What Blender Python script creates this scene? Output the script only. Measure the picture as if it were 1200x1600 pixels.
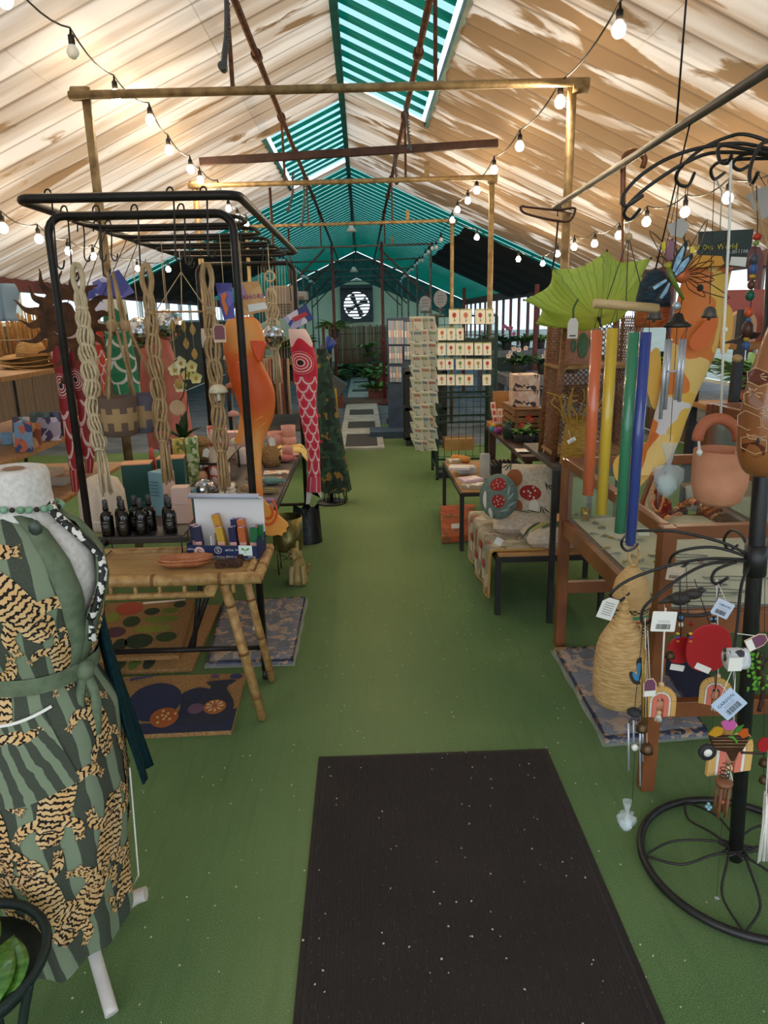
import bpy, bmesh, math, random
from mathutils import Vector, Matrix
random.seed(11)
for o in list(bpy.data.objects): bpy.data.objects.remove(o)
SC = bpy.context.scene
COL = SC.collection
V = Vector
PI = math.pi
# ------------------------------------------------------------------ camera
F = 1110.0                      # focal length in pixels of the 1200 x 1600 frame
CAMLOC = V((0, 0, 1.7))
ROT = (Matrix.Rotation(math.radians(-1.41), 3, 'Z') @ Matrix.Rotation(math.radians(90-15.3), 3, 'X')
       @ Matrix.Rotation(-.022, 3, 'Z'))
cam = bpy.data.cameras.new('camera'); camo = bpy.data.objects.new('camera', cam); COL.objects.link(camo)
camo.location = CAMLOC; camo.rotation_euler = ROT.to_euler()
cam.sensor_fit = 'VERTICAL'; cam.sensor_height = 36; cam.lens = F/1600*36
cam.clip_start = .05; cam.clip_end = 300
SC.camera = camo
# ------------------------------------------------------------------ world, exposure
W = bpy.data.worlds.new('overcast_sky'); SC.world = W; W.use_nodes = True
bg = W.node_tree.nodes['Background']
bg.inputs[0].default_value = (.84, .92, 1, 1); bg.inputs[1].default_value = 1.0
SC.view_settings.view_transform = 'Standard'; SC.view_settings.look = 'None'
SC.view_settings.gamma = 1; SC.view_settings.use_curve_mapping = False
SC.view_settings.exposure = 1.45
BULB = 92.0                     # radiance of a lit string-light bulb

# ------------------------------------------------------------------ pixel -> place
def ray(x, y): return ROT @ V(((x-600)/F, (800-y)/F, -1))
def gz(x, y, z=0):
    d = ray(x, y); return CAMLOC + d*((z-CAMLOC.z)/d.z)
def gy(x, y, Y):
    d = ray(x, y); return CAMLOC + d*(Y/d.y)
def gx(x, y, X):
    d = ray(x, y); return CAMLOC + d*(X/d.x)
def mpp(p):                     # metres per pixel at a point
    q = ROT.transposed() @ (V(p)-CAMLOC); return -q.z/F

# ------------------------------------------------------------------ mesh builder
class MB:
    def __init__(s): s.v = []; s.f = []; s.uv = []; s.sm = []
    def add(s, vs, fs, uvs=None, smooth=False):
        b = len(s.v); s.v += [V(p) for p in vs]
        for i, f in enumerate(fs):
            s.f.append([b+k for k in f]); s.uv.append(uvs[i] if uvs else None); s.sm.append(smooth)
        return s
    def box(s, c, d, m=None):
        c = V(c); hx, hy, hz = d[0]/2, d[1]/2, d[2]/2
        vs = [V((x, y, z)) for z in (-hz, hz) for y in (-hy, hy) for x in (-hx, hx)]
        if m is not None:
            if not isinstance(m, Matrix): m = Matrix.Rotation(m, 3, 'Z')
            vs = [m @ p for p in vs]
        return s.add([c+p for p in vs], [(0,2,3,1),(4,5,7,6),(0,1,5,4),(2,6,7,3),(0,4,6,2),(1,3,7,5)])
    def bar(s, a, b, w, t=None, up=(0,0,1)):   # rectangular bar between two points
        a = V(a); b = V(b); d = b-a; L = d.length; d.normalize(); u = V(up)
        if abs(d.dot(u)) > .99: u = V((0,1,0))
        x = d.cross(u).normalized(); y = x.cross(d).normalized()
        m = Matrix((x, d, y)).transposed()
        return s.box((a+b)/2, (w, L, t or w), m)
    def tube(s, pts, r, n=8, closed=False, flat=None):
        pts = [V(p) for p in pts]; k = len(pts)
        rs = r if isinstance(r, (list, tuple)) else [r]*k
        vs = []; fs = []; prev = None
        for i in range(k):
            if closed: d = pts[(i+1) % k]-pts[i-1]
            else: d = pts[min(i+1, k-1)]-pts[max(i-1, 0)]
            if d.length < 1e-9: d = V((0,0,1))
            d.normalize()
            if prev is None:
                u = V((0,0,1)) if abs(d.z) < .9 else V((0,1,0))
                x = d.cross(u).normalized()
            else:
                x = prev-d*prev.dot(d)
                if x.length < 1e-6: x = d.orthogonal()
                x.normalize()
            prev = x; y = d.cross(x)
            for j in range(n):
                a = 2*PI*j/n
                vs.append(pts[i]+x*math.cos(a)*rs[i]+y*math.sin(a)*rs[i]*(flat or 1))
        for i in range(k if closed else k-1):
            for j in range(n):
                a = i*n+j; b = i*n+(j+1) % n; c = ((i+1) % k)*n+(j+1) % n; d_ = ((i+1) % k)*n+j
                fs.append((a, b, c, d_))
        s.add(vs, fs, None, True)
        if not closed:
            b0 = len(s.v)-len(vs)
            for base in (0, (k-1)*n):
                ring = [b0+base+j for j in range(n)]
                if base == 0: ring.reverse()
                s.f.append(ring); s.uv.append(None); s.sm.append(False)
        return s
    def lathe(s, prof, c=(0,0,0), n=20, m=None, sx=1, sy=1, cap=True):
        c = V(c); vs = []; fs = []
        for (r, z) in prof:
            for j in range(n):
                a = 2*PI*j/n; p = V((r*math.cos(a)*sx, r*math.sin(a)*sy, z))
                if m is not None: p = m @ p
                vs.append(c+p)
        uv = []
        for i in range(len(prof)-1):
            for j in range(n):
                fs.append((i*n+j, i*n+(j+1) % n, (i+1)*n+(j+1) % n, (i+1)*n+j))
                uv.append(((j/n, i), ((j+1)/n, i), ((j+1)/n, i+1), (j/n, i+1)))
        b0 = len(s.v); s.add(vs, fs, uv, True)
        if cap:
            for i, rev in ((0, True), (len(prof)-1, False)):
                if prof[i][0] > 1e-5:
                    ring = [b0+i*n+j for j in range(n)]
                    if rev: ring.reverse()
                    s.f.append(ring); s.uv.append(None); s.sm.append(False)
        return s
    def ball(s, c, r, n=14, k=8, sc=(1,1,1), m=None):
        c = V(c); vs = []; fs = []
        for i in range(k+1):
            t = PI*i/k
            for j in range(n):
                a = 2*PI*j/n
                p = V((r*sc[0]*math.sin(t)*math.cos(a), r*sc[1]*math.sin(t)*math.sin(a), -r*sc[2]*math.cos(t)))
                if m is not None: p = m @ p
                vs.append(c+p)
        for i in range(k):
            for j in range(n): fs.append((i*n+j, i*n+(j+1) % n, (i+1)*n+(j+1) % n, (i+1)*n+j))
        return s.add(vs, fs, None, True)
    def prism(s, poly, t, m=None, z0=0.0):      # polygon in local xy, extruded along local z from z0 to z0+t
        n = len(poly); vs = [V((p[0], p[1], z0)) for p in poly]+[V((p[0], p[1], z0+t)) for p in poly]
        if m is not None: vs = [m @ p for p in vs]
        fs = [list(range(n-1, -1, -1)), list(range(n, 2*n))]+[(i, (i+1) % n, n+(i+1) % n, n+i) for i in range(n)]
        uv = [[(poly[i][0], poly[i][1]) for i in range(n-1, -1, -1)], [(p[0], p[1]) for p in poly]]+[[(poly[i][0], poly[i][1])]*4 for i in range(n)]
        return s.add(vs, fs, uv)
    def grid(s, fn, nu, nv, cu=False, cv=False, uvs=(1, 1), smooth=True):
        vs = []; fs = []; uv = []
        mu = nu if cu else nu+1; mv = nv if cv else nv+1
        for j in range(mv):
            for i in range(mu): vs.append(V(fn(i/nu, j/nv)))
        for j in range(nv):
            for i in range(nu):
                i2 = (i+1) % mu; j2 = (j+1) % mv
                fs.append((j*mu+i, j*mu+i2, j2*mu+i2, j2*mu+i))
                uv.append(tuple((a/nu*uvs[0], b/nv*uvs[1]) for a, b in ((i, j), (i+1, j), (i+1, j+1), (i, j+1))))
        return s.add(vs, fs, uv, smooth)
    def mesh(s, name, off=V((0,0,0))):
        me = bpy.data.meshes.new(name)
        me.from_pydata([p-off for p in s.v], [], s.f)
        if any(u is not None for u in s.uv):
            lay = me.uv_layers.new(name='UVMap'); k = 0
            for i, f in enumerate(s.f):
                for j in range(len(f)):
                    if s.uv[i] is not None: lay.data[k].uv = s.uv[i][j]
                    k += 1
        me.polygons.foreach_set('use_smooth', s.sm)
        me.update(); return me
    def base(s):
        xs = [p.x for p in s.v]; ys = [p.y for p in s.v]; zs = [p.z for p in s.v]
        return V(((min(xs)+max(xs))/2, (min(ys)+max(ys))/2, min(zs)))

def fr(o, rz=0, tilt=0, roll=0, s=1):
    """local x -> right, y -> up, z -> towards the aisle entrance (-Y)"""
    return (Matrix.Translation(V(o)) @ Matrix.Rotation(rz, 4, 'Z') @ Matrix.Rotation(PI/2+tilt, 4, 'X')
            @ Matrix.Rotation(roll, 4, 'Z') @ Matrix.Scale(s, 4))
def tr(o, rz=0, rx=0, ry=0, s=1):
    return (Matrix.Translation(V(o)) @ Matrix.Rotation(rz, 4, 'Z') @ Matrix.Rotation(ry, 4, 'Y') @ Matrix.Rotation(rx, 4, 'X')
            @ Matrix.Scale(s, 4))
def tf(mb, m):
    mb.v = [m @ p for p in mb.v]; return mb

def tag(o, label=None, cat=None, group=None, kind=None):
    if label: o['label'] = label
    if cat: o['category'] = cat
    if group: o['group'] = group
    if kind: o['kind'] = kind
    return o
def thing(name, loc, label, cat, group=None):
    o = bpy.data.objects.new(name, None); COL.objects.link(o); o.location = loc; o.empty_display_size = .05
    return tag(o, label, cat, group)
def root_loc(o):
    p = V(o.location)
    while o.parent: o = o.parent; p = p+V(o.location)
    return p
def part(par, name, mb, mat, label=None, bev=0, kind=None, solid=0, sub=0):
    off = root_loc(par)
    o = bpy.data.objects.new(name, mb.mesh(name, off)); COL.objects.link(o); o.parent = par
    fin(o, mat, bev, solid, sub); tag(o, label, None, None, kind); return o
def fin(o, mat, bev=0, solid=0, sub=0):
    if mat is not None: o.data.materials.append(mat)
    if solid:
        m = o.modifiers.new('solid', 'SOLIDIFY'); m.thickness = solid; m.offset = 0
    if bev:
        m = o.modifiers.new('bevel', 'BEVEL'); m.width = bev; m.segments = 2; m.limit_method = 'ANGLE'
    if sub:
        m = o.modifiers.new('sub', 'SUBSURF'); m.levels = sub; m.render_levels = sub
def solo(name, mb, mat, label, cat, group=None, bev=0, kind=None, solid=0, sub=0):
    b = mb.base(); o = bpy.data.objects.new(name, mb.mesh(name, b)); COL.objects.link(o); o.location = b
    fin(o, mat, bev, solid, sub); return tag(o, label, cat, group, kind)
def struct(name, mb, mat, label=None, bev=0, kind='structure'):
    b = mb.base(); o = bpy.data.objects.new(name, mb.mesh(name, b)); COL.objects.link(o); o.location = b
    fin(o, mat, bev); return tag(o, label, None, None, kind)
def piece(par, name, me, loc, rot=None, sc=None):   # shared-mesh piece under a setting object
    o = bpy.data.objects.new(name, me); COL.objects.link(o); o.parent = par
    o.location = V(loc)-root_loc(par)
    if rot: o.rotation_euler = rot
    if sc: o.scale = sc
    return o
def kids(o): return [c for c in bpy.data.objects if c.parent == o]
def dup(o, loc, rz=None, label=None, sc=None):
    r = o.copy(); COL.objects.link(r); r.location = loc
    if rz is not None: r.rotation_euler = (0, 0, rz)
    if sc: r.scale = (sc,)*3
    if label: r['label'] = label
    for c in kids(o):
        d = c.copy(); COL.objects.link(d); d.parent = r
        for g in kids(c):
            e = g.copy(); COL.objects.link(e); e.parent = d
    return r

# ------------------------------------------------------------------ materials
def lin(h):
    h = h.lstrip('#'); c = [int(h[i:i+2], 16)/255 for i in (0, 2, 4)]
    return tuple((x/12.92 if x <= .04045 else ((x+.055)/1.055)**2.4) for x in c)+(1,)
def nd(nt, typ, **k):
    n = nt.nodes.new('ShaderNode'+typ)
    for a, v in k.items():
        if a.startswith('_'): setattr(n, a[1:], v); continue
        s = n.inputs[int(a[1:])] if a[0] == 'i' and a[1:].isdigit() else n.inputs[a.replace('__', ' ')]
        if hasattr(v, 'is_output') or isinstance(v, bpy.types.NodeSocket): nt.links.new(v, s)
        else: s.default_value = v
    return n
def ramp(nt, fac, stops, interp='LINEAR'):
    n = nt.nodes.new('ShaderNodeValToRGB'); nt.links.new(fac, n.inputs[0]); e = n.color_ramp.elements
    n.color_ramp.interpolation = interp
    while len(e) < len(stops): e.new(.5)
    for i, (p, c) in enumerate(stops): e[i].position = p; e[i].color = lin(c) if isinstance(c, str) else (c, c, c, 1)
    return n.outputs[0]
def mixc(nt, f, a, b):
    n = nt.nodes.new('ShaderNodeMix'); n.data_type = 'RGBA'
    for s, v in ((0, f), (6, a), (7, b)):
        if isinstance(v, bpy.types.NodeSocket): nt.links.new(v, n.inputs[s])
        else: n.inputs[s].default_value = lin(v) if isinstance(v, str) else v
    return n.outputs[2]
def math_(nt, op, a, b=0.0, c=None):
    n = nt.nodes.new('ShaderNodeMath'); n.operation = op
    for i, v in enumerate((a, b, c)):
        if v is None: continue
        if isinstance(v, bpy.types.NodeSocket): nt.links.new(v, n.inputs[i])
        else: n.inputs[i].default_value = v
    return n.outputs[0]
def coord(nt, kind='Object', sc=(1,1,1), rot=(0,0,0)):
    if kind == 'Position': o = nd(nt, 'NewGeometry').outputs['Position']
    else: o = nd(nt, 'TexCoord').outputs[kind]
    m = nd(nt, 'Mapping'); nt.links.new(o, m.inputs[0]); m.inputs['Scale'].default_value = sc; m.inputs['Rotation'].default_value = rot
    return m.outputs[0]
MATS = {}
def new(name):
    m = bpy.data.materials.new(name); m.use_nodes = True
    nt = m.node_tree; b = nt.nodes['Principled BSDF']; return m, nt, b
def PM(name, c1, c2=None, rough=.6, metal=0, scale=8, stretch=(1,1,1), bump=0, bscale=None, pos=False, lo=.35, hi=.65,
       trans=0, spec=.4, coat=0, emit=0, sheen=0):
    """plain procedural material: two colours mixed by noise, optional relief"""
    if name in MATS: return MATS[name]
    m, nt, b = new(name); b.inputs['Roughness'].default_value = rough; b.inputs['Metallic'].default_value = metal
    b.inputs['Specular IOR Level'].default_value = spec
    if coat: b.inputs['Coat Weight'].default_value = coat
    if sheen: b.inputs['Sheen Weight'].default_value = sheen
    b.inputs['Base Color'].default_value = lin(c1)
    if c2 or bump:
        vec = coord(nt, 'Position' if pos else 'Object', stretch)
        nz = nd(nt, 'TexNoise', Vector=vec, Scale=float(scale), Detail=4.0)
        if c2:
            f = ramp(nt, nz.outputs[0], [(lo, 0.0), (hi, 1.0)])
            nt.links.new(mixc(nt, f, c1, c2), b.inputs['Base Color'])
        if bump:
            n2 = nd(nt, 'TexNoise', Vector=vec, Scale=float(bscale or scale), Detail=5.0) if bscale else nz
            bp = nd(nt, 'Bump', Strength=bump, Distance=.01, Height=n2.outputs[0]); nt.links.new(bp.outputs[0], b.inputs['Normal'])
    if trans:      # thin translucent sheet
        t = nd(nt, 'BsdfTranslucent'); src = b.inputs['Base Color']
        if src.is_linked: nt.links.new(src.links[0].from_socket, t.inputs[0])
        else: t.inputs[0].default_value = src.default_value
        mx = nd(nt, 'MixShader', Fac=trans); nt.links.new(b.outputs[0], mx.inputs[1]); nt.links.new(t.outputs[0], mx.inputs[2])
        nt.links.new(mx.outputs[0], nt.nodes['Material Output'].inputs[0])
    if emit:
        b.inputs['Emission Color'].default_value = lin(c1); b.inputs['Emission Strength'].default_value = emit
    MATS[name] = m; return m
def glassy(name, tint='#ffffff', clear=.85, rough=.05):
    if name in MATS: return MATS[name]
    m, nt, b = new(name); b.inputs['Base Color'].default_value = lin(tint); b.inputs['Roughness'].default_value = rough
    t = nd(nt, 'BsdfTransparent', Color=lin(tint)); mx = nd(nt, 'MixShader', Fac=clear)
    nt.links.new(b.outputs[0], mx.inputs[1]); nt.links.new(t.outputs[0], mx.inputs[2])
    nt.links.new(mx.outputs[0], nt.nodes['Material Output'].inputs[0]); MATS[name] = m; return m
def P(c, rough=.6, metal=0, **k):      # quick plain colour
    return PM('paint_%s_%d_%d' % (c.strip('#'), rough*100, metal*100), c, None, rough, metal, **k)
def text_mb(txt, size, m, depth=.0008, align='CENTER'):
    cu = bpy.data.curves.new('lettering', 'FONT'); cu.body = txt; cu.size = size; cu.align_x = align; cu.align_y = 'CENTER'
    cu.extrude = depth/2; cu.resolution_u = 1
    ob = bpy.data.objects.new('lettering', cu); COL.objects.link(ob)
    me = bpy.data.meshes.new_from_object(ob.evaluated_get(bpy.context.evaluated_depsgraph_get()))
    mb = MB(); mb.add([m @ v.co for v in me.vertices], [list(p.vertices) for p in me.polygons])
    bpy.data.objects.remove(ob); bpy.data.curves.remove(cu); bpy.data.meshes.remove(me); return mb
def smoothpts(pts, k=6, closed=False):   # Catmull-Rom
    pts = [V(p) for p in pts]; n = len(pts); out = []
    for i in range(n if closed else n-1):
        p0 = pts[i-1] if closed or i > 0 else pts[0]; p1 = pts[i]; p2 = pts[(i+1) % n]
        p3 = pts[(i+2) % n] if closed or i+2 < n else pts[-1]
        for j in range(k):
            t = j/k
            out.append(.5*((2*p1)+(p2-p0)*t+(2*p0-5*p1+4*p2-p3)*t*t+(3*p1-p0-3*p2+p3)*t*t*t))
    if not closed: out.append(pts[-1])
    return out
def sm2(pts, k=5): return [(p.x, p.y) for p in smoothpts([(a, b, 0) for a, b in pts], k, True)]
def rrect(w, h, r, n=4, cx=0, cy=0):
    out = []
    for sx, sy, a0 in ((1, 1, 0), (-1, 1, PI/2), (-1, -1, PI), (1, -1, 1.5*PI)):
        for i in range(n+1):
            a = a0+PI/2*i/n; out.append((cx+sx*(w/2-r)+r*math.cos(a), cy+sy*(h/2-r)+r*math.sin(a)))
    return out
def ell(rx, ry, n=20, cx=0, cy=0): return [(cx+rx*math.cos(2*PI*i/n), cy+ry*math.sin(2*PI*i/n)) for i in range(n)]
# ================================================================== the greenhouse
X0 = -.16; RZ = 4.26; SL = .45; EAVE = 4.39      # ridge line, ridge height, roof slope, half width
YF, YB, YL = -2.0, 30.0, 13.5                    # front, back wall, end of the fabric lining
def zr(x): return RZ-SL*abs(x-X0)
# ---- materials of the setting
def turf_mat():
    m, nt, b = new('green_turf_carpet'); p = coord(nt, 'Position')
    n1 = nd(nt, 'TexNoise', Vector=p, Scale=260.0, Detail=3.0); n2 = nd(nt, 'TexNoise', Vector=p, Scale=1.3, Detail=4.0)
    pw = coord(nt, 'Position', (30, 3, 1)); n3 = nd(nt, 'TexNoise', Vector=pw, Scale=1.0, Detail=3.0)
    n4 = nd(nt, 'TexVoronoi', Vector=p, Scale=34.0, Randomness=1.0)
    c = mixc(nt, ramp(nt, n1.outputs[0], [(.3, 0.), (.7, 1.)]), '#435e3a', '#6f8b59')
    c = mixc(nt, ramp(nt, n2.outputs[0], [(.42, 0.), (.75, .5)]), c, '#7d9262')
    c = mixc(nt, ramp(nt, n3.outputs[0], [(.5, 0.), (.8, .35)]), c, '#41603d')
    c = mixc(nt, ramp(nt, n4.outputs['Distance'], [(.035, .8), (.06, 0.)]), c, '#b9b79a')
    sxy = nd(nt, 'SeparateXYZ', Vector=p)      # trodden track down the aisle
    ax = math_(nt, 'ADD', math_(nt, 'ABSOLUTE', math_(nt, 'SUBTRACT', sxy.outputs[0], .05)), math_(nt, 'MULTIPLY', n2.outputs[0], .5))
    c = mixc(nt, ramp(nt, ax, [(.3, .5), (.85, 0.)]), c, '#8a9768')
    nt.links.new(c, b.inputs['Base Color']); b.inputs['Roughness'].default_value = .95; b.inputs['Specular IOR Level'].default_value = .15
    bp = nd(nt, 'Bump', Strength=.5, Distance=.006, Height=n1.outputs[0]); nt.links.new(bp.outputs[0], b.inputs['Normal']); return m
def liner_mat():
    m, nt, b = new('stained_shadowed_lining'); g = nd(nt, 'NewGeometry').outputs['Position']
    sx = nd(nt, 'SeparateXYZ', Vector=g)
    v = nd(nt, 'Mapping', Vector=g); v.inputs['Scale'].default_value = (.55, 1.5, .8)
    n1 = nd(nt, 'TexNoise', Vector=v.outputs[0], Scale=1.5, Detail=6.0, Roughness=.55, Distortion=.6)
    v2 = nd(nt, 'Mapping', Vector=g); v2.inputs['Scale'].default_value = (.35, 2.6, .5)
    n2 = nd(nt, 'TexNoise', Vector=v2.outputs[0], Scale=1.1, Detail=3.0)
    # the right slope is stained far more than the left
    side = nd(nt, 'MapRange', Value=sx.outputs[0]); side.inputs[1].default_value = -.6; side.inputs[2].default_value = 1.2
    side.inputs[3].default_value = -.11; side.inputs[4].default_value = .045
    s = math_(nt, 'ADD', n1.outputs[0], side.outputs[0])
    st = ramp(nt, s, [(.49, 0.), (.535, 1.)])
    soft = ramp(nt, n2.outputs[0], [(.42, 0.), (.62, .8)])  # irregular brown bands: rafter shadows painted in along with soft stains
    # seam stain and sash-bar shadow painted as brown lines, 0.32 m apart
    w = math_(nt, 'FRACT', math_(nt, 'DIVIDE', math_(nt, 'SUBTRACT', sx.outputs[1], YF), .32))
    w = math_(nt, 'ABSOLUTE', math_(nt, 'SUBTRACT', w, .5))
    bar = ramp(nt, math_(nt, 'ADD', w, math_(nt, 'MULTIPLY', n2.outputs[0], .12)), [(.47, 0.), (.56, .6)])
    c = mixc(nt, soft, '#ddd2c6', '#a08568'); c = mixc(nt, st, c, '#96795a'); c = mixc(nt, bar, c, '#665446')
    nt.links.new(c, b.inputs['Base Color']); b.inputs['Roughness'].default_value = .85
    t = nd(nt, 'BsdfTranslucent', Color=c); f = ramp(nt, math_(nt, 'MAXIMUM', st, bar), [(0., .30), (1., .12)])
    mx = nd(nt, 'MixShader', Fac=f); nt.links.new(b.outputs[0], mx.inputs[1]); nt.links.new(t.outputs[0], mx.inputs[2])
    nt.links.new(mx.outputs[0], nt.nodes['Material Output'].inputs[0]); return m
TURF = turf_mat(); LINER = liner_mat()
CONC = PM('blue_grey_concrete', '#6d7680', '#4d565f', .8, scale=2.5, pos=True, bump=.2, bscale=40)
SLAB = PM('pale_path_concrete', '#c0bfb8', '#a3a39b', .85, scale=6, pos=True, bump=.2, bscale=60)
RUBBER = PM('grey_rubber_tread', '#4f4c4a', '#3a3836', .8, scale=30, bump=.3, bscale=150)
TEAL = PM('teal_painted_lath', '#16a394', '#128a80', .55, scale=3, stretch=(1, 6, 1), trans=.62)
TEALD = PM('teal_painted_steel', '#1f6a66', '#174f4e', .5, scale=5)
PANE = glassy('roof_glass', '#bad2d4', .95)
GALV = PM('ochre_stained_pipe', '#a08a64', '#786244', .55, metal=.3, scale=14, bump=.25, bscale=60)
RUST = PM('rusty_iron_pipe', '#6b4a38', '#4a3026', .7, metal=.4, scale=20, bump=.3, bscale=80)
IRON = PM('dark_brown_iron', '#4b3430', '#3a2825', .6, metal=.3, scale=10)
REDP = PM('oxide_red_paint', '#5e2a28', '#46201f', .55, scale=6)
BOARD = PM('grey_brown_board', '#6f5d4e', '#574739', .8, scale=3, stretch=(8, 8, .6), bump=.2)
CREAM = PM('cream_wall_panel', '#e4e3c8', '#d4d4b6', .7, scale=1.5)
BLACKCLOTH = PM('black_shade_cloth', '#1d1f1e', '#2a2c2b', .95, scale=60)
BLACK = PM('black_powder_coat', '#1b1a1a', '#242323', .45, scale=30, spec=.5)
WIREBLK = P('#161412', .5)

# ---- ground and floor
struct('floor', MB().box((X0, 3.8, -.03), (8.8, 11.6, .06)), TURF, 'worn green turf carpet covering the shop floor')
struct('floor', MB().box((X0, 19.9, -.036), (8.8, 20.6, .06)), CONC, 'blue grey concrete floor beyond the turf carpet')
struct('ground', MB().box((0, 12, -.16), (160, 160, .1)), PM('outdoor_ground', '#77786f', '#5d6156', .9, scale=.4, pos=True), 'ground outside the greenhouse')
turfp = MB().box((.55, 10.6, -.002), (.8, 2.2, .006)); struct('floor', turfp, TURF, 'strip of green turf beside the concrete path')
def c6(x, y): return (480+x/6, 540+y/6)
sl = [((300, 970), (722, 945), (650, 650), (330, 655)), ((330, 652), (650, 648), (605, 545), (332, 560)), ((340, 508), (592, 500), (555, 293), (390, 298))]
ins = [[(340, 945), (695, 935), (655, 825), (350, 832)], [(335, 775), (645, 765), (655, 710), (365, 715)], [(345, 650), (605, 640), (615, 597), (370, 602)],
       [(395, 430), (575, 428), (580, 408), (400, 412)], [(410, 345), (545, 343), (550, 335), (415, 337)]]
slabs = []
for q in sl:
    ps = [gz(*c6(*p), .02) for p in q]; y0 = min(p.y for p in ps); y1 = max(p.y for p in ps)
    slabs.append((y0, y1, struct('path_slab', MB().box((-.05, (y0+y1)/2, .012), (.62, y1-y0-.02, .03)), SLAB, 'pale concrete path slab with dark tread insets', bev=.004)))
for q in ins:
    ps = [gz(*c6(*p), .03) for p in q]; y0 = min(p.y for p in ps); y1 = max(p.y for p in ps); yc = (y0+y1)/2
    s_ = min(slabs, key=lambda t: abs((t[0]+t[1])/2-yc))[2]
    part(s_, 'inset', MB().box((-.05, yc, .0275), (.44, y1-y0, .008)), RUBBER)
ya = gz(*c6(300, 560)).y; yb = gz(*c6(300, 510)).y
struct('threshold_beam', MB().box((-.05, (ya+yb)/2, .02), (1.3, yb-ya, .06)), BOARD, 'weathered wooden sill crossing the concrete path', bev=.005)

# ---- roof: glazing laths, panes, lining panels
roof = struct('ceiling', MB().box((X0, (YF+YB)/2, RZ-.01), (.07, YB-YF, .09)), TEALD, 'dark teal ridge beam along the greenhouse roof')
for s in (-1, 1):      # sheathing rims at the eaves
    xe = X0+s*EAVE
    nm = 'wall_left' if s < 0 else 'wall_right'
    struct('trim_%d' % (1 if s < 0 else 2), MB().box((xe, (YF+YB)/2, zr(xe)-.05), (.14, YB-YF, .2)), REDP, 'dark red eave beam along the %s side of the greenhouse' % ('boarded' if s < 0 else 'glazed'))
LEN = math.hypot(EAVE, EAVE*SL); ANG = math.atan(SL)
lath = MB().box((0, 0, 0), (LEN, .27, .012)).mesh('roof_lath'); lath.materials.append(TEAL)
pane = MB().box((0, 0, 0), (LEN, .132, .004)).mesh('roof_pane'); pane.materials.append(PANE)
shortl = MB().box((0, 0, 0), (1.0, .16, .008)).mesh('skylight_lath'); shortl.materials.append(TEAL)
shortp = MB().box((0, 0, 0), (1.0, .15, .006)).mesh('skylight_pane'); shortp.materials.append(PANE)
def slope_pt(s, d, y, dz=0): return V((X0+s*d, y, RZ-SL*d+dz))
y = YL+.05
while y < YB:
    for s in (-1, 1):
        piece(roof, 'roof_lath', lath, slope_pt(s, EAVE/2, y, .04), (0, s*ANG, 0))
        piece(roof, 'roof_pane', pane, slope_pt(s, EAVE/2, y+.2, .04), (0, s*ANG, 0))
    y += .40
SKY = {1: (3.2, 9.0), -1: (9.5, 13.0)}
for s in (-1, 1):
    y = SKY[s][0]+.16
    while y < SKY[s][1]:
        piece(roof, 'skylight_lath', shortl, slope_pt(s, .46, y, .05), (0, s*ANG, 0))
        piece(roof, 'skylight_pane', shortp, slope_pt(s, .46, y+.16, .05), (0, s*ANG, 0)); y += .32
def panel(L, w=.323, sag=.016):
    mb = MB(); n = 6
    def fn(u, v):
        return ((u-.5)*L, (v-.5)*w, -sag*(1-(2*v-1)**2)*(.75+.25*math.sin(u*9)))
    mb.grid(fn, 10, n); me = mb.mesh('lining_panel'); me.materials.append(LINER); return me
ROWS = [(0.03, .95), (.95, 1.99), (1.99, EAVE)]
meshes = [panel(math.hypot(b-a, (b-a)*SL)+.004) for a, b in ROWS]
i = 0
while YF+.32*(i+.5) < YL:
    yc = YF+.32*(i+.5); i += 1
    for s in (-1, 1):
        for k, (a, b) in enumerate(ROWS):
            if k == 0 and SKY[s][0] < yc < SKY[s][1]: continue
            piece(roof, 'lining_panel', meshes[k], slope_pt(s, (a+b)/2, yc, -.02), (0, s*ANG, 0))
for s in (-1, 1):      # rim boards of the skylight openings
    y0, y1 = SKY[s]
    part(roof, 'skylight_rim', MB().bar(slope_pt(s, .97, y0), slope_pt(s, .97, y1), .05, .07), TEALD)
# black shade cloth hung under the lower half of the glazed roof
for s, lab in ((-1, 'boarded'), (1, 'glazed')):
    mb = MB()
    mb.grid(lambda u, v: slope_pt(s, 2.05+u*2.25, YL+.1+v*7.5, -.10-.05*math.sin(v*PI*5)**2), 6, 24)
    struct('shade_cloth', mb, BLACKCLOTH, 'black shade cloth hung below the teal roof above the %s wall' % lab)
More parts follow.
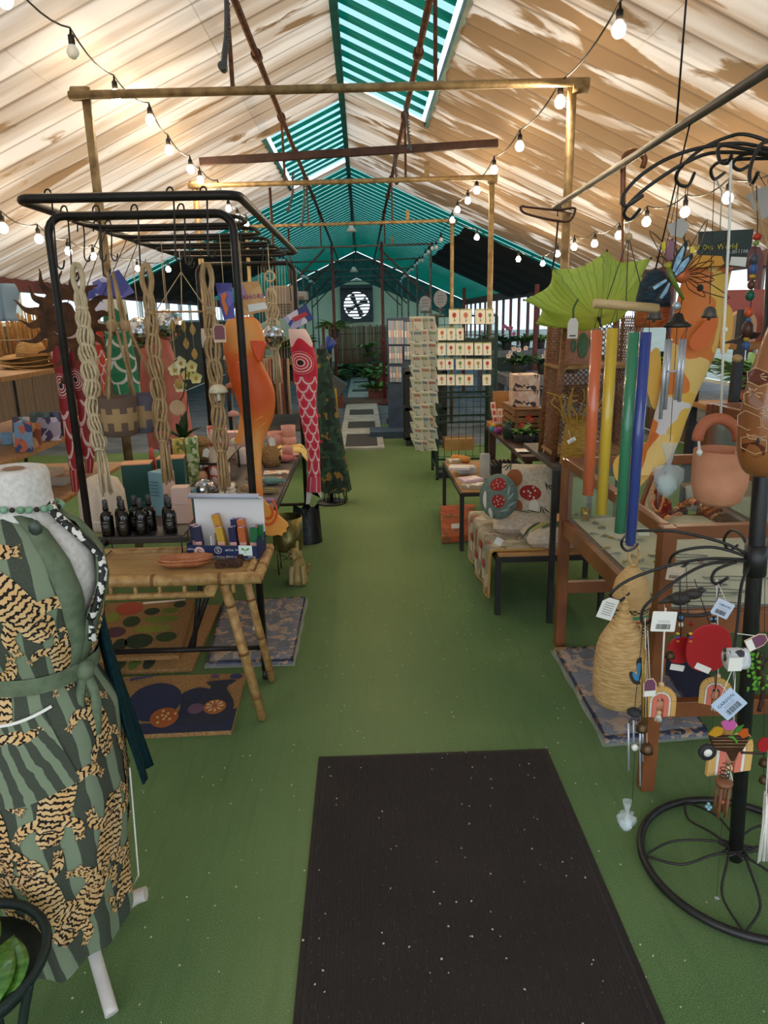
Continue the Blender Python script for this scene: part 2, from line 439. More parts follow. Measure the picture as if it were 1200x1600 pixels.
# ---- side walls
wl = struct('wall_left', MB().box((X0-EAVE-.06, (YF+YB)/2, .85), (.06, YB-YF, 1.7)), BOARD, 'grey brown boarded wall below the left eave')
bd = MB().box((0, 0, 0), (.025, .293, 1.68)).mesh('board'); bd.materials.append(BOARD)
for k in range(40): piece(wl, 'board', bd, (X0-EAVE-.018+random.uniform(-.004, .004), 1.5+k*.3, .85))
wr = struct('wall_right', MB().box((X0+EAVE+.06, (YF+YB)/2, .42), (.06, YB-YF, .84)), BOARD, 'low boarded wall under the glazed right side')
WPANE = glassy('window_glass', '#eaf4f8', .88); pn = None
for s, z0, z1 in ((-1, 1.72, 2.18), (1, .86, 2.18)):
    xw = X0+s*(EAVE+.06)
    wd = struct('window_%d' % (1 if s < 0 else 2), MB().box((xw, (YF+YB)/2, z0), (.08, YB-YF, .05)), P('#c9cdc8', .5), 'strip of side windows above the %s wall' % ('boarded' if s < 0 else 'low'))
    me = MB().box((0, 0, 0), (.006, 1.05, z1-z0)).mesh('pane'); me.materials.append(WPANE)
    mu = MB().box((0, 0, 0), (.07, .07, z1-z0)).mesh('mullion'); mu.materials.append(REDP if s > 0 else P('#c9cdc8', .5))
    y = YF+.55
    while y < YB:
        piece(wd, 'pane', me, (xw, y, (z0+z1)/2)); piece(wd, 'mullion', mu, (xw, y+.55, (z0+z1)/2)); y += 1.1
# ---- back wall with the exhaust fan
def by(x, y): return gy(x, y, YB)
fa, fb = by(541, 494), by(574, 460)
fx, fz = (fa.x+fb.x)/2, (fa.z+fb.z)/2; R_ = .56
apex = V((X0, YB, 3.25)); hl, hr = V((X0-4.3, YB, 1.42)), V((X0+4.3, YB, 1.42))
wb = MB()
def wtop(x): return apex.z-.425*abs(x-X0)
for (xa, xb) in ((X0-4.33, fx-R_), (fx+R_, X0+4.33)):
    n = 8
    for k in range(n):
        x1 = xa+(xb-xa)*k/n; x2 = xa+(xb-xa)*(k+1)/n
        wb.prism([(x1, 0), (x2, 0), (x2, wtop(x2)), (x1, wtop(x1))], .06, Matrix(((1,0,0,0),(0,0,1,YB),(0,1,0,0),(0,0,0,1))))
MXZ = Matrix(((1,0,0,0),(0,0,1,YB),(0,1,0,0),(0,0,0,1)))
wb.prism([(fx-R_, 0), (fx+R_, 0), (fx+R_, fz-R_), (fx-R_, fz-R_)], .06, MXZ)
if wtop(fx) > fz+R_: wb.prism([(fx-R_, fz+R_), (fx+R_, fz+R_), (fx+R_, wtop(fx+R_)), (X0, apex.z), (fx-R_, wtop(fx-R_))], .06, MXZ)
wback = struct('wall_back', wb, CREAM, 'cream panelled end wall around the exhaust fan')
gb = MB().prism([(X0-4.39, zr(X0-4.39)), (X0-4.39, wtop(X0-4.33)-.1), (X0, apex.z+.01), (X0+4.39, wtop(X0+4.33)-.1), (X0+4.39, zr(X0+4.39)), (X0, RZ)], .05, Matrix(((1,0,0,0),(0,0,1,YB+.01),(0,1,0,0),(0,0,0,1))))
part(wback, 'gable_boarding', gb, TEALD)
fan = thing('exhaust_fan', (fx, YB-.1, fz-.6), 'grey square exhaust fan with horizontal louvres in cream end wall', 'fan')
GREYM = PM('dull_grey_metal', '#565a60', '#474b50', .5, metal=.4, scale=6)
m_ = MB(); o_ = .66
poly = [(-o_, -o_), (o_, -o_), (o_, o_), (-o_, o_)]
for k in range(24):
    a1, a2 = 2*PI*k/24, 2*PI*(k+1)/24
    def sq(a):
        c, s2 = math.cos(a), math.sin(a); q = o_/max(abs(c), abs(s2)); return (c*q, s2*q)
    m_.prism([(.52*math.cos(a1), .52*math.sin(a1)), sq(a1), sq(a2), (.52*math.cos(a2), .52*math.sin(a2))], .1, fr((fx, YB-.02, fz)))
part(fan, 'housing', m_, GREYM)
part(fan, 'hood', MB().box((fx, YB-.15, fz+.72), (1.3, .3, .14)), GREYM)
for k in range(8): part(fan, 'louvre', MB().box((fx, YB-.06, fz-.45+k*.128), (1.06, .09, .022), Matrix.Rotation(.5, 3, 'X')), P('#5b6670', .4))
bl = MB()
for k in range(4):
    a = k*PI/2+.5; bl.prism([(.05, -.06), (.46, -.14), (.46, .1), (.05, .06)], .012, fr((fx, YB+.05, fz), 0, 0, a))
part(fan, 'blades', bl.lathe([(0, -.05), (.09, -.05), (.09, .05), (0, .05)], (fx, YB+.05, fz), 12, Matrix.Rotation(PI/2, 3, 'X')), P('#3a3f45', .4))

# ---- pipe frames: two posts and a cross bar each
FY = [5.05, 8.2, 11.65, 15.2, 18.8, 22.4, 26.0, 29.2]
PX = (-1.72, 1.43)
for i, Y in enumerate(FY):
    near = i < 3; r = .03
    lab = ['ochre pipe frame holding the iron beam and gear racks', 'ochre pipe frame beside the tall card rack', 'ochre pipe frame where the fabric lining ends'][i] if near else 'bare steel pipe frame under the teal roof'
    t = thing('pipe_portal', (X0, Y, 0), lab, 'pipe frame', None if near else 'pipe frames below the teal roof')
    mt = GALV if near else PM('dull_steel_pipe', '#7c766c', '#5e5850', .5, metal=.3, scale=12)
    for k, x in enumerate(PX):
        a = gz(*((140, 150) if k == 0 else (900, 128)), 3.1) if i == 0 else V((x, Y, 3.1))
        lean = -.14 if (i == 0 and k == 0) else 0
        part(t, 'post', MB().tube([(a.x-lean*0, Y, 0), (a.x, Y, 3.13)], r if near else .026, 10), mt)
    part(t, 'crossbar', MB().tube([(PX[0]-.06, Y-.045, 3.075), (PX[1]+.05, Y-.045, 3.11)], .026 if near else .022, 10), mt)
    for k, x in enumerate(PX):
        part(t, 'coupling', MB().tube([(x-.05, Y-.02, 3.09), (x+.05, Y-.02, 3.09)], .042, 10), mt)
    if 3 <= i <= 6:
        for s in (-1, 1): part(t, 'brace', MB().bar((X0+s*1.55, Y, 2.1), (X0+s*.55, Y, 3.05), .035, .035), IRON)
# short upright pipe stubs on the bars
for (px_, py_, Y) in ((667, 268, 8.2), (637, 338, 11.65), (613, 384, 15.2)):
    p = gy(px_, py_, Y-.04); solo('pipe_stub', MB().box((p.x, Y-.04, 3.19), (.05, .02, .16)), GALV, 'short flat bracket standing on a roof crossbar', 'bracket', 'brackets on the crossbars')
# oxide red posts beside the path
for (px_, Y) in ((527, 14.9), (601, 14.5)):
    b0 = gy(px_, 620, Y)
    t = thing('red_post', (b0.x, Y, 0), 'oxide red iron post standing beside the concrete path', 'post', 'oxide red posts by the path')
    part(t, 'pipe', MB().tube([(b0.x, Y, 0), (b0.x, Y, 3.1)], .03, 10), REDP)
    part(t, 'flange', MB().lathe([(.12, 0), (.12, .03), (.06, .05), (.04, .12)], (b0.x, Y, 0), 14), REDP)
    part(t, 'collar', MB().lathe([(.03, 1.2), (.05, 1.23), (.05, 1.3), (.03, 1.33)], (b0.x, Y, 0), 14), REDP)
# the flat iron beam hung across the aisle
a, b = gy(312, 253, 8.0), gy(778, 224, 8.0)
solo('iron_beam', MB().bar(a, b, .06, .075), IRON, 'flat dark brown iron beam hung across the aisle', 'beam', bev=.006)
# ---- ventilator shafts with gear racks
for s, lab in ((-1, 'rusty ventilator shaft running under the cleaner roof slope'), (1, 'rusty ventilator shaft running under the heavily stained roof slope')):
    x = X0+s*.64+.03; z = 3.72
    t = thing('ventilator_shaft', (x, 10, z), lab, 'pipe')
    part(t, 'shaft', MB().tube([(x, YF, z), (x, 29.5, z)], .026, 10), RUST)
    for Y in [3.9, 5.05, 6.4, 8.2, 9.8, 11.65, 13.2, 15.2, 17.0]:
        part(t, 'coupling', MB().tube([(x, Y-.05, z), (x, Y+.05, z)], .043, 10), RUST)
    for Y in FY[:4]: part(t, 'hanger', MB().box((x, Y, z-.32), (.025, .02, .62)), RUST)
def gear_rack(pts, Y, lab):
    ps = smoothpts([gy(*p, Y) for p in pts], 8)
    t = thing('gear_rack', ps[-1], lab, 'gear rack', 'toothed gear racks under the roof')
    part(t, 'rail', MB().tube(ps, .011, 6), GREYM)
    tt = MB(); L = 0
    for i in range(len(ps)-1):
        d = (ps[i+1]-ps[i]); k = max(1, int(d.length/.022)); dn = d.normalized()
        for j in range(k): tt.box(ps[i]+d*(j/k)+V((.016, 0, 0)), (.016, .016, .008))
    part(t, 'teeth', tt, GREYM, kind='stuff'); part(t, 'roller', MB().tube([ps[-1]-V((0, .03, 0)), ps[-1]+V((0, .03, 0))], .024, 10), GREYM)
GL = 'curved toothed iron gear rack hanging from a ventilator shaft'
gear_rack([(353, -15), (353, 50), (349, 85), (348, 105)], 4.6, GL)
gear_rack([(632, 165), (636, 190), (640, 230)], 7.6, GL)
gear_rack([(615, 230), (617, 260), (620, 285)], 8.6, GL)
gear_rack([(457, 270), (457, 300), (450, 328)], 9.0, GL)
gear_rack([(474, 278), (475, 310), (471, 352)], 9.4, GL)
# drop lamps on the ridge
for (px_, py_, Y) in ((549, 362, 15.1), (553, 425, 18.7)):
    p = gy(px_, py_, Y); t = thing('pendant_lamp', p, 'small white metal pendant lamp below the ridge', 'lamp', 'white pendant lamps under the ridge')
    part(t, 'shade', MB().lathe([(.04, .12), (.05, .09), (.11, .0), (.1, 0), (.04, .08)], p, 16), P('#d8d8d4', .4)); part(t, 'cord', MB().tube([p+V((0, 0, .1)), (p.x, Y, 4.2)], .008, 6), WIREBLK)

# ---- string lights
BM_, nt, b_ = new('lit_bulb'); b_.inputs['Base Color'].default_value = (.9, .85, .75, 1); b_.inputs['Emission Color'].default_value = (1, .76, .47, 1); b_.inputs['Emission Strength'].default_value = BULB
BOFF = P('#dfe3e6', .25)
bprof = [(.0, 0), (.018, .003), (.03, .016), (.035, .035), (.031, .052), (.02, .068), (.014, .076)]
bulb_l = MB().lathe(bprof, (0, 0, -.16), 14).mesh('bulb'); bulb_l.materials.append(BM_)
bulb_o = MB().lathe(bprof, (0, 0, -.16), 14).mesh('bulb'); bulb_o.materials.append(BOFF)
sock = MB().lathe([(.014, -.088), (.019, -.08), (.019, -.04), (.008, -.03), (.004, 0)], (0, 0, 0), 10).mesh('socket'); sock.materials.append(WIREBLK)
def string_lights(pts, lab, sag=.05, ends=None):
    """pts: (position of bulb centre, lit)"""
    hang = [p+V((0, 0, .125)) for p, _ in pts]
    t = thing('string_lights', hang[0], lab, 'string lights')
    path = []
    hh = ([ends[0]] if ends and ends[0] is not None else [])+hang+([ends[1]] if ends and ends[1] is not None else [])
    for i in range(len(hh)-1):
        for j in range(6):
            u = j/6; path.append(hh[i].lerp(hh[i+1], u)-V((0, 0, sag*4*u*(1-u))))
    path.append(hh[-1])
    part(t, 'wire', MB().tube(path, .0055, 5), WIREBLK)
    for (p, lit), h in zip(pts, hang):
        s = piece(t, 'socket', sock, h); bb = bpy.data.objects.new('bulb', bulb_l if lit else bulb_o); COL.objects.link(bb); bb.parent = s
bl_ = [((8, 0), 1), ((114, 82), 0), ((181, 150), 1), ((235, 188), 1), ((264, 235), 1), ((298, 265), 1), ((313, 282), 1), ((341, 299), 0), ((357, 326), 1), ((371, 340), 1), ((385, 350), 1)]
pts = []
for (p, l) in bl_:
    q = gx(*p, -1.62); pts.append((q, l))
for k in range(18): pts.append((V((-1.66, 14.2+.72*k, 2.93-.05*(k % 4 == 2))), 0))
string_lights(pts, 'string of bulbs along the posts on the robe side of the aisle', ends=(pts[0][0]+V((0, -1.5, .2)), None))
br_ = [((967, 47), 1), ((875, 160), 1), ((812, 229), 1), ((772, 266), 1), ((745, 298), 1), ((731, 314), 1), ((715, 328), 1), ((707, 344), 1)]
pts = [(gx(*p, 1.32), l) for p, l in br_]
for k in range(18): pts.append((V((1.36, 12.6+.75*k, 2.93-.05*(k % 4 == 1))), 0))
string_lights(pts, 'string of bulbs along the posts on the wind chime side', ends=(pts[0][0]+V((.15, -1.4, .25)), None))
rl = [(1137, 310), (1070, 332), (1010, 347), (967, 368), (929, 381), (897, 386), (871, 397)]
pts = [(gz(*p, 2.42), 1) for p in rl]+[(gz(848, 412, 2.42), 1), (gz(810, 405, 2.5), 1), (gz(745, 371, 2.78), 1)]
string_lights(pts, 'string of lit bulbs sagging above the leaf umbrella', ends=(gz(1230, 255, 2.5), gz(708, 340, 3.0)))
ll = [(5, 357), (61, 374), (107, 393), (146, 401), (215, 420), (263, 421), (331, 384)]
pts = [(gz(*p, 2.42), 1) for p in ll[:6]]+[(gz(331, 384, 2.7), 1)]
string_lights(pts, 'string of lit bulbs above the straw hats and windsocks', ends=(gz(-60, 320, 2.5), gz(372, 350, 2.95)))
# ================================================================== robe on a dress form
PAPER = P('#e9e6e0', .7); WHITE = P('#e6e2da', .6); INK = P('#2a2a2c', .7); NAVY = P('#1d2a55', .5)
def print_mat(name, cols, scale=20, rough=.6, dist=.6, pos=False, trans=0):
    if name in MATS: return MATS[name]
    m, nt, b = new(name); vec = coord(nt, 'Position' if pos else 'Object')
    nz = nd(nt, 'TexNoise', Vector=vec, Scale=scale*.7, Detail=2.0)
    vv = nd(nt, 'VectorMath', _operation='MULTIPLY_ADD'); nt.links.new(nz.outputs[1], vv.inputs[0]); vv.inputs[1].default_value = (dist/scale*2,)*3; nt.links.new(vec, vv.inputs[2])
    vo = nd(nt, 'TexVoronoi', Vector=vv.outputs[0], Scale=float(scale)); sp = nd(nt, 'SeparateColor', Color=vo.outputs['Color'])
    n = len(cols); c = ramp(nt, sp.outputs[0], [(i/n, k) for i, k in enumerate(cols)], 'CONSTANT')
    nt.links.new(c, b.inputs['Base Color']); b.inputs['Roughness'].default_value = rough; MATS[name] = m; return m
def robe_mat():
    m, nt, b = new('sage_striped_robe_cotton'); uv = nd(nt, 'TexCoord').outputs['UV']; s = nd(nt, 'SeparateXYZ', Vector=uv)
    nz = nd(nt, 'TexNoise', Vector=uv, Scale=6.0, Detail=2.0)
    w = math_(nt, 'FRACT', math_(nt, 'ADD', math_(nt, 'MULTIPLY', s.outputs[0], 15.0), math_(nt, 'ADD', math_(nt, 'MULTIPLY', s.outputs[1], 1.2), math_(nt, 'MULTIPLY', nz.outputs[0], .5))))
    c = mixc(nt, ramp(nt, w, [(.46, 0.), (.49, 1.)]), '#76836a', '#2b3028')
    n2 = nd(nt, 'TexNoise', Vector=uv, Scale=300.0); c = mixc(nt, math_(nt, 'MULTIPLY', n2.outputs[0], .25), c, '#9aa28c')
    nt.links.new(c, b.inputs['Base Color']); b.inputs['Roughness'].default_value = .8; b.inputs['Specular IOR Level'].default_value = .2; return m
def tiger_mat():
    m, nt, b = new('tan_tiger_print'); uv = nd(nt, 'TexCoord').outputs['UV']
    w = nd(nt, 'TexWave', Vector=uv, Scale=11.0, Distortion=5.0, Detail=2.0); w.inputs['Detail Scale'].default_value = 2.2; w.bands_direction = 'X'
    c = mixc(nt, ramp(nt, w.outputs[1], [(.66, 0.), (.72, 1.)]), '#d3a56c', '#241c18')
    nz = nd(nt, 'TexNoise', Vector=uv, Scale=4.0); c2 = mixc(nt, ramp(nt, nz.outputs[0], [(.35, 0.), (.65, .6)]), c, '#e2c79a')
    c = mixc(nt, ramp(nt, w.outputs[1], [(.66, 1.), (.72, 0.)]), c, c2)
    nt.links.new(c, b.inputs['Base Color']); b.inputs['Roughness'].default_value = .8; b.inputs['Specular IOR Level'].default_value = .2; return m
ROBE = robe_mat(); TIGER = tiger_mat(); SAGE = PM('sage_cotton', '#6d7a61', '#5c6852', .8, scale=40, spec=.2)
RC = V((-.80, 1.55, 0)); UF = math.radians(-22)     # centre of the form, direction its front faces
prof = [(.10, .135, .15), (.3, .148, .165), (.6, .178, .178), (.80, .176, .165), (.93, .135, .125), (1.05, .16, .145), (1.15, .185, .16), (1.22, .185, .145), (1.27, .155, .115), (1.305, .085, .08)]
def rad(z):
    if z <= prof[0][0]: return prof[0][1:]
    for a, b in zip(prof, prof[1:]):
        if z <= b[0]:
            t = (z-a[0])/(b[0]-a[0]); t2 = t*t*(3-2*t); return (a[1]+(b[1]-a[1])*t2, a[2]+(b[2]-a[2])*t2)
    return prof[-1][1:]
def RS(a, z, off=0.0):
    rx, ry = rad(z); dn = max(0, .93-z)/.85
    f = 1+.05*dn*math.sin(9*a+2*math.sin(3*z))+.025*math.sin(5*a+z*7)
    e = math.atan2(math.sin(a-UF), math.cos(a-UF))
    if .93 < z < 1.24: f += .10*math.exp(-(e/.7)**2)*math.sin((z-.93)/.31*PI)
    return RC+V(((rx*f+off)*math.cos(a), (ry*f+off)*math.sin(a), z))
robe = thing('robe', (RC.x, RC.y, .1), 'sage striped kimono robe printed with tan tigers on dress form', 'robe')
mb = MB(); NU, NV = 96, 60; z0, z1 = .2, 1.305
def hem(a):       # hem rises a little towards the aisle side
    return z0-.045*math.sin(a+.4+PI*.0)*-1+.015*math.sin(5*a)
def opening(z): return 0 if z < .99 else (z-.99)*1.35
vs = []
for j in range(NV+1):
    for i in range(NU):
        a = 2*PI*i/NU+UF; z = hem(a)+(z1-hem(a))*j/NV; vs.append(RS(a, z))
fs = []; uv = []
for j in range(NV):
    for i in range(NU):
        zc = z0+(z1-z0)*(j+.5)/NV; e = 2*PI*(i+.5)/NU; e = min(e, 2*PI-e)
        if e < opening(zc): continue
        i2 = (i+1) % NU; fs.append((j*NU+i, j*NU+i2, (j+1)*NU+i2, (j+1)*NU+i))
        uv.append(tuple((p/NU, q/NV*1.2) for p, q in ((i, j), (i+1, j), (i+1, j+1), (i, j+1))))
mb.add(vs, fs, uv, True); part(robe, 'gown', mb, ROBE)
def strip(path, w, off, n=None, width_fn=None):   # ribbon on the robe: path of (arc metres, z)
    g = MB(); pts = smoothpts([(p[0], p[1], 0) for p in path], 6); k = len(pts); L = 0; vs = []; us = []
    for i in range(k):
        d = pts[min(i+1, k-1)]-pts[max(i-1, 0)]; d.normalize(); nn = V((-d.y, d.x, 0))
        if i: L += (pts[i]-pts[i-1]).length
        ww = w*(width_fn(i/(k-1)) if width_fn else 1)
        for s in (-1, -.33, .33, 1):
            q = pts[i]+nn*ww*s/2; vs.append(RS(q.x/.17, q.y, off)); us.append((L*1.9+abs(s)*.014, s*w*1.9))
    fs = []; uv = []
    for i in range(k-1):
        for j in range(3):
            f = (i*4+j, i*4+j+1, (i+1)*4+j+1, (i+1)*4+j); fs.append(f); uv.append([us[x] for x in f])
    g.add(vs, fs, uv, True); return g
def tiger(par, a, z, rot, s=1.0, flip=1):
    c, sn = math.cos(rot), math.sin(rot)
    def T(pts): return [(a*.17+(x*flip*c-y*sn)*s, z+(x*flip*sn+y*c)*s) for x, y in pts]
    g = MB()
    def add(p, w, o, wf=None):
        q = strip(T(p), w*s, o, width_fn=wf); g.add(q.v, q.f, q.uv, True)
    add([(-.12, 0), (-.05, .008), (.04, 0), (.11, -.005)], .105, .003, lambda t: .75+.35*math.sin(t*PI))
    add([(.09, -.005), (.13, -.01), (.175, -.02)], .075, .0036, lambda t: .75+.45*math.sin(min(1, t*1.1)*PI))
    for (x0_, y0_, x1_, y1_, x2_, y2_) in ((.08, .03, .11, .075, .15, .085), (.07, -.03, .085, -.085, .125, -.105), (-.09, .03, -.11, .08, -.075, .115), (-.09, -.03, -.12, -.075, -.10, -.12)):
        add([(x0_, y0_), (x1_, y1_), (x2_, y2_)], .042, .0033, lambda t: 1.1-.35*t)
        dx, dy = x2_-x1_, y2_-y1_; L = math.hypot(dx, dy); dx, dy = dx/L, dy/L
        for k in (-1, 0, 1): add([(x2_, y2_), (x2_+(dx-dy*k*.6)*.028, y2_+(dy+dx*k*.6)*.028)], .014, .0036, lambda t: 1.2-1.0*t)
    add([(-.11, .01), (-.16, .03), (-.165, .075), (-.13, .08), (-.125, .055)], .02, .0036)
    o = part(par, 'tiger_print', g, TIGER)
    h = MB()
    for p, w in (([(.125, .012), (.14, .02)], .006), ([(.125, -.03), (.14, -.038)], .006), ([(.165, -.03), (.175, -.02), (.17, -.005)], .005), ([(.14, -.008), (.16, -.012)], .004), ([(.115, -.03), (.11, -.01), (.115, .018)], .005)):
        q = strip(T(p), w*s, .0046); h.add(q.v, q.f, None, True)
    part(o, 'face_lines', h, INK, kind='stuff')
D = math.radians
for (a, z, r, s, f) in ((-78, 1.15, -.8, .8, 1), (-8, 1.03, 1.4, .52, 1), (-100, .90, 1.75, .8, 1), (-42, .98, -1.2, .5, 1), (-22, .80, -1.3, .55, 1), (-62, .66, 1.2, .7, -1), (-112, .60, -1.4, .75, 1),
                        (-25, .50, 1.5, .72, 1), (-80, .42, 1.9, .72, 1), (-122, .4, -1.6, .65, 1), (-50, .36, -2.2, .7, 1), (-5, .34, 1.3, .55, 1), (-148, .98, 1.2, .6, 1), (-158, .45, -1.2, .6, 1), (14, .64, 1.5, .6, 1), (24, 1.1, 1.6, .5, 1), (-160, .72, 1.8, .6, 1), (32, .36, 1.5, .6, 1)):
    tiger(robe, D(a), z, r, s*.9, f)
for s in (-1, 1):      # collar bands along the front opening
    pts = []
    for k in range(12):
        z = .95+.36*k/11; e = opening(z)+.02; q = RS(UF+s*e, z, .004); pts.append(q)
    g = MB(); vs = []; fs = []
    for k, q in enumerate(pts):
        z = q.z; e = opening(z)
        vs += [RS(UF+s*(e-.10), z, .001), RS(UF+s*(e+.05), z, .008), RS(UF+s*(e+.2), z, .004)]
    for k in range(11):
        for j in range(2): fs.append((k*3+j, k*3+j+1, k*3+4+j, k*3+3+j))
    g.add(vs, fs, None, True); part(robe, 'collar_band', g, SAGE, solid=.002)
part(robe, 'belt', MB().grid(lambda u, v: RS(2*PI*u, .915+.04*v, .008+.004*math.sin(v*PI)), 60, 3, cu=True), SAGE)
kn = RS(D(-20), .93, .018)
part(robe, 'belt_knot', MB().ball(kn, .022, 10, 6, (1, 1, 1.2)).tube(smoothpts([kn, kn+V((.02, -.01, -.06)), kn+V((.015, -.02, -.15))], 4), .012, 6).tube(smoothpts([kn, kn+V((-.01, -.02, -.05)), kn+V((-.015, -.03, -.12))], 4), .011, 6), SAGE)
for s, aa in ((1, -88),):
    pk = strip([(D(aa)*.17-.10, .76), (D(aa)*.17, .765), (D(aa)*.17+.10, .79)], .19, .006); tf_ = part(robe, 'pocket', pk, ROBE)
    part(tf_, 'piping', strip([(D(aa)*.17-.10, .855), (D(aa)*.17, .86), (D(aa)*.17+.095, .885)], .006, .009), WHITE)
TEALV = PM('teal_velvet', '#12343a', '#0d282e', .8, scale=60, spec=.1)
def slv(u, v):
    z = 1.16-.60*v; a = D(20)
    b = RS(a, max(z, 1.0), .004); x = b.x+.085*v**1.2
    return V((x-(.02+.09*u)*(1-.5*u)+.008*math.sin(u*9+v*5), b.y-.01+.14*u, z-.04*u*v))
part(robe, 'sleeve', MB().grid(slv, 8, 14), TEALV, label='teal velvet sleeve hanging at the robe side', solid=.006)
form = thing('dress_form', (RC.x, RC.y, 0), 'white knit covered dress form on white wooden legs', 'dress form')
KNIT = PM('white_knit_jersey', '#dcd6d0', '#c9c2bb', .85, scale=90, bump=.15)
part(form, 'torso', MB().grid(lambda u, v: RS(2*PI*u, .75+.53*v, -.018), 40, 16, cu=True), KNIT)
NK = V((-.772, 1.55, 0))
part(form, 'neck', MB().lathe([(.105, 1.255), (.085, 1.285), (.074, 1.31), (.070, 1.345), (.071, 1.385), (.066, 1.398), (.05, 1.402), (.03, 1.398), (.022, 1.385), (.0, 1.38)], (NK.x, NK.y, 0), 28), KNIT)
part(form, 'neck_hole', MB().lathe([(.0, 1.3995), (.02, 1.4005), (.023, 1.3985)], (NK.x, NK.y, 0), 14, cap=False), P('#8d6a50', .8))
LEGW = PM('white_painted_wood', '#dbd6d0', '#c4bdb6', .5, scale=8)
part(form, 'pole', MB().tube([(-.80, 1.58, .12), (-.80, 1.57, .8)], .016, 10), LEGW)
a, b = gz(175, 1585, .012), gz(133, 1440, .13)
part(form, 'leg', MB().tube(smoothpts([(-.80, 1.58, .2), b, b.lerp(a, .5), a], 5), [.018]*16, 10, flat=.8), LEGW)
c0 = gz(158, 1417, .10); c1 = gz(185, 1418, .055); c2 = gz(212, 1402, .045); c3 = gz(228, 1396, .05)
part(form, 'leg', MB().tube(smoothpts([c0, c1, c2, c3], 5), [.012+.012*math.sin(min(1, i/9)*PI*.6) for i in range(16)], 10, flat=.75), LEGW)
part(form, 'leg', MB().tube(smoothpts([(-.8, 1.6, .15), (-.95, 1.68, .1), (-1.06, 1.74, .02)], 5), .018, 10), LEGW)
a, b = gz(173, 1215, .5), gz(198, 1400, .09)
solo('tag_string', MB().tube([RS(D(8), .62, .012), RS(D(6), .3, .02), b], .0022, 5), WHITE, 'thin white ribbon hanging down the side of the robe', 'ribbon')
# necklaces
nk = thing('bead_necklace', (NK.x, NK.y, 1.28), 'green and black bead necklace round the dress form neck', 'necklace')
gm, km = MB(), MB()
for k in range(34):
    a = 2*PI*k/34; p = NK+V((.086*math.cos(a), .083*math.sin(a), 1.317-.012*math.sin(a+.6)))
    (gm if k % 3 else km).ball(p, .0085 if k % 3 else .006, 8, 5)
part(nk, 'green_beads', gm, PM('green_stone', '#5d8a63', '#8fb39a', .35, scale=30), kind='stuff'); part(nk, 'dark_beads', km, P('#241f1c', .4), kind='stuff')
pd = NK+V((.068, -.085, 1.285)); part(nk, 'pendant', MB().ball(pd, .016, 10, 7, (.9, .7, 1.2)), PM('dark_stone', '#4f5a50', '#2c322d', .4, scale=40))
BWC = print_mat('black_and_white_weave', ['#161616', '#161616', '#e2ddd5'], 120)
pts = smoothpts([NK+V((.06, .02, 1.325)), NK+V((.095, -.035, 1.30)), RS(UF+.25, 1.2, .004), RS(UF+.12, 1.12, .008), RS(UF+.05, 1.06, .008)], 6)
cs = thing('crochet_necklace', pts[-1], 'black and white crochet necklace hanging down the dress form chest', 'necklace')
part(cs, 'cord', MB().tube(pts, .010, 8, flat=.6), BWC)
for k in range(3): part(cs, 'tassel', MB().tube([pts[-1], pts[-1]+V((.006*(k-1), -.004, -.05))], .004, 5), BWC)

# ================================================================== plant stand with leaf plates
DKG = PM('dark_green_metal', '#263430', '#1b2623', .5, metal=.2, scale=10)
LSC = V((-.86, 1.18, .44)); ls = thing('plant_stand', (LSC.x, LSC.y, 0), 'dark green round metal stand holding wrapped leaf plates', 'stand')
ring = [LSC+V((.165*math.cos(t), .165*math.sin(t), 0)) for t in [2*PI*k/32 for k in range(32)]]
part(ls, 'rim', MB().tube(ring, .011, 8, closed=True), DKG)
ring = [LSC+V((.10*math.cos(t), .10*math.sin(t), -.30)) for t in [2*PI*k/32 for k in range(32)]]
part(ls, 'lower_ring', MB().tube(ring, .008, 8, closed=True), DKG)
for k in range(3):
    t = D(-25+120*k); d = V((math.cos(t), math.sin(t), 0)); w = V((-d.y, d.x, 0))
    part(ls, 'leg', MB().tube(smoothpts([LSC+d*.165+w*.03, LSC+d*.14+V((0, 0, -.12))+w*.01, LSC+d*.10+V((0, 0, -.30)), V((LSC.x, LSC.y, .005))+d*.17], 6), .010, 8), DKG)
part(ls, 'tray', MB().lathe([(0, -.02), (.12, -.02), (.155, -.005), (.158, 0), (.12, -.012), (0, -.012)], LSC+V((0, 0, -.03)), 28), DKG)
LEAFG = PM('glossy_leaf_green', '#5f8f3a', '#38681f', .25, scale=3, stretch=(3, 20, 1), coat=.5)
def leaf_mb(L, w, m, cup=.12, n=14, veins=0):
    mb = MB()
    def fn(u, v):
        ww = w*math.sin(PI*min(1, max(.02, v)**.75))*.5; x = (2*u-1)*ww
        return m @ V((x, L*v, cup*abs(x)+.012*math.sin(v*3)+veins*abs(math.sin(v*n*2.5))*abs(x)))
    return mb.grid(fn, 8, n)
for k, (rz, dz, tilt, sc) in enumerate(((2.0, .035, .5, 1), (.6, .02, .4, .9), (3.4, .05, .65, .85))):
    a_ = gz((-8, -60, -40)[k], (1585, 1540, 1600)[k], .43); b_ = gz((30, 10, 20)[k], (1440, 1420, 1500)[k], .43); M4 = tr(a_, math.atan2(b_.y-a_.y, b_.x-a_.x)-PI/2, .03+.04*k)
    lb = leaf_mb(.18*sc, .10*sc, M4, .3, 24, .04); v = solo('leaf_plate', lb, LEAFG, ['bright green leaf shaped plate lying foremost in the metal stand', 'green leaf shaped plate half under others in the metal stand', 'green leaf shaped plate leaning at the back of metal stand'][k], 'plate', solid=.006)
wr_ = MB()
for k in range(5):
    c = LSC+V((-.03+.05*math.cos(k*2.1), -.02+.06*math.sin(k*2.1), .04))
    wr_.ball(c, .05, 9, 6, (1, .8, .5+.2*(k % 2)))
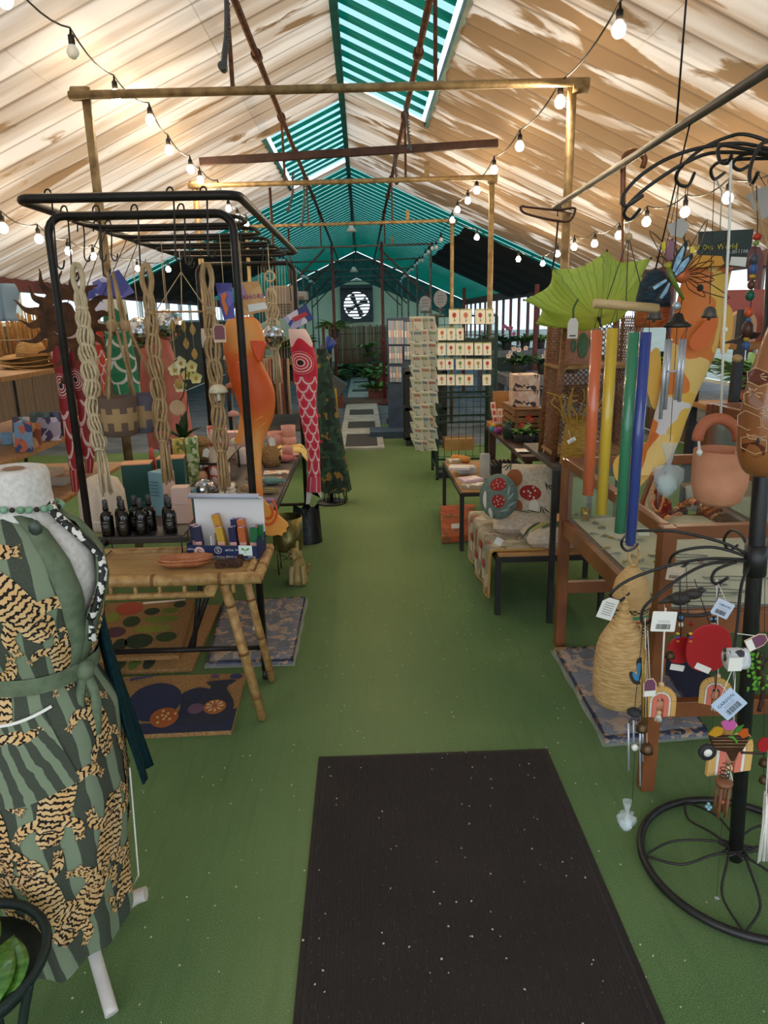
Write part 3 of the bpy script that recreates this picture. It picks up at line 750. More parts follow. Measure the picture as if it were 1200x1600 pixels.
CLEAR = glassy('clear_plastic_wrap', '#f2f6f8', .72, .12)
part(ls, 'plastic_wrap', wr_, CLEAR, kind='stuff')

# ================================================================== bamboo table
BAM = PM('bamboo_pole', '#c19a62', '#9a7040', .45, scale=5, stretch=(6, 6, 6), bump=.1, bscale=30)
BAMS = PM('bamboo_strip', '#c59e68', '#a87f4b', .5, scale=4, stretch=(.6, 9, 9))
NODE = PM('bamboo_node', '#8a5f35', '#6f4a28', .55, scale=20)
BX0, BX1, BY0, BY1, BZ = -1.62, -.44, 2.74, 3.12, .70
bt = thing('bamboo_table', ((BX0+BX1)/2, (BY0+BY1)/2, 0), 'honey coloured bamboo table with splayed pole legs', 'table')
ns = 20
for k in range(ns):
    y = BY0+.035+(BY1-BY0-.07)*(k+.5)/ns
    part(bt, 'slat', MB().tube([(BX0, y, BZ-.014), (BX1-.07, y, BZ-.014)], .0125, 6, flat=.8), BAMS)
def pole(name, a, b, r, nodes=()):
    a = V(a); b = V(b); o = part(bt, name, MB().tube([a, b], r, 12), BAM)
    for t in nodes:
        c = a.lerp(b, t); d = (b-a).normalized()*.006; part(o, 'node', MB().tube([c-d, c+d], r*1.07, 12), NODE)
pole('rim_pole', (BX0, BY0, BZ-.012), (BX1, BY0, BZ-.012), .025, (.12, .4, .63, .86)); pole('rim_pole', (BX0, BY1, BZ-.012), (BX1, BY1, BZ-.012), .022, (.3, .8))
pole('rim_pole', (BX1-.012, BY0, BZ-.01), (BX1-.012, BY1, BZ-.01), .022, (.3, .85)); pole('rim_pole', (BX1-.055, BY0+.02, BZ-.01), (BX1-.055, BY1-.02, BZ-.01), .018, (.5,))
pole('lower_rail', (BX0, BY0+.02, BZ-.085), (BX1-.2, BY0+.02, BZ-.085), .014); pole('lower_rail', (BX0, BY1-.02, BZ-.085), (BX1-.2, BY1-.02, BZ-.085), .014)
for k in range(11): part(bt, 'spindle', MB().tube([(BX0+.06+k*.1, BY0+.02, BZ-.08), (BX0+.06+k*.1, BY0+.02, BZ-.03)], .009, 8), BAM)
pole('cross_pole', (BX1-.21, BY0-.01, BZ-.06), (BX1-.21, BY1, BZ-.06), .024)
l1, l2 = gz(410, 1122, .01), gz(425, 1062, .01)
pole('leg', (-.60, BY0+.04, BZ-.05), l1, .021, (.15, .5, .83)); pole('leg', (-.575, BY1-.06, BZ-.05), l2, .019, (.3, .62, .9))
pole('leg', (-1.44, BY0+.04, BZ-.05), (-1.58, BY0, .01), .021, (.3, .7)); pole('leg', (-1.44, BY1-.04, BZ-.05), (-1.58, BY1, .01), .021, (.3, .7))

# ---- riser with spray bottles
ra, rb = gz(174, 862, BZ), gz(296, 856, BZ); ry0, ry1 = ra.y-.10, ra.y+.02; rx0, rx1 = ra.x, rb.x; rz = .80
rs = thing('wire_riser', ((rx0+rx1)/2, ra.y, BZ), 'low black wire riser carrying dark spray bottles', 'riser')
part(rs, 'top', MB().box(((rx0+rx1)/2, (ry0+ry1)/2, rz), (rx1-rx0+.03, ry1-ry0+.03, .006)), BLACK)
for x in (rx0, rx1):
    part(rs, 'leg', MB().tube([(x, ry0, rz), (x, ry0, BZ+.004), (x, ry1, BZ+.004), (x, ry1, rz)], .003, 6), BLACK)
AMB = PM('black_amber_glass', '#120e0c', None, .12, spec=.6); CAPC = PM('clear_smoke_cap', '#5a5a5c', '#2d2d2f', .2, scale=30)
def bottle(loc, lab):
    t = thing('spray_bottle', loc, lab, 'bottle', 'dark spray bottles on the wire riser'); l = V(loc)
    part(t, 'body', MB().lathe([(0, 0), (.025, 0), (.027, .004), (.027, .085), (.022, .1), (.011, .108), (.011, .115)], l, 18), AMB)
    part(t, 'collar', MB().lathe([(.0125, .113), (.0125, .127), (.009, .13)], l, 14), P('#0f0f0f', .4)); part(t, 'spray_cap', MB().lathe([(.011, .127), (.011, .155), (.008, .160), (0, .161)], l, 14), CAPC)
    lb = part(t, 'label', MB().grid(lambda u, v: l+V((.0274*math.cos(-2.2+1.3*u), .0274*math.sin(-2.2+1.3*u), .025+.045*v)), 6, 1), P('#1c1815', .5))
    tm = MB()
    for k, (w, z) in enumerate(((.7, .062), (.9, .048), (.6, .040))):
        tm.grid(lambda u, v: l+V((.0277*math.cos(-1.55+w*(u-.5)), .0277*math.sin(-1.55+w*(u-.5)), z+.003*v)), 4, 1)
    part(lb, 'print', tm, P('#8d8780', .5)); return t
bs = [(.03, .02), (.075, .08), (.108, .015), (.14, .085), (.185, .025), (.205, .09), (.29, .09), (.315, .035)]
ref = ['spray bottle at the cushion end of the riser', 'spray bottle behind the end pair on the riser', 'spray bottle third along the riser front row', 'spray bottle in the back row before the teal box', 'spray bottle in the middle of the riser front', 'spray bottle behind the middle one on the riser', 'spray bottle standing before the pale blue box', 'spray bottle next to the incense display box']
for (x, y), l in zip(bs, ref): bottle((rx0+x*.95, ry0+y, rz+.003), 'black glass '+l)

# ---- incense display carton
ia, ib = gz(302, 862, BZ)-V((0, .10, 0)), gz(408, 866, BZ)-V((0, .08, 0)); IW = (ib-ia).length; IM = Matrix.Translation(ia+V((0, 0, .001))) @ Matrix.Rotation(math.atan2(ib.y-ia.y, ib.x-ia.x), 4, 'Z')
CART = P('#e8e4e4', .6)
ic = thing('incense_display', ia, 'navy and white incense display carton with upright back flap', 'display carton')
def ibox(x0, x1, y0, y1, z0, z1): return tf(MB().box(((x0+x1)/2, (y0+y1)/2, (z0+z1)/2), (x1-x0, y1-y0, z1-z0)), IM)
part(ic, 'front_panel', ibox(0, IW, 0, .004, 0, .062), NAVY); part(ic, 'side_panel', ibox(0, .004, 0, .13, 0, .07), NAVY); part(ic, 'side_panel', ibox(IW-.004, IW, 0, .13, 0, .09), NAVY)
part(ic, 'floor_panel', ibox(0, IW, 0, .13, 0, .004), CART); part(ic, 'back_panel', ibox(0.0, IW, .126, .13, 0, .25), CART)
part(ic, 'inner_panel', ibox(.004, IW-.004, .006, .055, .04, .046), CART)
part(ic, 'divider', ibox(.105, .108, .01, .125, .004, .10), CART)
part(ic, 'top_flap', tf(MB().grid(lambda u, v: (IW*u, .13-.07*math.sin(v*2.2), .25+.02*(1-math.cos(v*2.2))-.006*v), 2, 10), IM), P('#b9bdd0', .4), solid=.004)
def on_front(x, z): return IM @ Matrix.Translation(V((x, -.001, z))) @ Matrix.Rotation(PI/2, 4, 'X')
PINKD = P('#e7b9ab', .6)
part(ic, 'logo_disc', MB().prism(ell(.024, .024, 24), .001, on_front(.055, .032)), PINKD)
part(ic, 'logo_curve', MB().tube([on_front(.055, .032) @ p for p in smoothpts([(.010, .010, .002), (-.004, .012, .002), (-.006, .004, .002), (.005, -.003, .002), (.006, -.010, .002), (-.009, -.012, .002)], 5)], .0016, 5), INK)
part(ic, 'ring_logo', MB().tube([on_front(.14, .042) @ V((.015*math.cos(t), .015*math.sin(t), .001)) for t in [2*PI*k/20 for k in range(20)]], .0013, 5, closed=True), WHITE)
part(ic, 'ring_logo_curve', MB().tube([on_front(.14, .042) @ (p*.75) for p in smoothpts([(.010, .008, .002), (-.004, .010, .002), (-.006, .003, .002), (.005, -.003, .002), (.006, -.008, .002), (-.009, -.010, .002)], 5)], .0014, 5), WHITE)
part(ic, 'lettering', text_mb('SATYA', .012, on_front(.19, .042)), WHITE); part(ic, 'lettering', text_mb('Sugandhalaya (BNG) LLP', .013, on_front(.165, .012)), WHITE); part(ic, 'lettering', text_mb('SAI BABA', .010, on_front(.236, .044)), WHITE); part(ic, 'lettering', text_mb('SATYA', .010, on_front(.018, .044)), WHITE); part(ic, 'lettering', text_mb('SATYA', .011, on_front(.288, .012)), WHITE)
ls_ = part(ic, 'leaf_sticker', MB().prism(rrect(.06, .046, .003), .001, on_front(.262, .042)), P('#dfeee6', .5))
for s in (-1, 1): part(ls_, 'leaf', MB().prism([(.0, .0), (s*.010, .009), (s*.02, .008), (s*.012, -.001)], .0008, on_front(.262, .044) @ Matrix.Translation(V((0, 0, .001)))), P('#4f9a3c', .5))
part(ls_, 'stalk', MB().tube([on_front(.262, .030) @ V((0, 0, .002)), on_front(.262, .046) @ V((0, 0, .002))], .0012, 5), P('#4f9a3c', .5))
for k, (x, y, z, c, lean) in enumerate(((.02, .07, .004, '#27243f', -.08), (.045, .05, .004, '#2c2a4a', -.1), (.135, .09, .05, '#c9912d', -.22), (.15, .05, .004, '#c49a35', -.12), (.195, .085, .03, '#232455', .0), (.2, .05, .004, '#26244d', -.05), (.238, .08, .03, '#c96a35', -.1), (.245, .05, .004, '#b9612f', -.08), (.285, .05, .004, '#1f6a3d', .05), (.300, .085, .004, '#2a7a48', .02))):
    t = thing('incense_box', IM @ V((x, y, z)), ['indigo incense pack leaning in carton corner', 'indigo incense pack beside the carton divider', 'mustard incense pack raised above the rest', 'mustard incense pack below the raised one', 'indigo incense pack behind the middle row', 'indigo incense pack in the middle row', 'orange incense pack standing behind another orange pack', 'orange incense pack in the front row', 'green incense pack in the front row', 'green incense pack against the carton side'][k], 'incense pack', 'incense packs in the display carton')
    MM = IM @ tr((x, y, z), 0, 0, lean)
    part(t, 'pack', tf(MB().box((0, 0, .065), (.032, .024, .13)), MM), P(c, .5)); part(t, 'label', tf(MB().box((0, -.0125, .035), (.03, .001, .055)), MM), P('#d8a59a', .6)); part(t, 'emblem', tf(MB().box((0, 0, .131), (.028, .02, .002)), MM), print_mat('incense_pack_print', ['#d8d4dc', '#c33a3a', '#3554a8', '#e3b23c'], 130))
# ---- shell trays and carved blocks
def shell_tray(c, ang, lab):
    mb = MB(); MM = tr(c, ang)
    def fn(u, v):
        a = 2*PI*u; k = 1+.03*math.cos(a*26); r = v
        sx = math.copysign(abs(math.cos(a))**.7, math.cos(a)); sy = math.copysign(abs(math.sin(a))**.7, math.sin(a))
        z = .022*max(0, (r-.62)/.38)**1.5
        return MM @ V((.112*r*sx*(k if r > .7 else 1), .052*r*sy*(k if r > .7 else 1), .003+z))
    mb.grid(fn, 104, 8, cu=True)
    return solo('shell_tray', mb, PM('copper_glazed_clay', '#c98358', '#a9653f', .25, scale=14, coat=.4), lab, 'tray', 'terracotta shell trays on bamboo table', solid=.004)
c = gz(290, 884, BZ+.0)
shell_tray(c+V((0, 0, .002)), .02, 'fluted terracotta shell tray underneath its twin on bamboo table'); shell_tray(c+V((.006, -.004, .016)), .06, 'fluted terracotta shell tray stacked on top of its twin')
CARV = PM('carved_dark_wood', '#5a3520', '#2d1a10', .6, scale=70, bump=.9)
a = gz(357, 884, BZ); b = gz(385, 876, BZ)
mb = MB().prism(sm2([(-.055, -.01), (-.03, -.028), (.01, -.02), (.05, -.026), (.062, 0), (.045, .02), (.0, .026), (-.04, .02)], 4), .022, tr(a+V((0, 0, .001)), .05)); solo('carved_stamp', mb, CARV, 'dark carved wooden printing block with scalloped outline', 'wooden block', bev=.002)
solo('carved_stamp', MB().box(b+V((0, .03, .014)), (.085, .035, .026), .25), CARV, 'dark carved rectangular wooden printing block beside the scalloped one', 'wooden block', bev=.002)
# ================================================================== display table with overhead rack
GREYT = PM('dark_grey_laminate', '#5b524c', '#4a423d', .6, scale=4)
RX0, RX1, RY0, RY1, RZT = -1.28, -.52, 3.34, 5.95, .69
DKM = PM('dark_bronze_tube', '#2e2926', '#211d1b', .45, metal=.3, scale=15)
rk = thing('display_rack', ((RX0+RX1)/2, (RY0+RY1)/2, 0), 'long dark metal display table with overhead hanging rack', 'display rack')
part(rk, 'table_top', MB().box(((RX0+RX1)/2, (RY0+RY1)/2, RZT-.015), (RX1-RX0, RY1-RY0, .03)), GREYT, bev=.004)
for x in (RX0, RX1): part(rk, 'edge_tube', MB().tube([(x, RY0, RZT-.02), (x, RY1, RZT-.02)], .018, 10), DKM)
TZ = 2.13
def arch(x0, x1, y, z, r=.07, zb=.05, n=5):
    pts = [V((x0, y, zb)), V((x0, y, z-r))]
    for k in range(1, n+1): a = PI/2*k/n; pts.append(V((x0+r*(1-math.cos(a)), y, z-r+r*math.sin(a))))
    for k in range(0, n+1): a = PI/2*k/n; pts.append(V((x1-r*(1-math.sin(a)), y, z-r+r*math.cos(a))))
    pts.append(V((x1, y, zb))); return pts
part(rk, 'front_arch', MB().tube(arch(RX0, RX1, 3.17, TZ), .017, 10), DKM); part(rk, 'rear_arch', MB().tube(arch(RX0, RX1, RY1-.03, TZ), .017, 10), DKM)
def loop(x0, x1, y0, y1, z, r):
    out = []
    for sx, sy, a0 in ((1, 1, 0), (-1, 1, PI/2), (-1, -1, PI), (1, -1, 1.5*PI)):
        for i in range(6):
            a = a0+PI/2*i/5; out.append(V(((x0+x1)/2+sx*((x1-x0)/2-r)+r*math.cos(a), (y0+y1)/2+sy*((y1-y0)/2-r)+r*math.sin(a), z)))
    return out
part(rk, 'top_rail', MB().tube(loop(RX0-.02, RX1+.06, 2.96, RY1-.5, TZ+.035, .06), .018, 10, closed=True), DKM)
for y0, y1 in ((3.32, 3.62), (3.74, 4.05), (4.2, 4.5), (4.66, 4.95), (5.1, 5.35)):
    part(rk, 'rack_loop', MB().tube(loop(RX0+.02, RX1-.0, y0, y1, TZ+.01, .10), .010, 8, closed=True), DKM)
part(rk, 'lower_rail', MB().tube([(RX0, 3.17, .17), (RX1, 3.17, .17)], .014, 8), DKM); part(rk, 'lower_rail', MB().tube([(RX0, RY1-.03, .17), (RX1, RY1-.03, .17)], .014, 8), DKM)
part(rk, 'side_rail', MB().tube([(RX1, 3.17, .68), (RX1, RY0+.1, .68)], .014, 8), DKM); part(rk, 'side_rail', MB().tube([(RX0, 3.17, .68), (RX0, RY0+.1, .68)], .014, 8), DKM)
part(rk, 'brace', MB().tube([(-.86, 3.17, .17), (-.8, 3.36, .67)], .012, 8), DKM); part(rk, 'brace', MB().tube([(-.88, 3.17, .17), (-.69, 3.36, .67)], .012, 8), DKM)
for x in (RX0, RX1):
    for y in (3.17, RY1-.03): part(rk, 'caster', MB().tube([(x-.012, y, .03), (x+.012, y, .03)], .03, 12), BLACK)
# ---- S hooks
def hook(p, L, lab=None, nm='hook'):
    """S hook hanging from point p (top of the bar)"""
    p = V(p); pts = [p+V((-.018, 0, -.03)), p+V((-.012, 0, .006)), p+V((0, 0, .018)), p+V((.012, 0, .006)), p+V((.01, 0, -.06)), p+V((0, 0, -L+.03)), p+V((.004, 0, -L+.004)), p+V((.02, 0, -L)), p+V((.03, 0, -L+.03))]
    return MB().tube(smoothpts(pts, 4), .0035, 6)
HKS = 'black wire hook on the dark metal rack'
for i, (x, L) in enumerate(((78, .27), (100, .27), (150, .26), (210, .25), (268, .25), (283, .22), (320, .24))):
    p = gy(x, 328, 3.0 if i in (0, 4, 6) else 3.17); p.z = TZ+.02 if i not in (0, 4, 6) else TZ+.055
    solo('wire_hook', hook(p, L), WIREBLK, HKS, 'hook', 'wire hooks on the display rack')
for (px_, Y) in ((125, 3.62), (150, 3.62), (168, 3.62), (290, 4.2), (405, 4.66), (410, 5.1)):
    p = gy(px_, 345, Y); p.z = TZ+.02; solo('wire_hook', hook(p, .16), WIREBLK, HKS, 'hook', 'wire hooks on the display rack')

# ---- macrame hangers
JUTE = PM('jute_cord', '#c0a078', '#97794f', .9, scale=40, stretch=(1, 1, .3), bump=.5, bscale=160)
COTT = PM('cream_cotton_cord', '#e0cfae', '#c0a884', .9, scale=40, stretch=(1, 1, .3), bump=.5, bscale=160)
def macrame(top, L, w, mat, lab, nk=6, nc=10, loop_=.12, tass=.2, ring=False, seed=1):
    top = V(top); rnd = random.Random(seed); t = thing('macrame_hanger', top-V((0, 0, L)), lab, 'macrame')
    if ring: part(t, 'ring', MB().tube([top+V((.03*math.cos(a), 0, -.03+.03*math.sin(a))) for a in [2*PI*k/20 for k in range(20)]], .006, 8, closed=True), PM('pale_wood_ring', '#d9c39a', '#c4a878', .5, scale=20))
    else: part(t, 'top_loop', MB().tube(smoothpts([top+V((-.006, 0, -loop_)), top+V((-.02, 0, -loop_*.5)), top+V((-.012, 0, -.008)), top, top+V((.012, 0, -.008)), top+V((.02, 0, -loop_*.5)), top+V((.006, 0, -loop_))], 5), .012, 8), mat)
    z0 = -loop_+.02; z1 = -L+tass
    cords = MB()
    for c in range(nc):
        a = 2*PI*c/nc; ph = rnd.uniform(0, 6); pts = []
        for k in range(nk*4+1):
            u = k/(nk*4); pin = .5+.5*abs(math.sin(u*nk*PI)); r = w*(.35+.65*pin)*(.7+.5*min(1, u*3))
            aa = a+.5*math.sin(u*nk*PI*.5+ph*.1); pts.append(top+V((r*math.cos(aa), r*math.sin(aa)*.7, z0+(z1-z0)*u)))
        cords.tube(pts, .0055, 5)
    part(t, 'cords', cords, mat, kind='stuff')
    for k in range(1, nk+1):
        z = z0+(z1-z0)*k/nk; r = w*.55
        part(t, 'knot', MB().tube([top+V((r*1.25*math.cos(b), r*math.sin(b), z+.004*math.sin(3*b))) for b in [2*PI*q/14 for q in range(14)]], .008, 6, closed=True), mat)
    ts = MB()
    for c in range(16):
        a = rnd.uniform(0, 6.28); r = rnd.uniform(.2, 1)*w*1.1
        ts.tube([top+V((.4*r*math.cos(a), .4*r*math.sin(a), z1+.02)), top+V((.8*r*math.cos(a), .8*r*math.sin(a), z1-.05)), top+V((r*math.cos(a), r*math.sin(a), -L+rnd.uniform(0, .03)))], .0045, 5)
    part(t, 'tassel', ts, mat, kind='stuff'); return t
def mac(px_, y0, y1, Y, w, mat, lab, **k):
    a = gy(px_, y0, Y); b = gy(px_+(600-px_)/4850*(y1-y0), y1, Y); macrame(a, a.z-b.z, w, mat, lab, **k)
mac(119, 414, 776, 3.17, .030, COTT, 'pale cotton macrame hanger ending in a long loose tassel', nk=9, nc=12, tass=.22, seed=2)
mac(227, 415, 757, 3.17, .026, JUTE, 'brown jute macrame hanger in front of the pink dress', nk=7, nc=10, seed=3)
mac(322, 414, 770, 3.24, .027, JUTE, 'brown jute macrame hanger with a ceramic mushroom before it', nk=7, nc=10, seed=4)
mac(421, 424, 600, 4.66, .036, COTT, 'cream cotton macrame on a wooden ring above mirror ball', nk=4, nc=12, ring=True, tass=.22, seed=5)
# pair of woven baskets on jute ropes
a = gy(171, 418, 3.17); bc = [gy(186, 650, 3.14), gy(224, 645, 3.26)]
BKP = []
def basket_mat(nm, dark):
    m, nt, b = new(nm); uv = nd(nt, 'TexCoord').outputs['UV']; s = nd(nt, 'SeparateXYZ', Vector=uv)
    sn = math_(nt, 'SINE', math_(nt, 'MULTIPLY', s.outputs[0], 50.3)); z = math_(nt, 'SUBTRACT', s.outputs[1], 2.0)
    up = math_(nt, 'GREATER_THAN', math_(nt, 'ABSOLUTE', z), math_(nt, 'ADD', .5, math_(nt, 'MULTIPLY', math_(nt, 'SIGN', sn), .22)))
    nz = nd(nt, 'TexNoise', Vector=uv, Scale=120.0); c = mixc(nt, up, '#ad8a5e', dark); c = mixc(nt, math_(nt, 'MULTIPLY', nz.outputs[0], .35), c, '#c8ab80')
    nt.links.new(c, b.inputs['Base Color']); b.inputs['Roughness'].default_value = .95
    bp = nd(nt, 'Bump', Strength=.6, Distance=.005, Height=nz.outputs[0]); nt.links.new(bp.outputs[0], b.inputs['Normal']); return m
for c, nm, dk, lab in ((bc[0], 'plum_zigzag_jute', '#4b3236', 'jute hanging basket with plum zigzag bands'), (bc[1], 'blue_wave_jute', '#3a4668', 'jute hanging basket with slate blue wavy bands')):
    t = thing('hanging_basket', c-V((0, 0, .09)), lab, 'basket', 'jute baskets on rope hangers')
    part(t, 'basket', MB().lathe([(0.06, -.085), (.073, -.08), (.078, .0), (.08, .055), (.08, .085), (.074, .085), (.07, -.07), (0, -.075)], c, 28), basket_mat(nm, dk))
    tp = a+V((.012 if c is bc[1] else -.008, 0, -.02))
    for k in range(3):
        e = 2*PI*k/3+.4; part(t, 'rope', MB().tube([tp, tp.lerp(c, .36)+V((.012*math.cos(e), .012*math.sin(e), 0)), c+V((.077*math.cos(e), .077*math.sin(e), .08))], .0065, 7), JUTE)
    part(t, 'knot', MB().ball(tp.lerp(c, .36), .026, 10, 7, (1, 1, 1.1)), JUTE)

# ---- inflated fabric windsocks
def sock_mb(rows, Y, bulge, m=10, sub=4, org=(0, 0), sc=1):
    L = smoothpts([(r[1], r[0], 0) for r in rows], sub); R = smoothpts([(r[2], r[0], 0) for r in rows], sub); n = len(L)
    mb = MB()
    def fn(u, v):
        i = min(n-1, int(round(v*(n-1)))); a = 2*PI*u
        x = (L[i].x+R[i].x)/2-(R[i].x-L[i].x)/2*math.cos(a); p = gy(org[0]+x/sc, org[1]+L[i].y/sc, Y)
        w = (R[i].x-L[i].x)/sc*mpp(p)
        return p+V((0, -math.sin(a)*min(bulge, w*.33), 0))
    return mb.grid(fn, 2*m, n-1, cu=True)
def koi_mat(nm, base, dark, white, headv=.30, rows=20, cols=5):
    m, nt, b = new(nm); uv = nd(nt, 'TexCoord').outputs['UV']; s = nd(nt, 'SeparateXYZ', Vector=uv); U, Vv = s.outputs[0], s.outputs[1]
    vv = math_(nt, 'MULTIPLY', Vv, float(rows)); row = math_(nt, 'FLOOR', vv); fy = math_(nt, 'FRACT', vv)
    xx = math_(nt, 'FRACT', math_(nt, 'ADD', math_(nt, 'MULTIPLY', U, float(cols)), math_(nt, 'MULTIPLY', math_(nt, 'MODULO', row, 2.0), .5)))
    def dist(ax, ay): return math_(nt, 'SQRT', math_(nt, 'ADD', math_(nt, 'POWER', ax, 2.0), math_(nt, 'POWER', ay, 2.0)))
    d = dist(math_(nt, 'MULTIPLY', math_(nt, 'SUBTRACT', xx, .5), 1.8), math_(nt, 'MULTIPLY', fy, .95))
    arc = math_(nt, 'LESS_THAN', math_(nt, 'ABSOLUTE', math_(nt, 'SUBTRACT', d, .8)), .11)
    inn = ramp(nt, d, [(.0, .0), (.75, .55)])
    c = mixc(nt, inn, base, dark); c = mixc(nt, arc, c, white)
    # head: plain with a ringed eye and a pale brow
    e = dist(math_(nt, 'MULTIPLY', math_(nt, 'SUBTRACT', U, .2), 3.2), math_(nt, 'MULTIPLY', math_(nt, 'SUBTRACT', Vv, headv*.72), 9.0))
    ringm = math_(nt, 'MULTIPLY', math_(nt, 'GREATER_THAN', math_(nt, 'SINE', math_(nt, 'MULTIPLY', e, 42.0)), .25), math_(nt, 'LESS_THAN', e, .62))
    h = mixc(nt, ringm, base, white); h = mixc(nt, math_(nt, 'LESS_THAN', e, .14), h, '#1a1210')
    brow = math_(nt, 'LESS_THAN', Vv, math_(nt, 'ADD', headv*.32, math_(nt, 'MULTIPLY', math_(nt, 'SINE', math_(nt, 'MULTIPLY', U, 19.0)), headv*.09)))
    h = mixc(nt, brow, h, white)
    c = mixc(nt, math_(nt, 'LESS_THAN', Vv, headv), c, h)
    tail = math_(nt, 'GREATER_THAN', Vv, .86); st = math_(nt, 'GREATER_THAN', math_(nt, 'SINE', math_(nt, 'MULTIPLY', U, 44.0)), .88)
    c = mixc(nt, tail, c, mixc(nt, st, dark, white))
    nt.links.new(c, b.inputs['Base Color']); b.inputs['Roughness'].default_value = .55
    t = nd(nt, 'BsdfTranslucent', Color=c); mx = nd(nt, 'MixShader', Fac=.25); nt.links.new(b.outputs[0], mx.inputs[1]); nt.links.new(t.outputs[0], mx.inputs[2]); nt.links.new(mx.outputs[0], nt.nodes['Material Output'].inputs[0]); return m
def card(par, quad, Y, mat, name='header_card', t=.003, lab=None):
    ps = [gy(*p, Y) for p in quad]; mb = MB(); vs = ps+[p+V((0, t, 0)) for p in ps]; n = len(ps)
    mb.add(vs, [list(range(n-1, -1, -1)), list(range(n, 2*n))]+[(i, (i+1) % n, n+(i+1) % n, n+i) for i in range(n)])
    return part(par, name, mb, mat, lab)
SKYC = print_mat('blue_cloud_header_print', ['#4a4f9a', '#3f4689', '#b7b4dc', '#6a6bb4', '#e1dcec'], 12)
# red koi
kr = thing('koi_windsock', gy(480, 780, 5.2), 'long red koi windsock with white scales and forked tail', 'windsock')
rows = [(470, 252, 385), (550, 262, 430), (650, 275, 460), (750, 285, 478), (850, 293, 482), (950, 315, 475), (1050, 330, 470), (1150, 345, 480), (1250, 365, 490), (1350, 385, 497), (1450, 402, 500), (1600, 404, 503), (1700, 396, 506), (1740, 393, 508)]
part(kr, 'body', sock_mb(rows, 5.2, .05, org=(400, 420), sc=5), koi_mat('red_koi_fabric', '#d42340', '#e4486a', '#f3d9d6'))
def flat_px(pts, Y, t=.002):
    ps = [gy(*p, Y) for p in pts]; mb = MB(); n = len(ps)
    return mb.add(ps+[p+V((0, t, 0)) for p in ps], [list(range(n-1, -1, -1)), list(range(n, 2*n))]+[(i, (i+1) % n, n+(i+1) % n, n+i) for i in range(n)])
part(kr, 'tail_tip', flat_px([(479, 767), (502, 767), (502, 779), (497, 776), (493, 765), (487, 770), (484, 787), (478, 788)], 5.2), P('#e6dfe2', .6))
for q in ([(492, 644), (501, 650), (494, 655)], [(495, 683), (505, 691), (496, 693)]): part(kr, 'fin', flat_px(q, 5.2), P('#d42340', .6))
card(kr, [(443, 496), (478, 475), (490, 499), (457, 516)], 5.17, SKYC); cc = card(kr, [(456, 497), (477, 487), (482, 492), (460, 503)], 5.165, P('#c8404a', .6), 'card_picture')
part(kr, 'cord', MB().tube([gy(455, 470, 5.2), gy(452, 440, 5.2), gy(449, 410, 5.2)], .003, 5), WIREBLK)
# seahorse
sh = thing('seahorse_windsock', gy(430, 790, 3.36), 'orange seahorse windsock with header card hanging beside rack leg', 'windsock')
rows = [(258, 400, 540), (275, 370, 568), (300, 345, 590), (350, 325, 612), (430, 318, 632), (500, 325, 628), (540, 333, 604), (600, 348, 612), (700, 365, 662), (800, 400, 700), (900, 430, 706), (1000, 465, 692), (1100, 500, 652), (1200, 515, 618), (1300, 540, 606), (1400, 550, 608), (1500, 557, 614), (1620, 560, 618)]
def sea_mat():
    m, nt, b = new('orange_gradient_nylon'); uv = nd(nt, 'TexCoord').outputs['UV']; s = nd(nt, 'SeparateXYZ', Vector=uv)
    u = math_(nt, 'ABSOLUTE', math_(nt, 'SUBTRACT', math_(nt, 'FRACT', math_(nt, 'MULTIPLY', s.outputs[0], 2.0)), .5))
    blob = math_(nt, 'MULTIPLY', math_(nt, 'SINE', math_(nt, 'MULTIPLY', s.outputs[1], 9.5)), math_(nt, 'SUBTRACT', .6, u))
    c = ramp(nt, math_(nt, 'ADD', .45, blob), [(.15, '#df6526'), (.45, '#ec8a3e'), (.85, '#f4b868')])
    nt.links.new(c, b.inputs['Base Color']); b.inputs['Roughness'].default_value = .5
    t = nd(nt, 'BsdfTranslucent', Color=c); mx = nd(nt, 'MixShader', Fac=.3); nt.links.new(b.outputs[0], mx.inputs[1]); nt.links.new(t.outputs[0], mx.inputs[2]); nt.links.new(mx.outputs[0], nt.nodes['Material Output'].inputs[0]); return m
SEA = sea_mat(); body = sock_mb(rows, 3.36, .07, org=(280, 440), sc=4.706); part(sh, 'body', body, SEA)
def c7(x, y): return (280+x/4.706, 440+y/4.706)
SEAM = P('#f0a868', .6)
for (yl, yr) in ((495, 520), (590, 555), (660, 590), (735, 660), (860, 740), (960, 830), (1050, 920), (1110, 985), (1170, 1150), (1280, 1270), (1390, 1400)):
    def xat(y, k):
        for r0, r1 in zip(rows, rows[1:]):
            if r0[0] <= y <= r1[0]: t = (y-r0[0])/(r1[0]-r0[0]); return r0[k]+(r1[k]-r0[k])*t
        return rows[-1][k]
    xl, xr = xat(yl, 1), xat(yr, 2); pts = []
    for k in range(9):
        t = k/8; p = gy(*c7(xl+(xr-xl)*t, yl+(yr-yl)*t+14*math.sin(t*PI)), 3.36); w = (xr-xl)/4.706*mpp(p)
        pts.append(p+V((0, -math.sin(PI*t)*min(.07, w*.33)-.003, 0)))
    part(sh, 'seam', MB().tube(pts, .0018, 5), SEAM)
snout = [(505, 430), (632, 440), (632, 470), (600, 590), (575, 590), (545, 528)]
part(sh, 'snout', flat_px([c7(*p) for p in snout], 3.30, .05), P('#dd4f1c', .5), bev=.01)
part(sh, 'fin', flat_px([c7(*p) for p in [(450, 960), (472, 1010), (478, 1100), (462, 1190), (425, 1196), (402, 1165), (430, 1120), (438, 1040)]], 3.37, .006), P('#e8923f', .55))
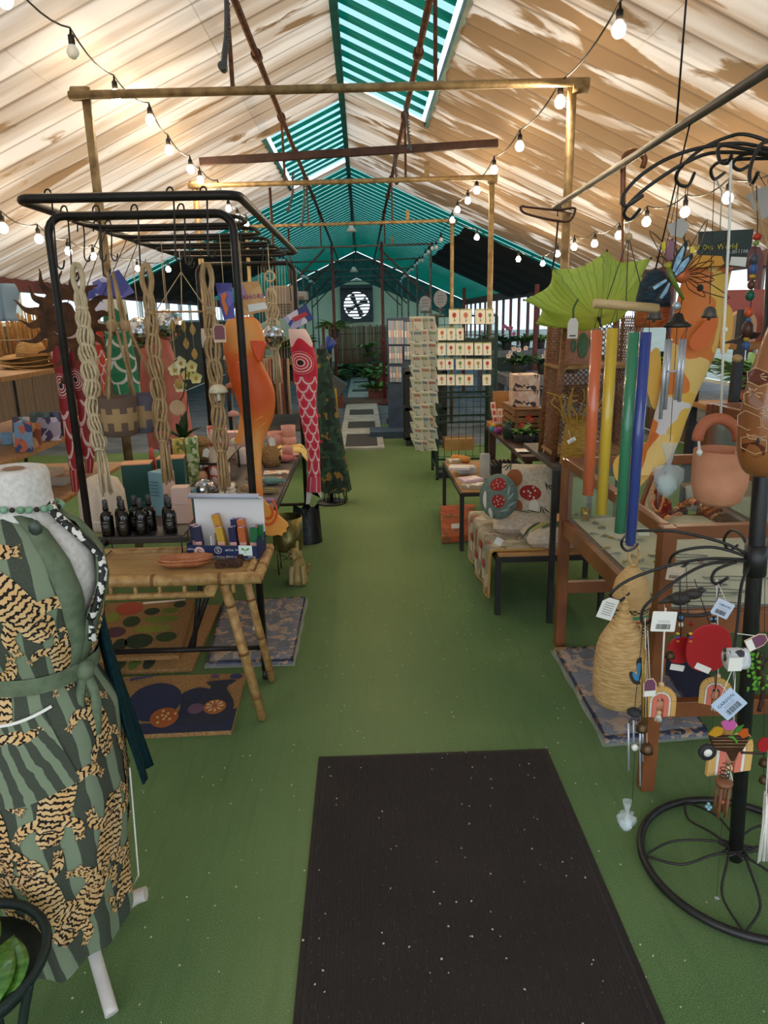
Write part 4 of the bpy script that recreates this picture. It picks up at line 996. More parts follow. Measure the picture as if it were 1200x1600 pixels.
fan = [(409, 777), (420, 790), (436, 806), (449, 817), (451, 822), (447, 826), (448, 831), (442, 833), (441, 838), (434, 836), (425, 838), (413, 836), (408, 825)]
part(sh, 'tail_fan', flat_px(fan, 3.33, .012), P('#eda04a', .55), bev=.003)
for rr in (9, 17): part(sh, 'tail_ring', MB().tube([gy(419+rr*.8*math.cos(a), 800+rr*math.sin(a)*1.15, 3.325) for a in [(-1.2+3.3*k/12) for k in range(13)]], .0055, 6), P('#e2571f', .55))
card(sh, [(336, 442), (362, 442), (367, 497), (350, 500)], 3.30, print_mat('violet_sea_header', ['#5a55a8', '#4a4796', '#7a74c4'], 14)); card(sh, [(368, 442), (404, 439), (419, 485), (367, 497)], 3.295, print_mat('tan_header', ['#d9a267', '#dcab74', '#d49a60'], 9))
part(sh, 'picture', flat_px([(345, 462), (351, 456), (355, 462), (351, 470), (357, 482), (354, 494), (350, 484), (346, 472)], 3.292, .001), P('#e07a3c', .6)); part(sh, 'picture', flat_px([(368, 442), (377, 442), (385, 458), (378, 470), (368, 466)], 3.29, .001), P('#b98ac0', .6))
pm = gy(393, 464, 3.288); part(sh, 'lettering', text_mb('SEAHORSE', .030, fr(pm, 0, 0, .08)), P('#8a3f8a', .6)); card(sh, [(387, 476), (414, 472), (418, 482), (389, 488)], 3.289, PAPER, 'price_label', .001)
part(sh, 'cord', MB().tube([gy(385, 441, 3.3), gy(380, 400, 3.2), gy(372, 335, 3.17)], .0025, 5), WIREBLK)
# windsocks behind the left leg
def windsock(rows, Y, mat, lab, org=(0, 0), sc=1, bulge=.05, hdr=None):
    last = rows[-1]; t = thing('koi_windsock', gy(org[0]+(last[1]+last[2])/2/sc, org[1]+last[0]/sc, Y), lab, 'windsock')
    part(t, 'body', sock_mb(rows, Y, bulge, org=org, sc=sc), mat)
    if hdr: card(t, hdr, Y-.04, SKYC)
    f = rows[0]; p = gy(org[0]+(f[1]+f[2])/2/sc, org[1]+f[0]/sc, Y); part(t, 'cord', MB().tube([p-V((0, 0, .01)), V((max(p.x, RX0-.02), p.y, TZ+.035))], .0025, 5), WIREBLK); return t
windsock([(390, 362, 470), (500, 375, 490), (650, 400, 520), (800, 430, 545), (950, 450, 565), (1100, 470, 580), (1250, 495, 590), (1400, 515, 595), (1500, 530, 600), (1640, 548, 605)], 3.9, koi_mat('crimson_koi_fabric', '#9c2026', '#b4302f', '#e6c9c0', .5, 9, 3), 'crimson and white koi windsock behind the rusty sun', (0, 430), 4.85, .04)
windsock([(430, 480, 590), (560, 510, 610), (700, 530, 640), (850, 560, 660), (1000, 590, 685), (1150, 600, 700), (1300, 610, 715), (1400, 640, 715), (1500, 650, 700)], 3.95, koi_mat('dark_red_koi_fabric', '#8d1d22', '#a52a2c', '#e3c4ba', .45, 8, 3), 'dark red koi windsock beside the cotton macrame', (0, 430), 4.85, .04)
windsock([(420, 40, 120), (520, 55, 135), (620, 85, 150), (720, 95, 160), (820, 110, 172), (920, 130, 185), (1050, 150, 195)], 4.3, koi_mat('orange_koi_fabric', '#d8482e', '#e06a4a', '#efdcd2', .45, 9, 3), 'orange red koi windsock hanging behind cotton macrame', (130, 400), 4.706, .04, [(120, 463), (150, 450), (166, 483), (132, 492)])
windsock([(320, 150, 310), (440, 150, 330), (560, 160, 345), (680, 170, 370), (800, 190, 395), (920, 210, 415), (1030, 240, 430)], 4.5, koi_mat('green_koi_fabric', '#1f7a52', '#3a9a6a', '#e9ece2', .4, 8, 3), 'green and white koi windsock behind the jute baskets', (130, 400), 4.706, .05, [(144, 441), (185, 421), (210, 457), (188, 468), (150, 462)])
windsock([(345, 160, 245), (450, 165, 255), (560, 190, 290), (680, 210, 310), (800, 235, 320), (900, 245, 325), (990, 255, 330)], 4.7, koi_mat('black_koi_fabric', '#23201f', '#3a3533', '#e8e0d6', .55, 7, 3), 'black and white koi windsock behind jute macrame', (280, 440), 4.706, .05)
# rusty sun
SUNM = PM('rusted_sheet_iron', '#6b4528', '#3f2a1d', .7, metal=.5, scale=18, bump=.2)
sc_ = gy(106, 499, 3.42); k_ = mpp(sc_); sun = thing('metal_sun', sc_-V((0, 0, .2)), 'rusty iron sun wall ornament with wavy rays', 'ornament')
MS = fr(sc_, .1)
rim = MB(); n = 36
for i in range(n):
    a1, a2 = 2*PI*i/n, 2*PI*(i+1)/n
    rim.prism([(r*k_*math.cos(a), r*k_*math.sin(a)) for r, a in ((29, a1), (45, a1), (45, a2), (29, a2))], .004, MS)
part(sun, 'disc_ring', rim, SUNM)
part(sun, 'face', MB().prism(sm2([(x*k_, y*k_) for x, y in [(-2, 26), (8, 22), (13, 10), (18, 3), (13, -4), (14, -10), (8, -22), (-6, -27), (-24, -16), (-29, 0), (-24, 18)]], 4), .005, MS), SUNM)
part(sun, 'crescent', MB().prism(sm2([(x*k_, y*k_) for x, y in [(20, 24), (29, 10), (29, -12), (18, -27), (24, -12), (25, 8)]], 4), .006, MS), SUNM)
for i in range(16):
    a = 2*PI*i/16+.1; L = 40 if i % 2 else 30; c, s = math.cos(a), math.sin(a); pl = []
    for sgn in (1, -1):
        seq = range(9) if sgn > 0 else range(8, -1, -1)
        for q in seq:
            t = q/8; r = 43+L*t; off = 8*math.sin(t*5.0)*t+sgn*7*(1-t)**.8; pl.append(((c*r-s*off)*k_, (s*r+c*off)*k_))
    part(sun, 'ray', MB().prism(pl, .003, MS), SUNM)
for k, (x, y) in enumerate(((100, 597), (148, 600))):
    p = gy(x, y-8, 3.4); b = thing('small_bell', p-V((0, 0, .03)), 'tiny rusty bell hanging on chain below iron sun', 'bell', 'bells under the iron sun')
    part(b, 'bell', MB().lathe([(.018, -.03), (.016, -.01), (.009, .0), (0, .004)], p, 12), SUNM); part(b, 'chain', MB().tube([p, gy(x-8, 520, 3.4)], .0022, 5), P('#2b2220', .6))

# ---- pink dress, mirror balls, leaf chime, orchid
PINK = PM('dusty_pink_cotton', '#cf8172', '#b96a5d', .8, scale=6, spec=.2)
a0, b0 = gy(222, 505, 5.3), gy(250, 690, 5.3)
def drs(u, v):
    w = .05+.115*min(1, v*1.8)**.7; ang = 2*PI*u; x = a0.x+.07+.05*v+w*math.cos(ang)*(1+.04*math.sin(9*ang)*v); return V((x, 5.3+w*.6*math.sin(ang)*(1+.1*math.sin(9*ang)*v), a0.z+.02-.92*v))
pdx = thing('pink_dress', drs(0, 1), 'dusty pink dress hanging inside the rack behind the macrame', 'dress'); part(pdx, 'gown', MB().grid(drs, 48, 16, cu=True), PINK)
part(pdx, 'hanger', MB().tube(smoothpts([(a0.x-.05, 5.3, a0.z-.02), (a0.x+.07, 5.3, a0.z+.05), (a0.x+.2, 5.3, a0.z-.03)], 5)+[V((a0.x+.2, 5.3, a0.z-.03))], .006, 6), P('#a98a60', .6)); part(pdx, 'hanger_hook', MB().tube([(a0.x+.07, 5.3, a0.z+.05), (a0.x+.07, 5.3, TZ)], .003, 5), WIREBLK)
def mirror_mat():
    m, nt, b = new('mirror_tiles'); uv = nd(nt, 'TexCoord').outputs['Object']
    vo = nd(nt, 'TexVoronoi', Vector=uv, Scale=70.0); b.inputs['Metallic'].default_value = 1; b.inputs['Roughness'].default_value = .12
    sp = nd(nt, 'SeparateColor', Color=vo.outputs['Color'])
    nt.links.new(ramp(nt, sp.outputs[0], [(0., '#8d9299'), (.4, '#d7dade'), (.7, '#b9bcc2'), (.9, '#f0f0f0')], 'CONSTANT'), b.inputs['Base Color']); return m
MIRR = mirror_mat()
def facet_ball(c, r, n=22, k=12, half=False, sc=1.0):
    mb = MB().ball(c, r, n, k, (1, 1, sc)); mb.sm = [False]*len(mb.sm)
    if half: mb.v = [V((p.x, p.y, max(p.z, c[2]))) for p in mb.v]
    return mb
for (px_, py_, rp, Y, l) in ((427, 525, 17, 4.55, 'silver mirror ball planter hanging below cream macrame'), (219, 520, 24, 5.0, 'mirror ball hanging behind green koi windsock'), (262, 508, 24, 5.1, 'mirror ball hanging behind jute macrame and pink dress')):
    c = gy(px_, py_, Y); r = rp*mpp(c); t = thing('mirror_ball', c-V((0, 0, r)), l, 'mirror ball'); part(t, 'ball', facet_ball(c, r), MIRR); part(t, 'cord', MB().tube([c+V((0, 0, r*.95)), V((c.x, c.y, TZ))], .003, 5), COTT)
GOLD = PM('brushed_gold_leaf', '#b39050', '#94743a', .4, metal=.6, scale=30)
t = thing('leaf_chime', gy(290, 560, 4.6), 'gold leaf mobile hanging on cords from a wooden rod', 'mobile')
ra_, rb_ = gy(243, 487, 4.6), gy(325, 487, 4.6); part(t, 'rod', MB().tube([ra_, rb_], .006, 8), P('#b08a5c', .6)); kc = gy(283, 425, 4.6)
for e in (ra_, rb_, ra_.lerp(rb_, .5)): part(t, 'cord', MB().tube([kc, e], .003, 5), COTT)
part(t, 'cord', MB().tube([kc, V((kc.x, kc.y, TZ))], .003, 5), COTT)
for (x, y) in ((270, 508), (287, 510), (301, 515), (291, 537), (304, 553), (275, 583), (278, 600)):
    p = gy(x, y, 4.6-random.uniform(0, .05)); part(t, 'leaf', MB().prism([(q[0], q[1]) for q in sm2([(0, -.035), (.019, -.005), (.012, .02), (0, .036), (-.012, .02), (-.019, -.005)], 3)], .002, fr(p, random.uniform(-.4, .4))), GOLD)
    part(t, 'thread', MB().tube([p+V((0, 0, .03)), V((p.x, p.y, ra_.z))], .0012, 4), COTT)
t = thing('capiz_disc', gy(277, 645, 4.2), 'round tan shell disc hanging before the orchid leaves', 'disc'); c = gy(277, 637, 4.2)
part(t, 'disc', MB().prism(ell(12*mpp(c), 12*mpp(c), 24), .003, fr(c)), PM('tan_shell', '#cdb08a', '#b8986e', .4, scale=9)); part(t, 'thread', MB().tube([c+V((0, 0, .04)), V((c.x, c.y, TZ))], .0013, 4), COTT)
# ceramic mushroom chime
c = gy(341, 610, 3.2); t = thing('mushroom_chime', c-V((0, 0, .08)), 'speckled ceramic mushroom hung in front of jute macrame', 'chime')
SPK = PM('speckled_stoneware', '#cfc4a8', '#5d5140', .5, scale=150, lo=.62, hi=.66)
part(t, 'cap', MB().lathe([(.0, .028), (.02, .025), (.035, .012), (.043, -.006), (.038, -.01), (0, -.008)], c, 20), SPK); part(t, 'stem', MB().lathe([(.009, -.008), (.008, -.03), (.011, -.045), (0, -.047)], c, 12), SPK); part(t, 'cord', MB().tube([c+V((0, 0, .025)), gy(332, 420, 3.17)], .002, 5), COTT)
t = thing('swing_tag', gy(343, 533, 3.16), 'plum arched swing tag tied to the jute macrame', 'tag'); c = gy(343, 520, 3.16); part(t, 'tag', MB().prism([(-.026, -.04), (.026, -.04), (.026, .02), (.016, .035), (-.016, .035), (-.026, .02)], .0015, fr(c, .1)), P('#d6b79a', .6)); part(t, 'panel', MB().prism([(-.022, -.028), (.022, -.028), (.022, .018), (.014, .031), (-.014, .031), (-.022, .018)], .0008, fr(c+V((0, -.0018, 0)), .1)), P('#7a4550', .6)); part(t, 'string', MB().tube([c+V((0, 0, .033)), gy(338, 470, 3.2)], .0015, 4), COTT)
# ================================================================== goods on the rack table
TT = RZT+.001
def on(px_, py_, z=TT): return gz(px_, py_, z)
def boxo(name, c, d, mat, lab, cat, group=None, rz=0, bev=.002): return solo(name, MB().box(V(c)+V((0, 0, d[2]/2)), d, rz), mat, lab, cat, group, bev)
TEALB = P('#27524c', .6); PEACH = P('#dc9a6e', .6)
for px_, py_, w, lab in ((222, 794, .155, 'dark teal gift box with peach sides behind spray bottles'), (274, 783, .15, 'dark teal gift box partly behind the pale blue box')):
    c = on(px_, py_); t = thing('gift_box', c, lab, 'box')
    part(t, 'body', MB().box(c+V((0, 0, .13)), (w, .11, .26), .12), TEALB, bev=.002); part(t, 'lid', MB().box(c+V((0, 0, .262)), (w+.002, .112, .006), .12), PEACH); part(t, 'side_panel', MB().box(c+V((-w/2*math.cos(.12)-.001, -w/2*math.sin(.12), .13)), (.004, .108, .255), .12), PEACH)
    part(t, 'lettering', text_mb('PERRY  O  LINE', .012, fr(c+V((.01, -.0585, .045)), .12)), P('#9db3ac', .6))
c = on(258, 803); t = thing('gift_box', c, 'pale blue carton with a pink side in front of teal boxes', 'box'); part(t, 'body', MB().box(c+V((0, 0, .12)), (.10, .09, .24), -.5), P('#7ba3ad', .6), bev=.002); part(t, 'side_panel', MB().box(c+V((.044, -.024, .12)), (.004, .088, .236), -.5), P('#d8b3a6', .6))
tm = MB()
for k in range(5): tm.box(c+V((-.028, -.052-.0, .19-.018*k)), (.055, .002, .006), -.5)
part(t, 'print', tm, P('#4d747f', .6), kind='stuff')
boxo('carton', on(287, 815), (.085, .08, .10), P('#d9b7a8', .6), 'pink beige carton at the foot of the pale blue box', 'box'); boxo('carton', on(287, 815)+V((0, 0, .101)), (.083, .078, .09), P('#dcbcae', .6), 'pink beige carton stacked on another beside spray bottles', 'box')
boxo('carton', on(299, 806), (.06, .09, .15), P('#5b8792', .6), 'blue teal carton beside the incense display', 'box')
# riser
rt = thing('riser_table', (-1.1, 4.75, TT), 'low dark riser table under the orchid pot', 'riser')
part(rt, 'top', MB().box((-1.08, 4.75, .83), (.38, .6, .012)), DKM)
for x in (-1.255, -.905):
    for y in (4.48, 5.02): part(rt, 'leg', MB().tube([(x, y, TT), (x, y, .828)], .006, 6), DKM)
RT = .837
def arcs_mat():
    m, nt, b = new('white_pot_red_arches'); o = nd(nt, 'TexCoord').outputs['UV']; s = nd(nt, 'SeparateXYZ', Vector=o)
    x = math_(nt, 'SUBTRACT', math_(nt, 'FRACT', math_(nt, 'MULTIPLY', s.outputs[0], 8.0)), .5); y = math_(nt, 'FRACT', math_(nt, 'MULTIPLY', s.outputs[1], .98))
    d = math_(nt, 'SQRT', math_(nt, 'ADD', math_(nt, 'POWER', x, 2.0), math_(nt, 'POWER', math_(nt, 'MULTIPLY', y, .62), 2.0)))
    rr = math_(nt, 'GREATER_THAN', math_(nt, 'SINE', math_(nt, 'MULTIPLY', d, 60.0)), .72)
    c = mixc(nt, rr, '#e9e0da', '#d39a92'); c = mixc(nt, math_(nt, 'GREATER_THAN', d, .52), c, '#c25a50'); c = mixc(nt, math_(nt, 'LESS_THAN', d, .07), c, '#c25a50')
    nt.links.new(c, b.inputs['Base Color']); b.inputs['Roughness'].default_value = .35; return m
ARCS = arcs_mat(); TERRA = PM('matt_terracotta', '#bf6f4f', '#a85c40', .7, scale=12); BLUSH = PM('blush_ceramic', '#d9a093', '#c98e82', .5, scale=10); WOV = PM('woven_seagrass', '#b08a58', '#7d5c34', .9, scale=60, stretch=(1, 1, 4), bump=.8)
def potm(r, h, taper=.9): return [(0, 0), (r*taper, 0), (r*(taper+.02), .004), (r*(1+taper)/2, h*.5), (r, h), (r-.006, h), (r*taper-.006, .012), (0, .012)]
def pot(name, c, r, h, mat, lab, cat='pot', group=None, taper=.9): return solo(name, MB().lathe(potm(r, h, taper), c, 26), mat, lab, cat, group)
oc = V((gy(288, 700, 4.62).x, 4.62, RT))
orch = thing('potted_orchid', oc, 'pale yellow orchid in white pot with red arch pattern', 'orchid')
part(orch, 'pot', MB().lathe(potm(.085, .145), oc, 26), ARCS); part(orch, 'soil', MB().lathe([(0, .125), (.078, .125)], oc, 20, cap=False), P('#3a2a20', .9))
DKL = PM('dark_orchid_leaf', '#1f3a1c', '#2c4d24', .4, scale=5)
for (rz, tl, L, w) in ((.4, 1.15, .2, .07), (2.4, .5, .2, .065), (-1.3, .55, .17, .06), (3.6, .9, .16, .06)): part(orch, 'leaf', leaf_mb(L, w, tr(oc+V((0, 0, .12)), rz-.6, tl), .4), DKL, solid=.003)
st = smoothpts([oc+V((0, 0, .12)), oc+V((.0, 0, .35)), gy(287, 615, 4.6), gy(290, 580, 4.58), gy(284, 558, 4.55), gy(272, 565, 4.5)], 5); part(orch, 'stem', MB().tube(st, .004, 6), P('#3b4a22', .6))
YEL = PM('pale_yellow_petal', '#e3dd8e', '#f0ecc0', .5, scale=8); CORE = P('#b8963c', .5)
def flower(par, c, s, rz, mat, core, n=5):
    f = MB(); M4 = fr(c, rz, .1)
    for k in range(n):
        a = 2*PI*k/n+PI/2; M5 = M4 @ Matrix.Rotation(a-PI/2, 4, 'Z'); f.grid(lambda u, v: M5 @ V(((2*u-1)*s*.55*math.sin(PI*(.12+.86*v))**.8, s*v, s*.25*v*v+.1*s*abs(2*u-1))), 5, 5)
    o = part(par, 'flower', f, mat); part(o, 'lip', MB().ball(M4 @ V((0, -.1*s, .2*s)), s*.25, 8, 6, (1, .8, 1.2)), core)
for k, (x, y, s) in enumerate(((283, 566, .042), (300, 572, .04), (273, 577, .042), (306, 590, .04), (281, 603, .042), (291, 585, .038))): flower(orch, gy(x, y, 4.52+.02*k), s, -.2+.15*k, YEL, CORE)
part(orch, 'stake', MB().tube([oc+V((.01, 0, .12)), gy(297, 560, 4.62)], .003, 5), P('#2c3a20', .7))
c = V((gy(314, 690, 4.6).x, 4.58, RT)); t = thing('woven_jar', c, 'woven seagrass jar with domed mushroom lid', 'jar')
part(t, 'jar', MB().lathe([(0, 0), (.045, 0), (.055, .04), (.052, .085), (.045, .09), (0, .09)], c, 22), WOV); part(t, 'lid', MB().lathe([(.035, .088), (.066, .10), (.062, .12), (.045, .14), (.02, .152), (0, .155)], c, 22), WOV)
part(t, 'tag', MB().prism([(-.02, -.03), (.02, -.03), (.02, .015), (0, .03), (-.02, .015)], .0015, fr(c+V((.045, -.06, .055)), .2, 0, -.25)), WHITE)
pot('patterned_pot', on(345, 755), .068, .125, ARCS, 'white pot with red arches behind the bubble candle'); pot('patterned_pot', V((gy(331, 655, 5.2).x, 5.35, TT)), .075, .25, ARCS, 'tall white pot with red arches behind woven jar')
pot('clay_cup', on(309, 750)+V((0, 0, 0)), .045, .1, TERRA, 'terracotta cup behind the peach flask', 'cup'); pot('clay_cup', on(327, 748), .04, .075, TERRA, 'low terracotta cup next to the peach flask', 'cup')
c = on(316, 758); t = thing('flask', c, 'peach flask with steel cap beside mirrored dome', 'flask'); part(t, 'body', MB().lathe([(0, 0), (.038, 0), (.04, .01), (.04, .06), (.03, .085), (.02, .095), (0, .095)], c, 20), P('#cf9a78', .4)); part(t, 'cap', MB().lathe([(.021, .093), (.021, .13), (.018, .135), (0, .135)], c, 16), P('#9a9690', .3, .8))
c = on(318, 769); t = thing('mirror_dome', c, 'mirrored half dome lamp on a black tray', 'mirror dome'); part(t, 'dome', facet_ball(c+V((0, 0, .012)), .078, 24, 16, True, .95), MIRR); part(t, 'tray', MB().lathe([(0, 0), (.06, 0), (.095, .01), (.095, .014), (0, .012)], c, 24), BLACK)
c = on(356, 779); t = thing('bubble_candle', c, 'white bubble candle made of round knobs', 'candle'); WAX = P('#e6ddc8', .5); k = 0
bub = MB()
for i in range(3):
    for j in range(3):
        for l in range(3): bub.ball(c+V(((i-1)*.028, (j-1)*.028, .018+l*.027)), .0175, 10, 7)
part(t, 'wax', bub, WAX, kind='stuff'); part(t, 'wick', MB().tube([c+V((0, 0, .085)), c+V((0, 0, .105))], .0015, 5), INK)
pot('shell_bowl', on(380, 786), .06, .04, WHITE, 'white dish with shell ornaments next to bubble candle', 'bowl')
for k, (x, y) in enumerate(((365, 765), (384, 770), (392, 752))):
    c = on(x, y+8); t = thing('mushroom_ornament', c, ['speckled brown mushroom ornament beside bubble candle', 'brown mushroom ornament in front of rack leg', 'small brown mushroom ornament behind the rack leg'][k], 'ornament'); part(t, 'stem', MB().lathe([(0, 0), (.014, 0), (.009, .03), (.011, .05), (0, .05)], c, 12), SPK); part(t, 'cap', MB().lathe([(.03, .045), (.033, .05), (.025, .07), (.01, .082), (0, .084)], c, 16), PM('brown_speckled_cap', '#8a6a48', '#cbb48a', .4, scale=70, lo=.6, hi=.64))
# hanging mushroom garlands
for k, (x, y0, n) in enumerate(((358, 560, 4), (390, 600, 4))):
    p = gy(x, y0, 3.9+.3*k); t = thing('mushroom_garland', p-V((0, 0, .5)), ['garland of small mushrooms hanging by jute macrame', 'garland of small mushrooms hanging behind the rack leg'][k], 'garland'); part(t, 'cord', MB().tube([V((p.x, p.y, TZ)), p-V((0, 0, .55))], .0015, 4), COTT)
    for j in range(n):
        q = p-V((0, 0, .15*j)); part(t, 'mushroom', MB().lathe([(.006, -.04), (.008, -.01), (.034, -.006), (.028, .012), (.01, .022), (0, .023)], q, 14), [SPK, TERRA, BLUSH][j % 3])
# pink vessels at the far end
for k, (x, y, h, l) in enumerate(((452, 697, .085, 'blush pink cylinder pot under its twin beside koi windsock'), (434, 692, .12, 'blush pink cylinder pot at the far end of rack table'), (446, 680, .1, 'blush pink cylinder pot furthest along the rack table'))):
    pot('blush_pot', V((on(x, y).x, min(5.86, on(x, y).y), TT)), .062, h, BLUSH, l, taper=.96)
    if k == 0: pot('blush_pot', on(x, y)+V((0, 0, .086)), .060, .085, BLUSH, 'blush pink cylinder pot stacked on its twin', taper=.96)
boxo('pink_planter', V((-1.02, 5.4, TT)), (.26, .12, .2), P('#d9a9a4', .5), 'long pink planter box behind the jute macrame', 'planter'); pot('blush_pot', V((-.9, 5.15, TT)), .055, .11, P('#e3d3cc', .5), 'off white pot in front of pink planter')
c = on(424, 728); t = thing('woven_hut', c, 'rounded seagrass bird hut with white paper tag', 'bird hut'); part(t, 'body', MB().lathe([(0, 0), (.055, 0), (.075, .04), (.072, .09), (.05, .135), (.02, .165), (0, .17)], c, 22), WOV); part(t, 'tag', MB().prism([(-.022, -.03), (.022, -.03), (.022, .02), (.0, .035), (-.022, .02)], .002, fr(c+V((.02, -.03, .18)), 0, 0, .1)), WHITE); part(t, 'entrance', MB().prism(ell(.014, .018, 14), .003, fr(c+V((.066, -.03, .06)), .9)), P('#1b130d', .9))
c = on(450, 713); t = thing('ceramic_hat', c, 'pink ceramic hat shaped vessel on table edge', 'vessel'); part(t, 'brim', MB().lathe([(0, 0), (.05, 0), (.078, .012), (.08, .018), (.045, .012), (0, .012)], c, 24, sx=1.1), BLUSH); part(t, 'crown', MB().lathe([(.042, .01), (.04, .05), (.046, .075), (.04, .076), (.034, .02), (0, .02)], c, 22), BLUSH)
def cloth(name, c, w, d, mat, lab, cat, h=.03, seed=0, over=0, rz=0):
    rnd = random.Random(seed); M4 = tr(c, rz); ph = rnd.uniform(0, 6); mb = MB()
    def fn(u, v):
        x = (u-.5)*w; y = (v-.5)*d; e = min(1, 6*min(u, 1-u, v, 1-v)+.1); z = h*e*(.75+.25*math.sin(9*u+ph)*math.sin(7*v+ph*2))
        if over and u > .72: z -= over*(u-.72)/.28; x -= over*.25*(u-.72)
        return M4 @ V((x, y, z))
    mb.grid(fn, 16, 16); return solo(name, mb, mat, lab, cat, solid=.006)
cloth('folded_scarf', on(457, 703), .30, .26, print_mat('yellow_black_print', ['#d9b95c', '#e2c878', '#dcbf68', '#2b2620', '#d9b95c', '#e2c878'], 22), 'yellow printed scarf folded over the table edge', 'scarf', .035, 3, .10)
for k, (x, y, s, cc, l) in enumerate(((416, 724, .05, '#b06a68', 'small rose pink crocheted fish toy'), (444, 722, .075, '#bd706c', 'large rose pink crocheted fish toy'), (424, 757, .07, '#6f908a', 'sage green crocheted fish toy'), (421, 771, .05, '#cbb278', 'yellow and black striped crocheted bee toy'))):
    c = on(x, y); t = thing('crochet_toy', c, l+' on the rack table', 'toy'); mt = PM('crochet_%d' % k, cc, cc if k < 3 else '#3a3024', .9, scale=40, bump=.8, bscale=120, stretch=(1, 1, 1) if k < 3 else (.05, .05, 3))
    part(t, 'body', MB().ball(c+V((0, 0, s*.36)), s, 14, 9, (1, .55, .36)), mt); part(t, 'tail', MB().ball(c+V((s*1.05, 0, s*.3)), s*.4, 10, 6, (.7, .5, .6)), mt)
c = on(432, 739); solo('booklet', MB().box(c+V((0, 0, .004)), (.17, .10, .008), .05), print_mat('cream_booklet_print', ['#e5dccb', '#e9e1d2', '#d8a27a', '#e5dccb', '#c07a5c', '#ece5d8'], 40), 'cream booklet with terracotta print lying on rack table', 'booklet'); solo('booklet', MB().box(on(425, 748)+V((0, 0, .003)), (.13, .05, .006), .1), P('#c98f62', .6), 'tan card lying beside the sage crocheted toy', 'card')
solo('coaster', MB().lathe([(0, 0), (.045, 0), (.045, .005), (0, .005)], on(418, 782), 20), P('#7c5a92', .6), 'round purple coaster near the incense display', 'coaster')
# upright packs and red cone behind baskets
for k, (x, cc, l) in enumerate(((200, ['#4f3a63', '#a8628c', '#e0b6c0'], 'purple floral tea tin behind the teal boxes'), (218, ['#c9b04a', '#d8c468', '#6a7a34'], 'yellow floral tea tin behind the teal boxes'), (232, ['#8aa25a', '#cfd8b0', '#5f7a3c'], 'green leafy tea tin behind the teal boxes'))):
    c = V((max(RX0+.04, gy(x, 690, 4.4).x)+.075*k, 4.4+.03*k, TT)); boxo('tea_tin', c, (.065, .06, .31-.0*k), print_mat('tea_tin_%d' % k, cc, 40), l, 'tin')
c = V((max(RX0+.04, gy(182, 700, 4.1).x), 4.1, TT)); solo('paper_cone', MB().lathe([(.04, 0), (.012, .3), (0, .32)], c, 14), print_mat('red_floral', ['#b8402c', '#c9532f', '#e0a070', '#b8402c'], 30), 'tall red floral paper cone behind cream cushion', 'cone')
c = V((gy(155, 790, 3.5).x+.02, 3.5, TT)); t = thing('round_cushion', c, 'cream pleated round cushion standing at the rack end', 'cushion'); part(t, 'cushion', MB().lathe([(0, 0), (.07, .0), (.10, .03), (.115, .1), (.11, .2), (.085, .26), (.03, .285), (0, .287)], c, 28), PM('cream_pleated_cotton', '#d9c8b4', '#c9b5a0', .85, scale=5, stretch=(14, 14, .5), bump=.3))
part(t, 'cord', MB().tube([c+V((.114*math.cos(a), .114*math.sin(a), .07)) for a in [2*PI*k/24 for k in range(24)]], .003, 5, closed=True), P('#efe6d8', .7))
# strands of necklaces on the rear arch
bcols = ['#8a5a38', '#d9b48c', '#caa27c', '#c9826a', '#5c3d2c', '#b98d5a', '#d8c6a8', '#a4553c', '#3f2f28', '#c7a77c']
for k in range(10):
    x = 408+k*4.6; p = gy(x, 560, 5.75); t = thing('bead_strand', p-V((0, 0, .42)), ['brown', 'pale tan', 'sand', 'coral', 'dark brown', 'ochre', 'cream', 'rust', 'black', 'beige'][k]+' bead necklace hanging from the rear of rack', 'necklace', 'necklaces at the rear of the rack')
    part(t, 'strand', MB().tube([p-V((0, 0, .0)), p-V((.004, 0, .22)), p-V((0, 0, .44))], .011, 7), PM('beads_%d' % k, bcols[k], '#3a2a20', .5, scale=120, stretch=(1, 1, 2), bump=1.0, lo=.5, hi=.8)); part(t, 'thread', MB().tube([p, V((p.x, RY1-.03, TZ-.01))], .0015, 4), COTT)

# ================================================================== on the floor under and beside the tables
def bil(q, z=0):
    TL, TR, BR, BL = [gz(*p, z) for p in q]
    def f(s, t, h=0): p = BL.lerp(BR, s).lerp(TL.lerp(TR, s), t); return V((p.x, p.y, z+h))
    return f
def mat_slab(f, h, z0=.001, n=6):
    mb = MB(); vs = []
    ring = [(i/n, 0) for i in range(n)]+[(1, i/n) for i in range(n)]+[(1-i/n, 1) for i in range(n)]+[(0, 1-i/n) for i in range(n)]
    m = len(ring); vs = [f(s, t, z0) for s, t in ring]+[f(s, t, z0+h) for s, t in ring]
    return mb.add(vs, [list(range(m-1, -1, -1)), list(range(m, 2*m))]+[(i, (i+1) % m, m+(i+1) % m, m+i) for i in range(m)])
def decal(f, poly, h, t=.002):
    mb = MB(); n = len(poly); vs = [f(s, u, h) for s, u in poly]+[f(s, u, h+t) for s, u in poly]
    return mb.add(vs, [list(range(n-1, -1, -1)), list(range(n, 2*n))]+[(i, (i+1) % n, n+(i+1) % n, n+i) for i in range(n)])
COIR = PM('coir_fibre', '#b48a58', '#8f6a3e', .95, scale=90, bump=.9, bscale=200); NAVC = PM('navy_coir', '#23283f', '#2e3450', .95, scale=90, bump=.8, bscale=200)
def coir(c): return PM('coir_'+c.strip('#'), c, None, .95, bump=.8, bscale=200, scale=90)
f = bil([(182, 1064), (385, 1058), (362, 1148), (150, 1158)]); t = thing('coir_doormat', f(.5, .5), 'coir doormat printed with navy cactus pots and orange bowl', 'doormat')
part(t, 'mat', mat_slab(f, .02), COIR); H = .021
part(t, 'navy_border', decal(f, [(0, 0), (1, 0), (1, .36), (.93, .3), (.9, .16), (0, .16)], H), NAVC)
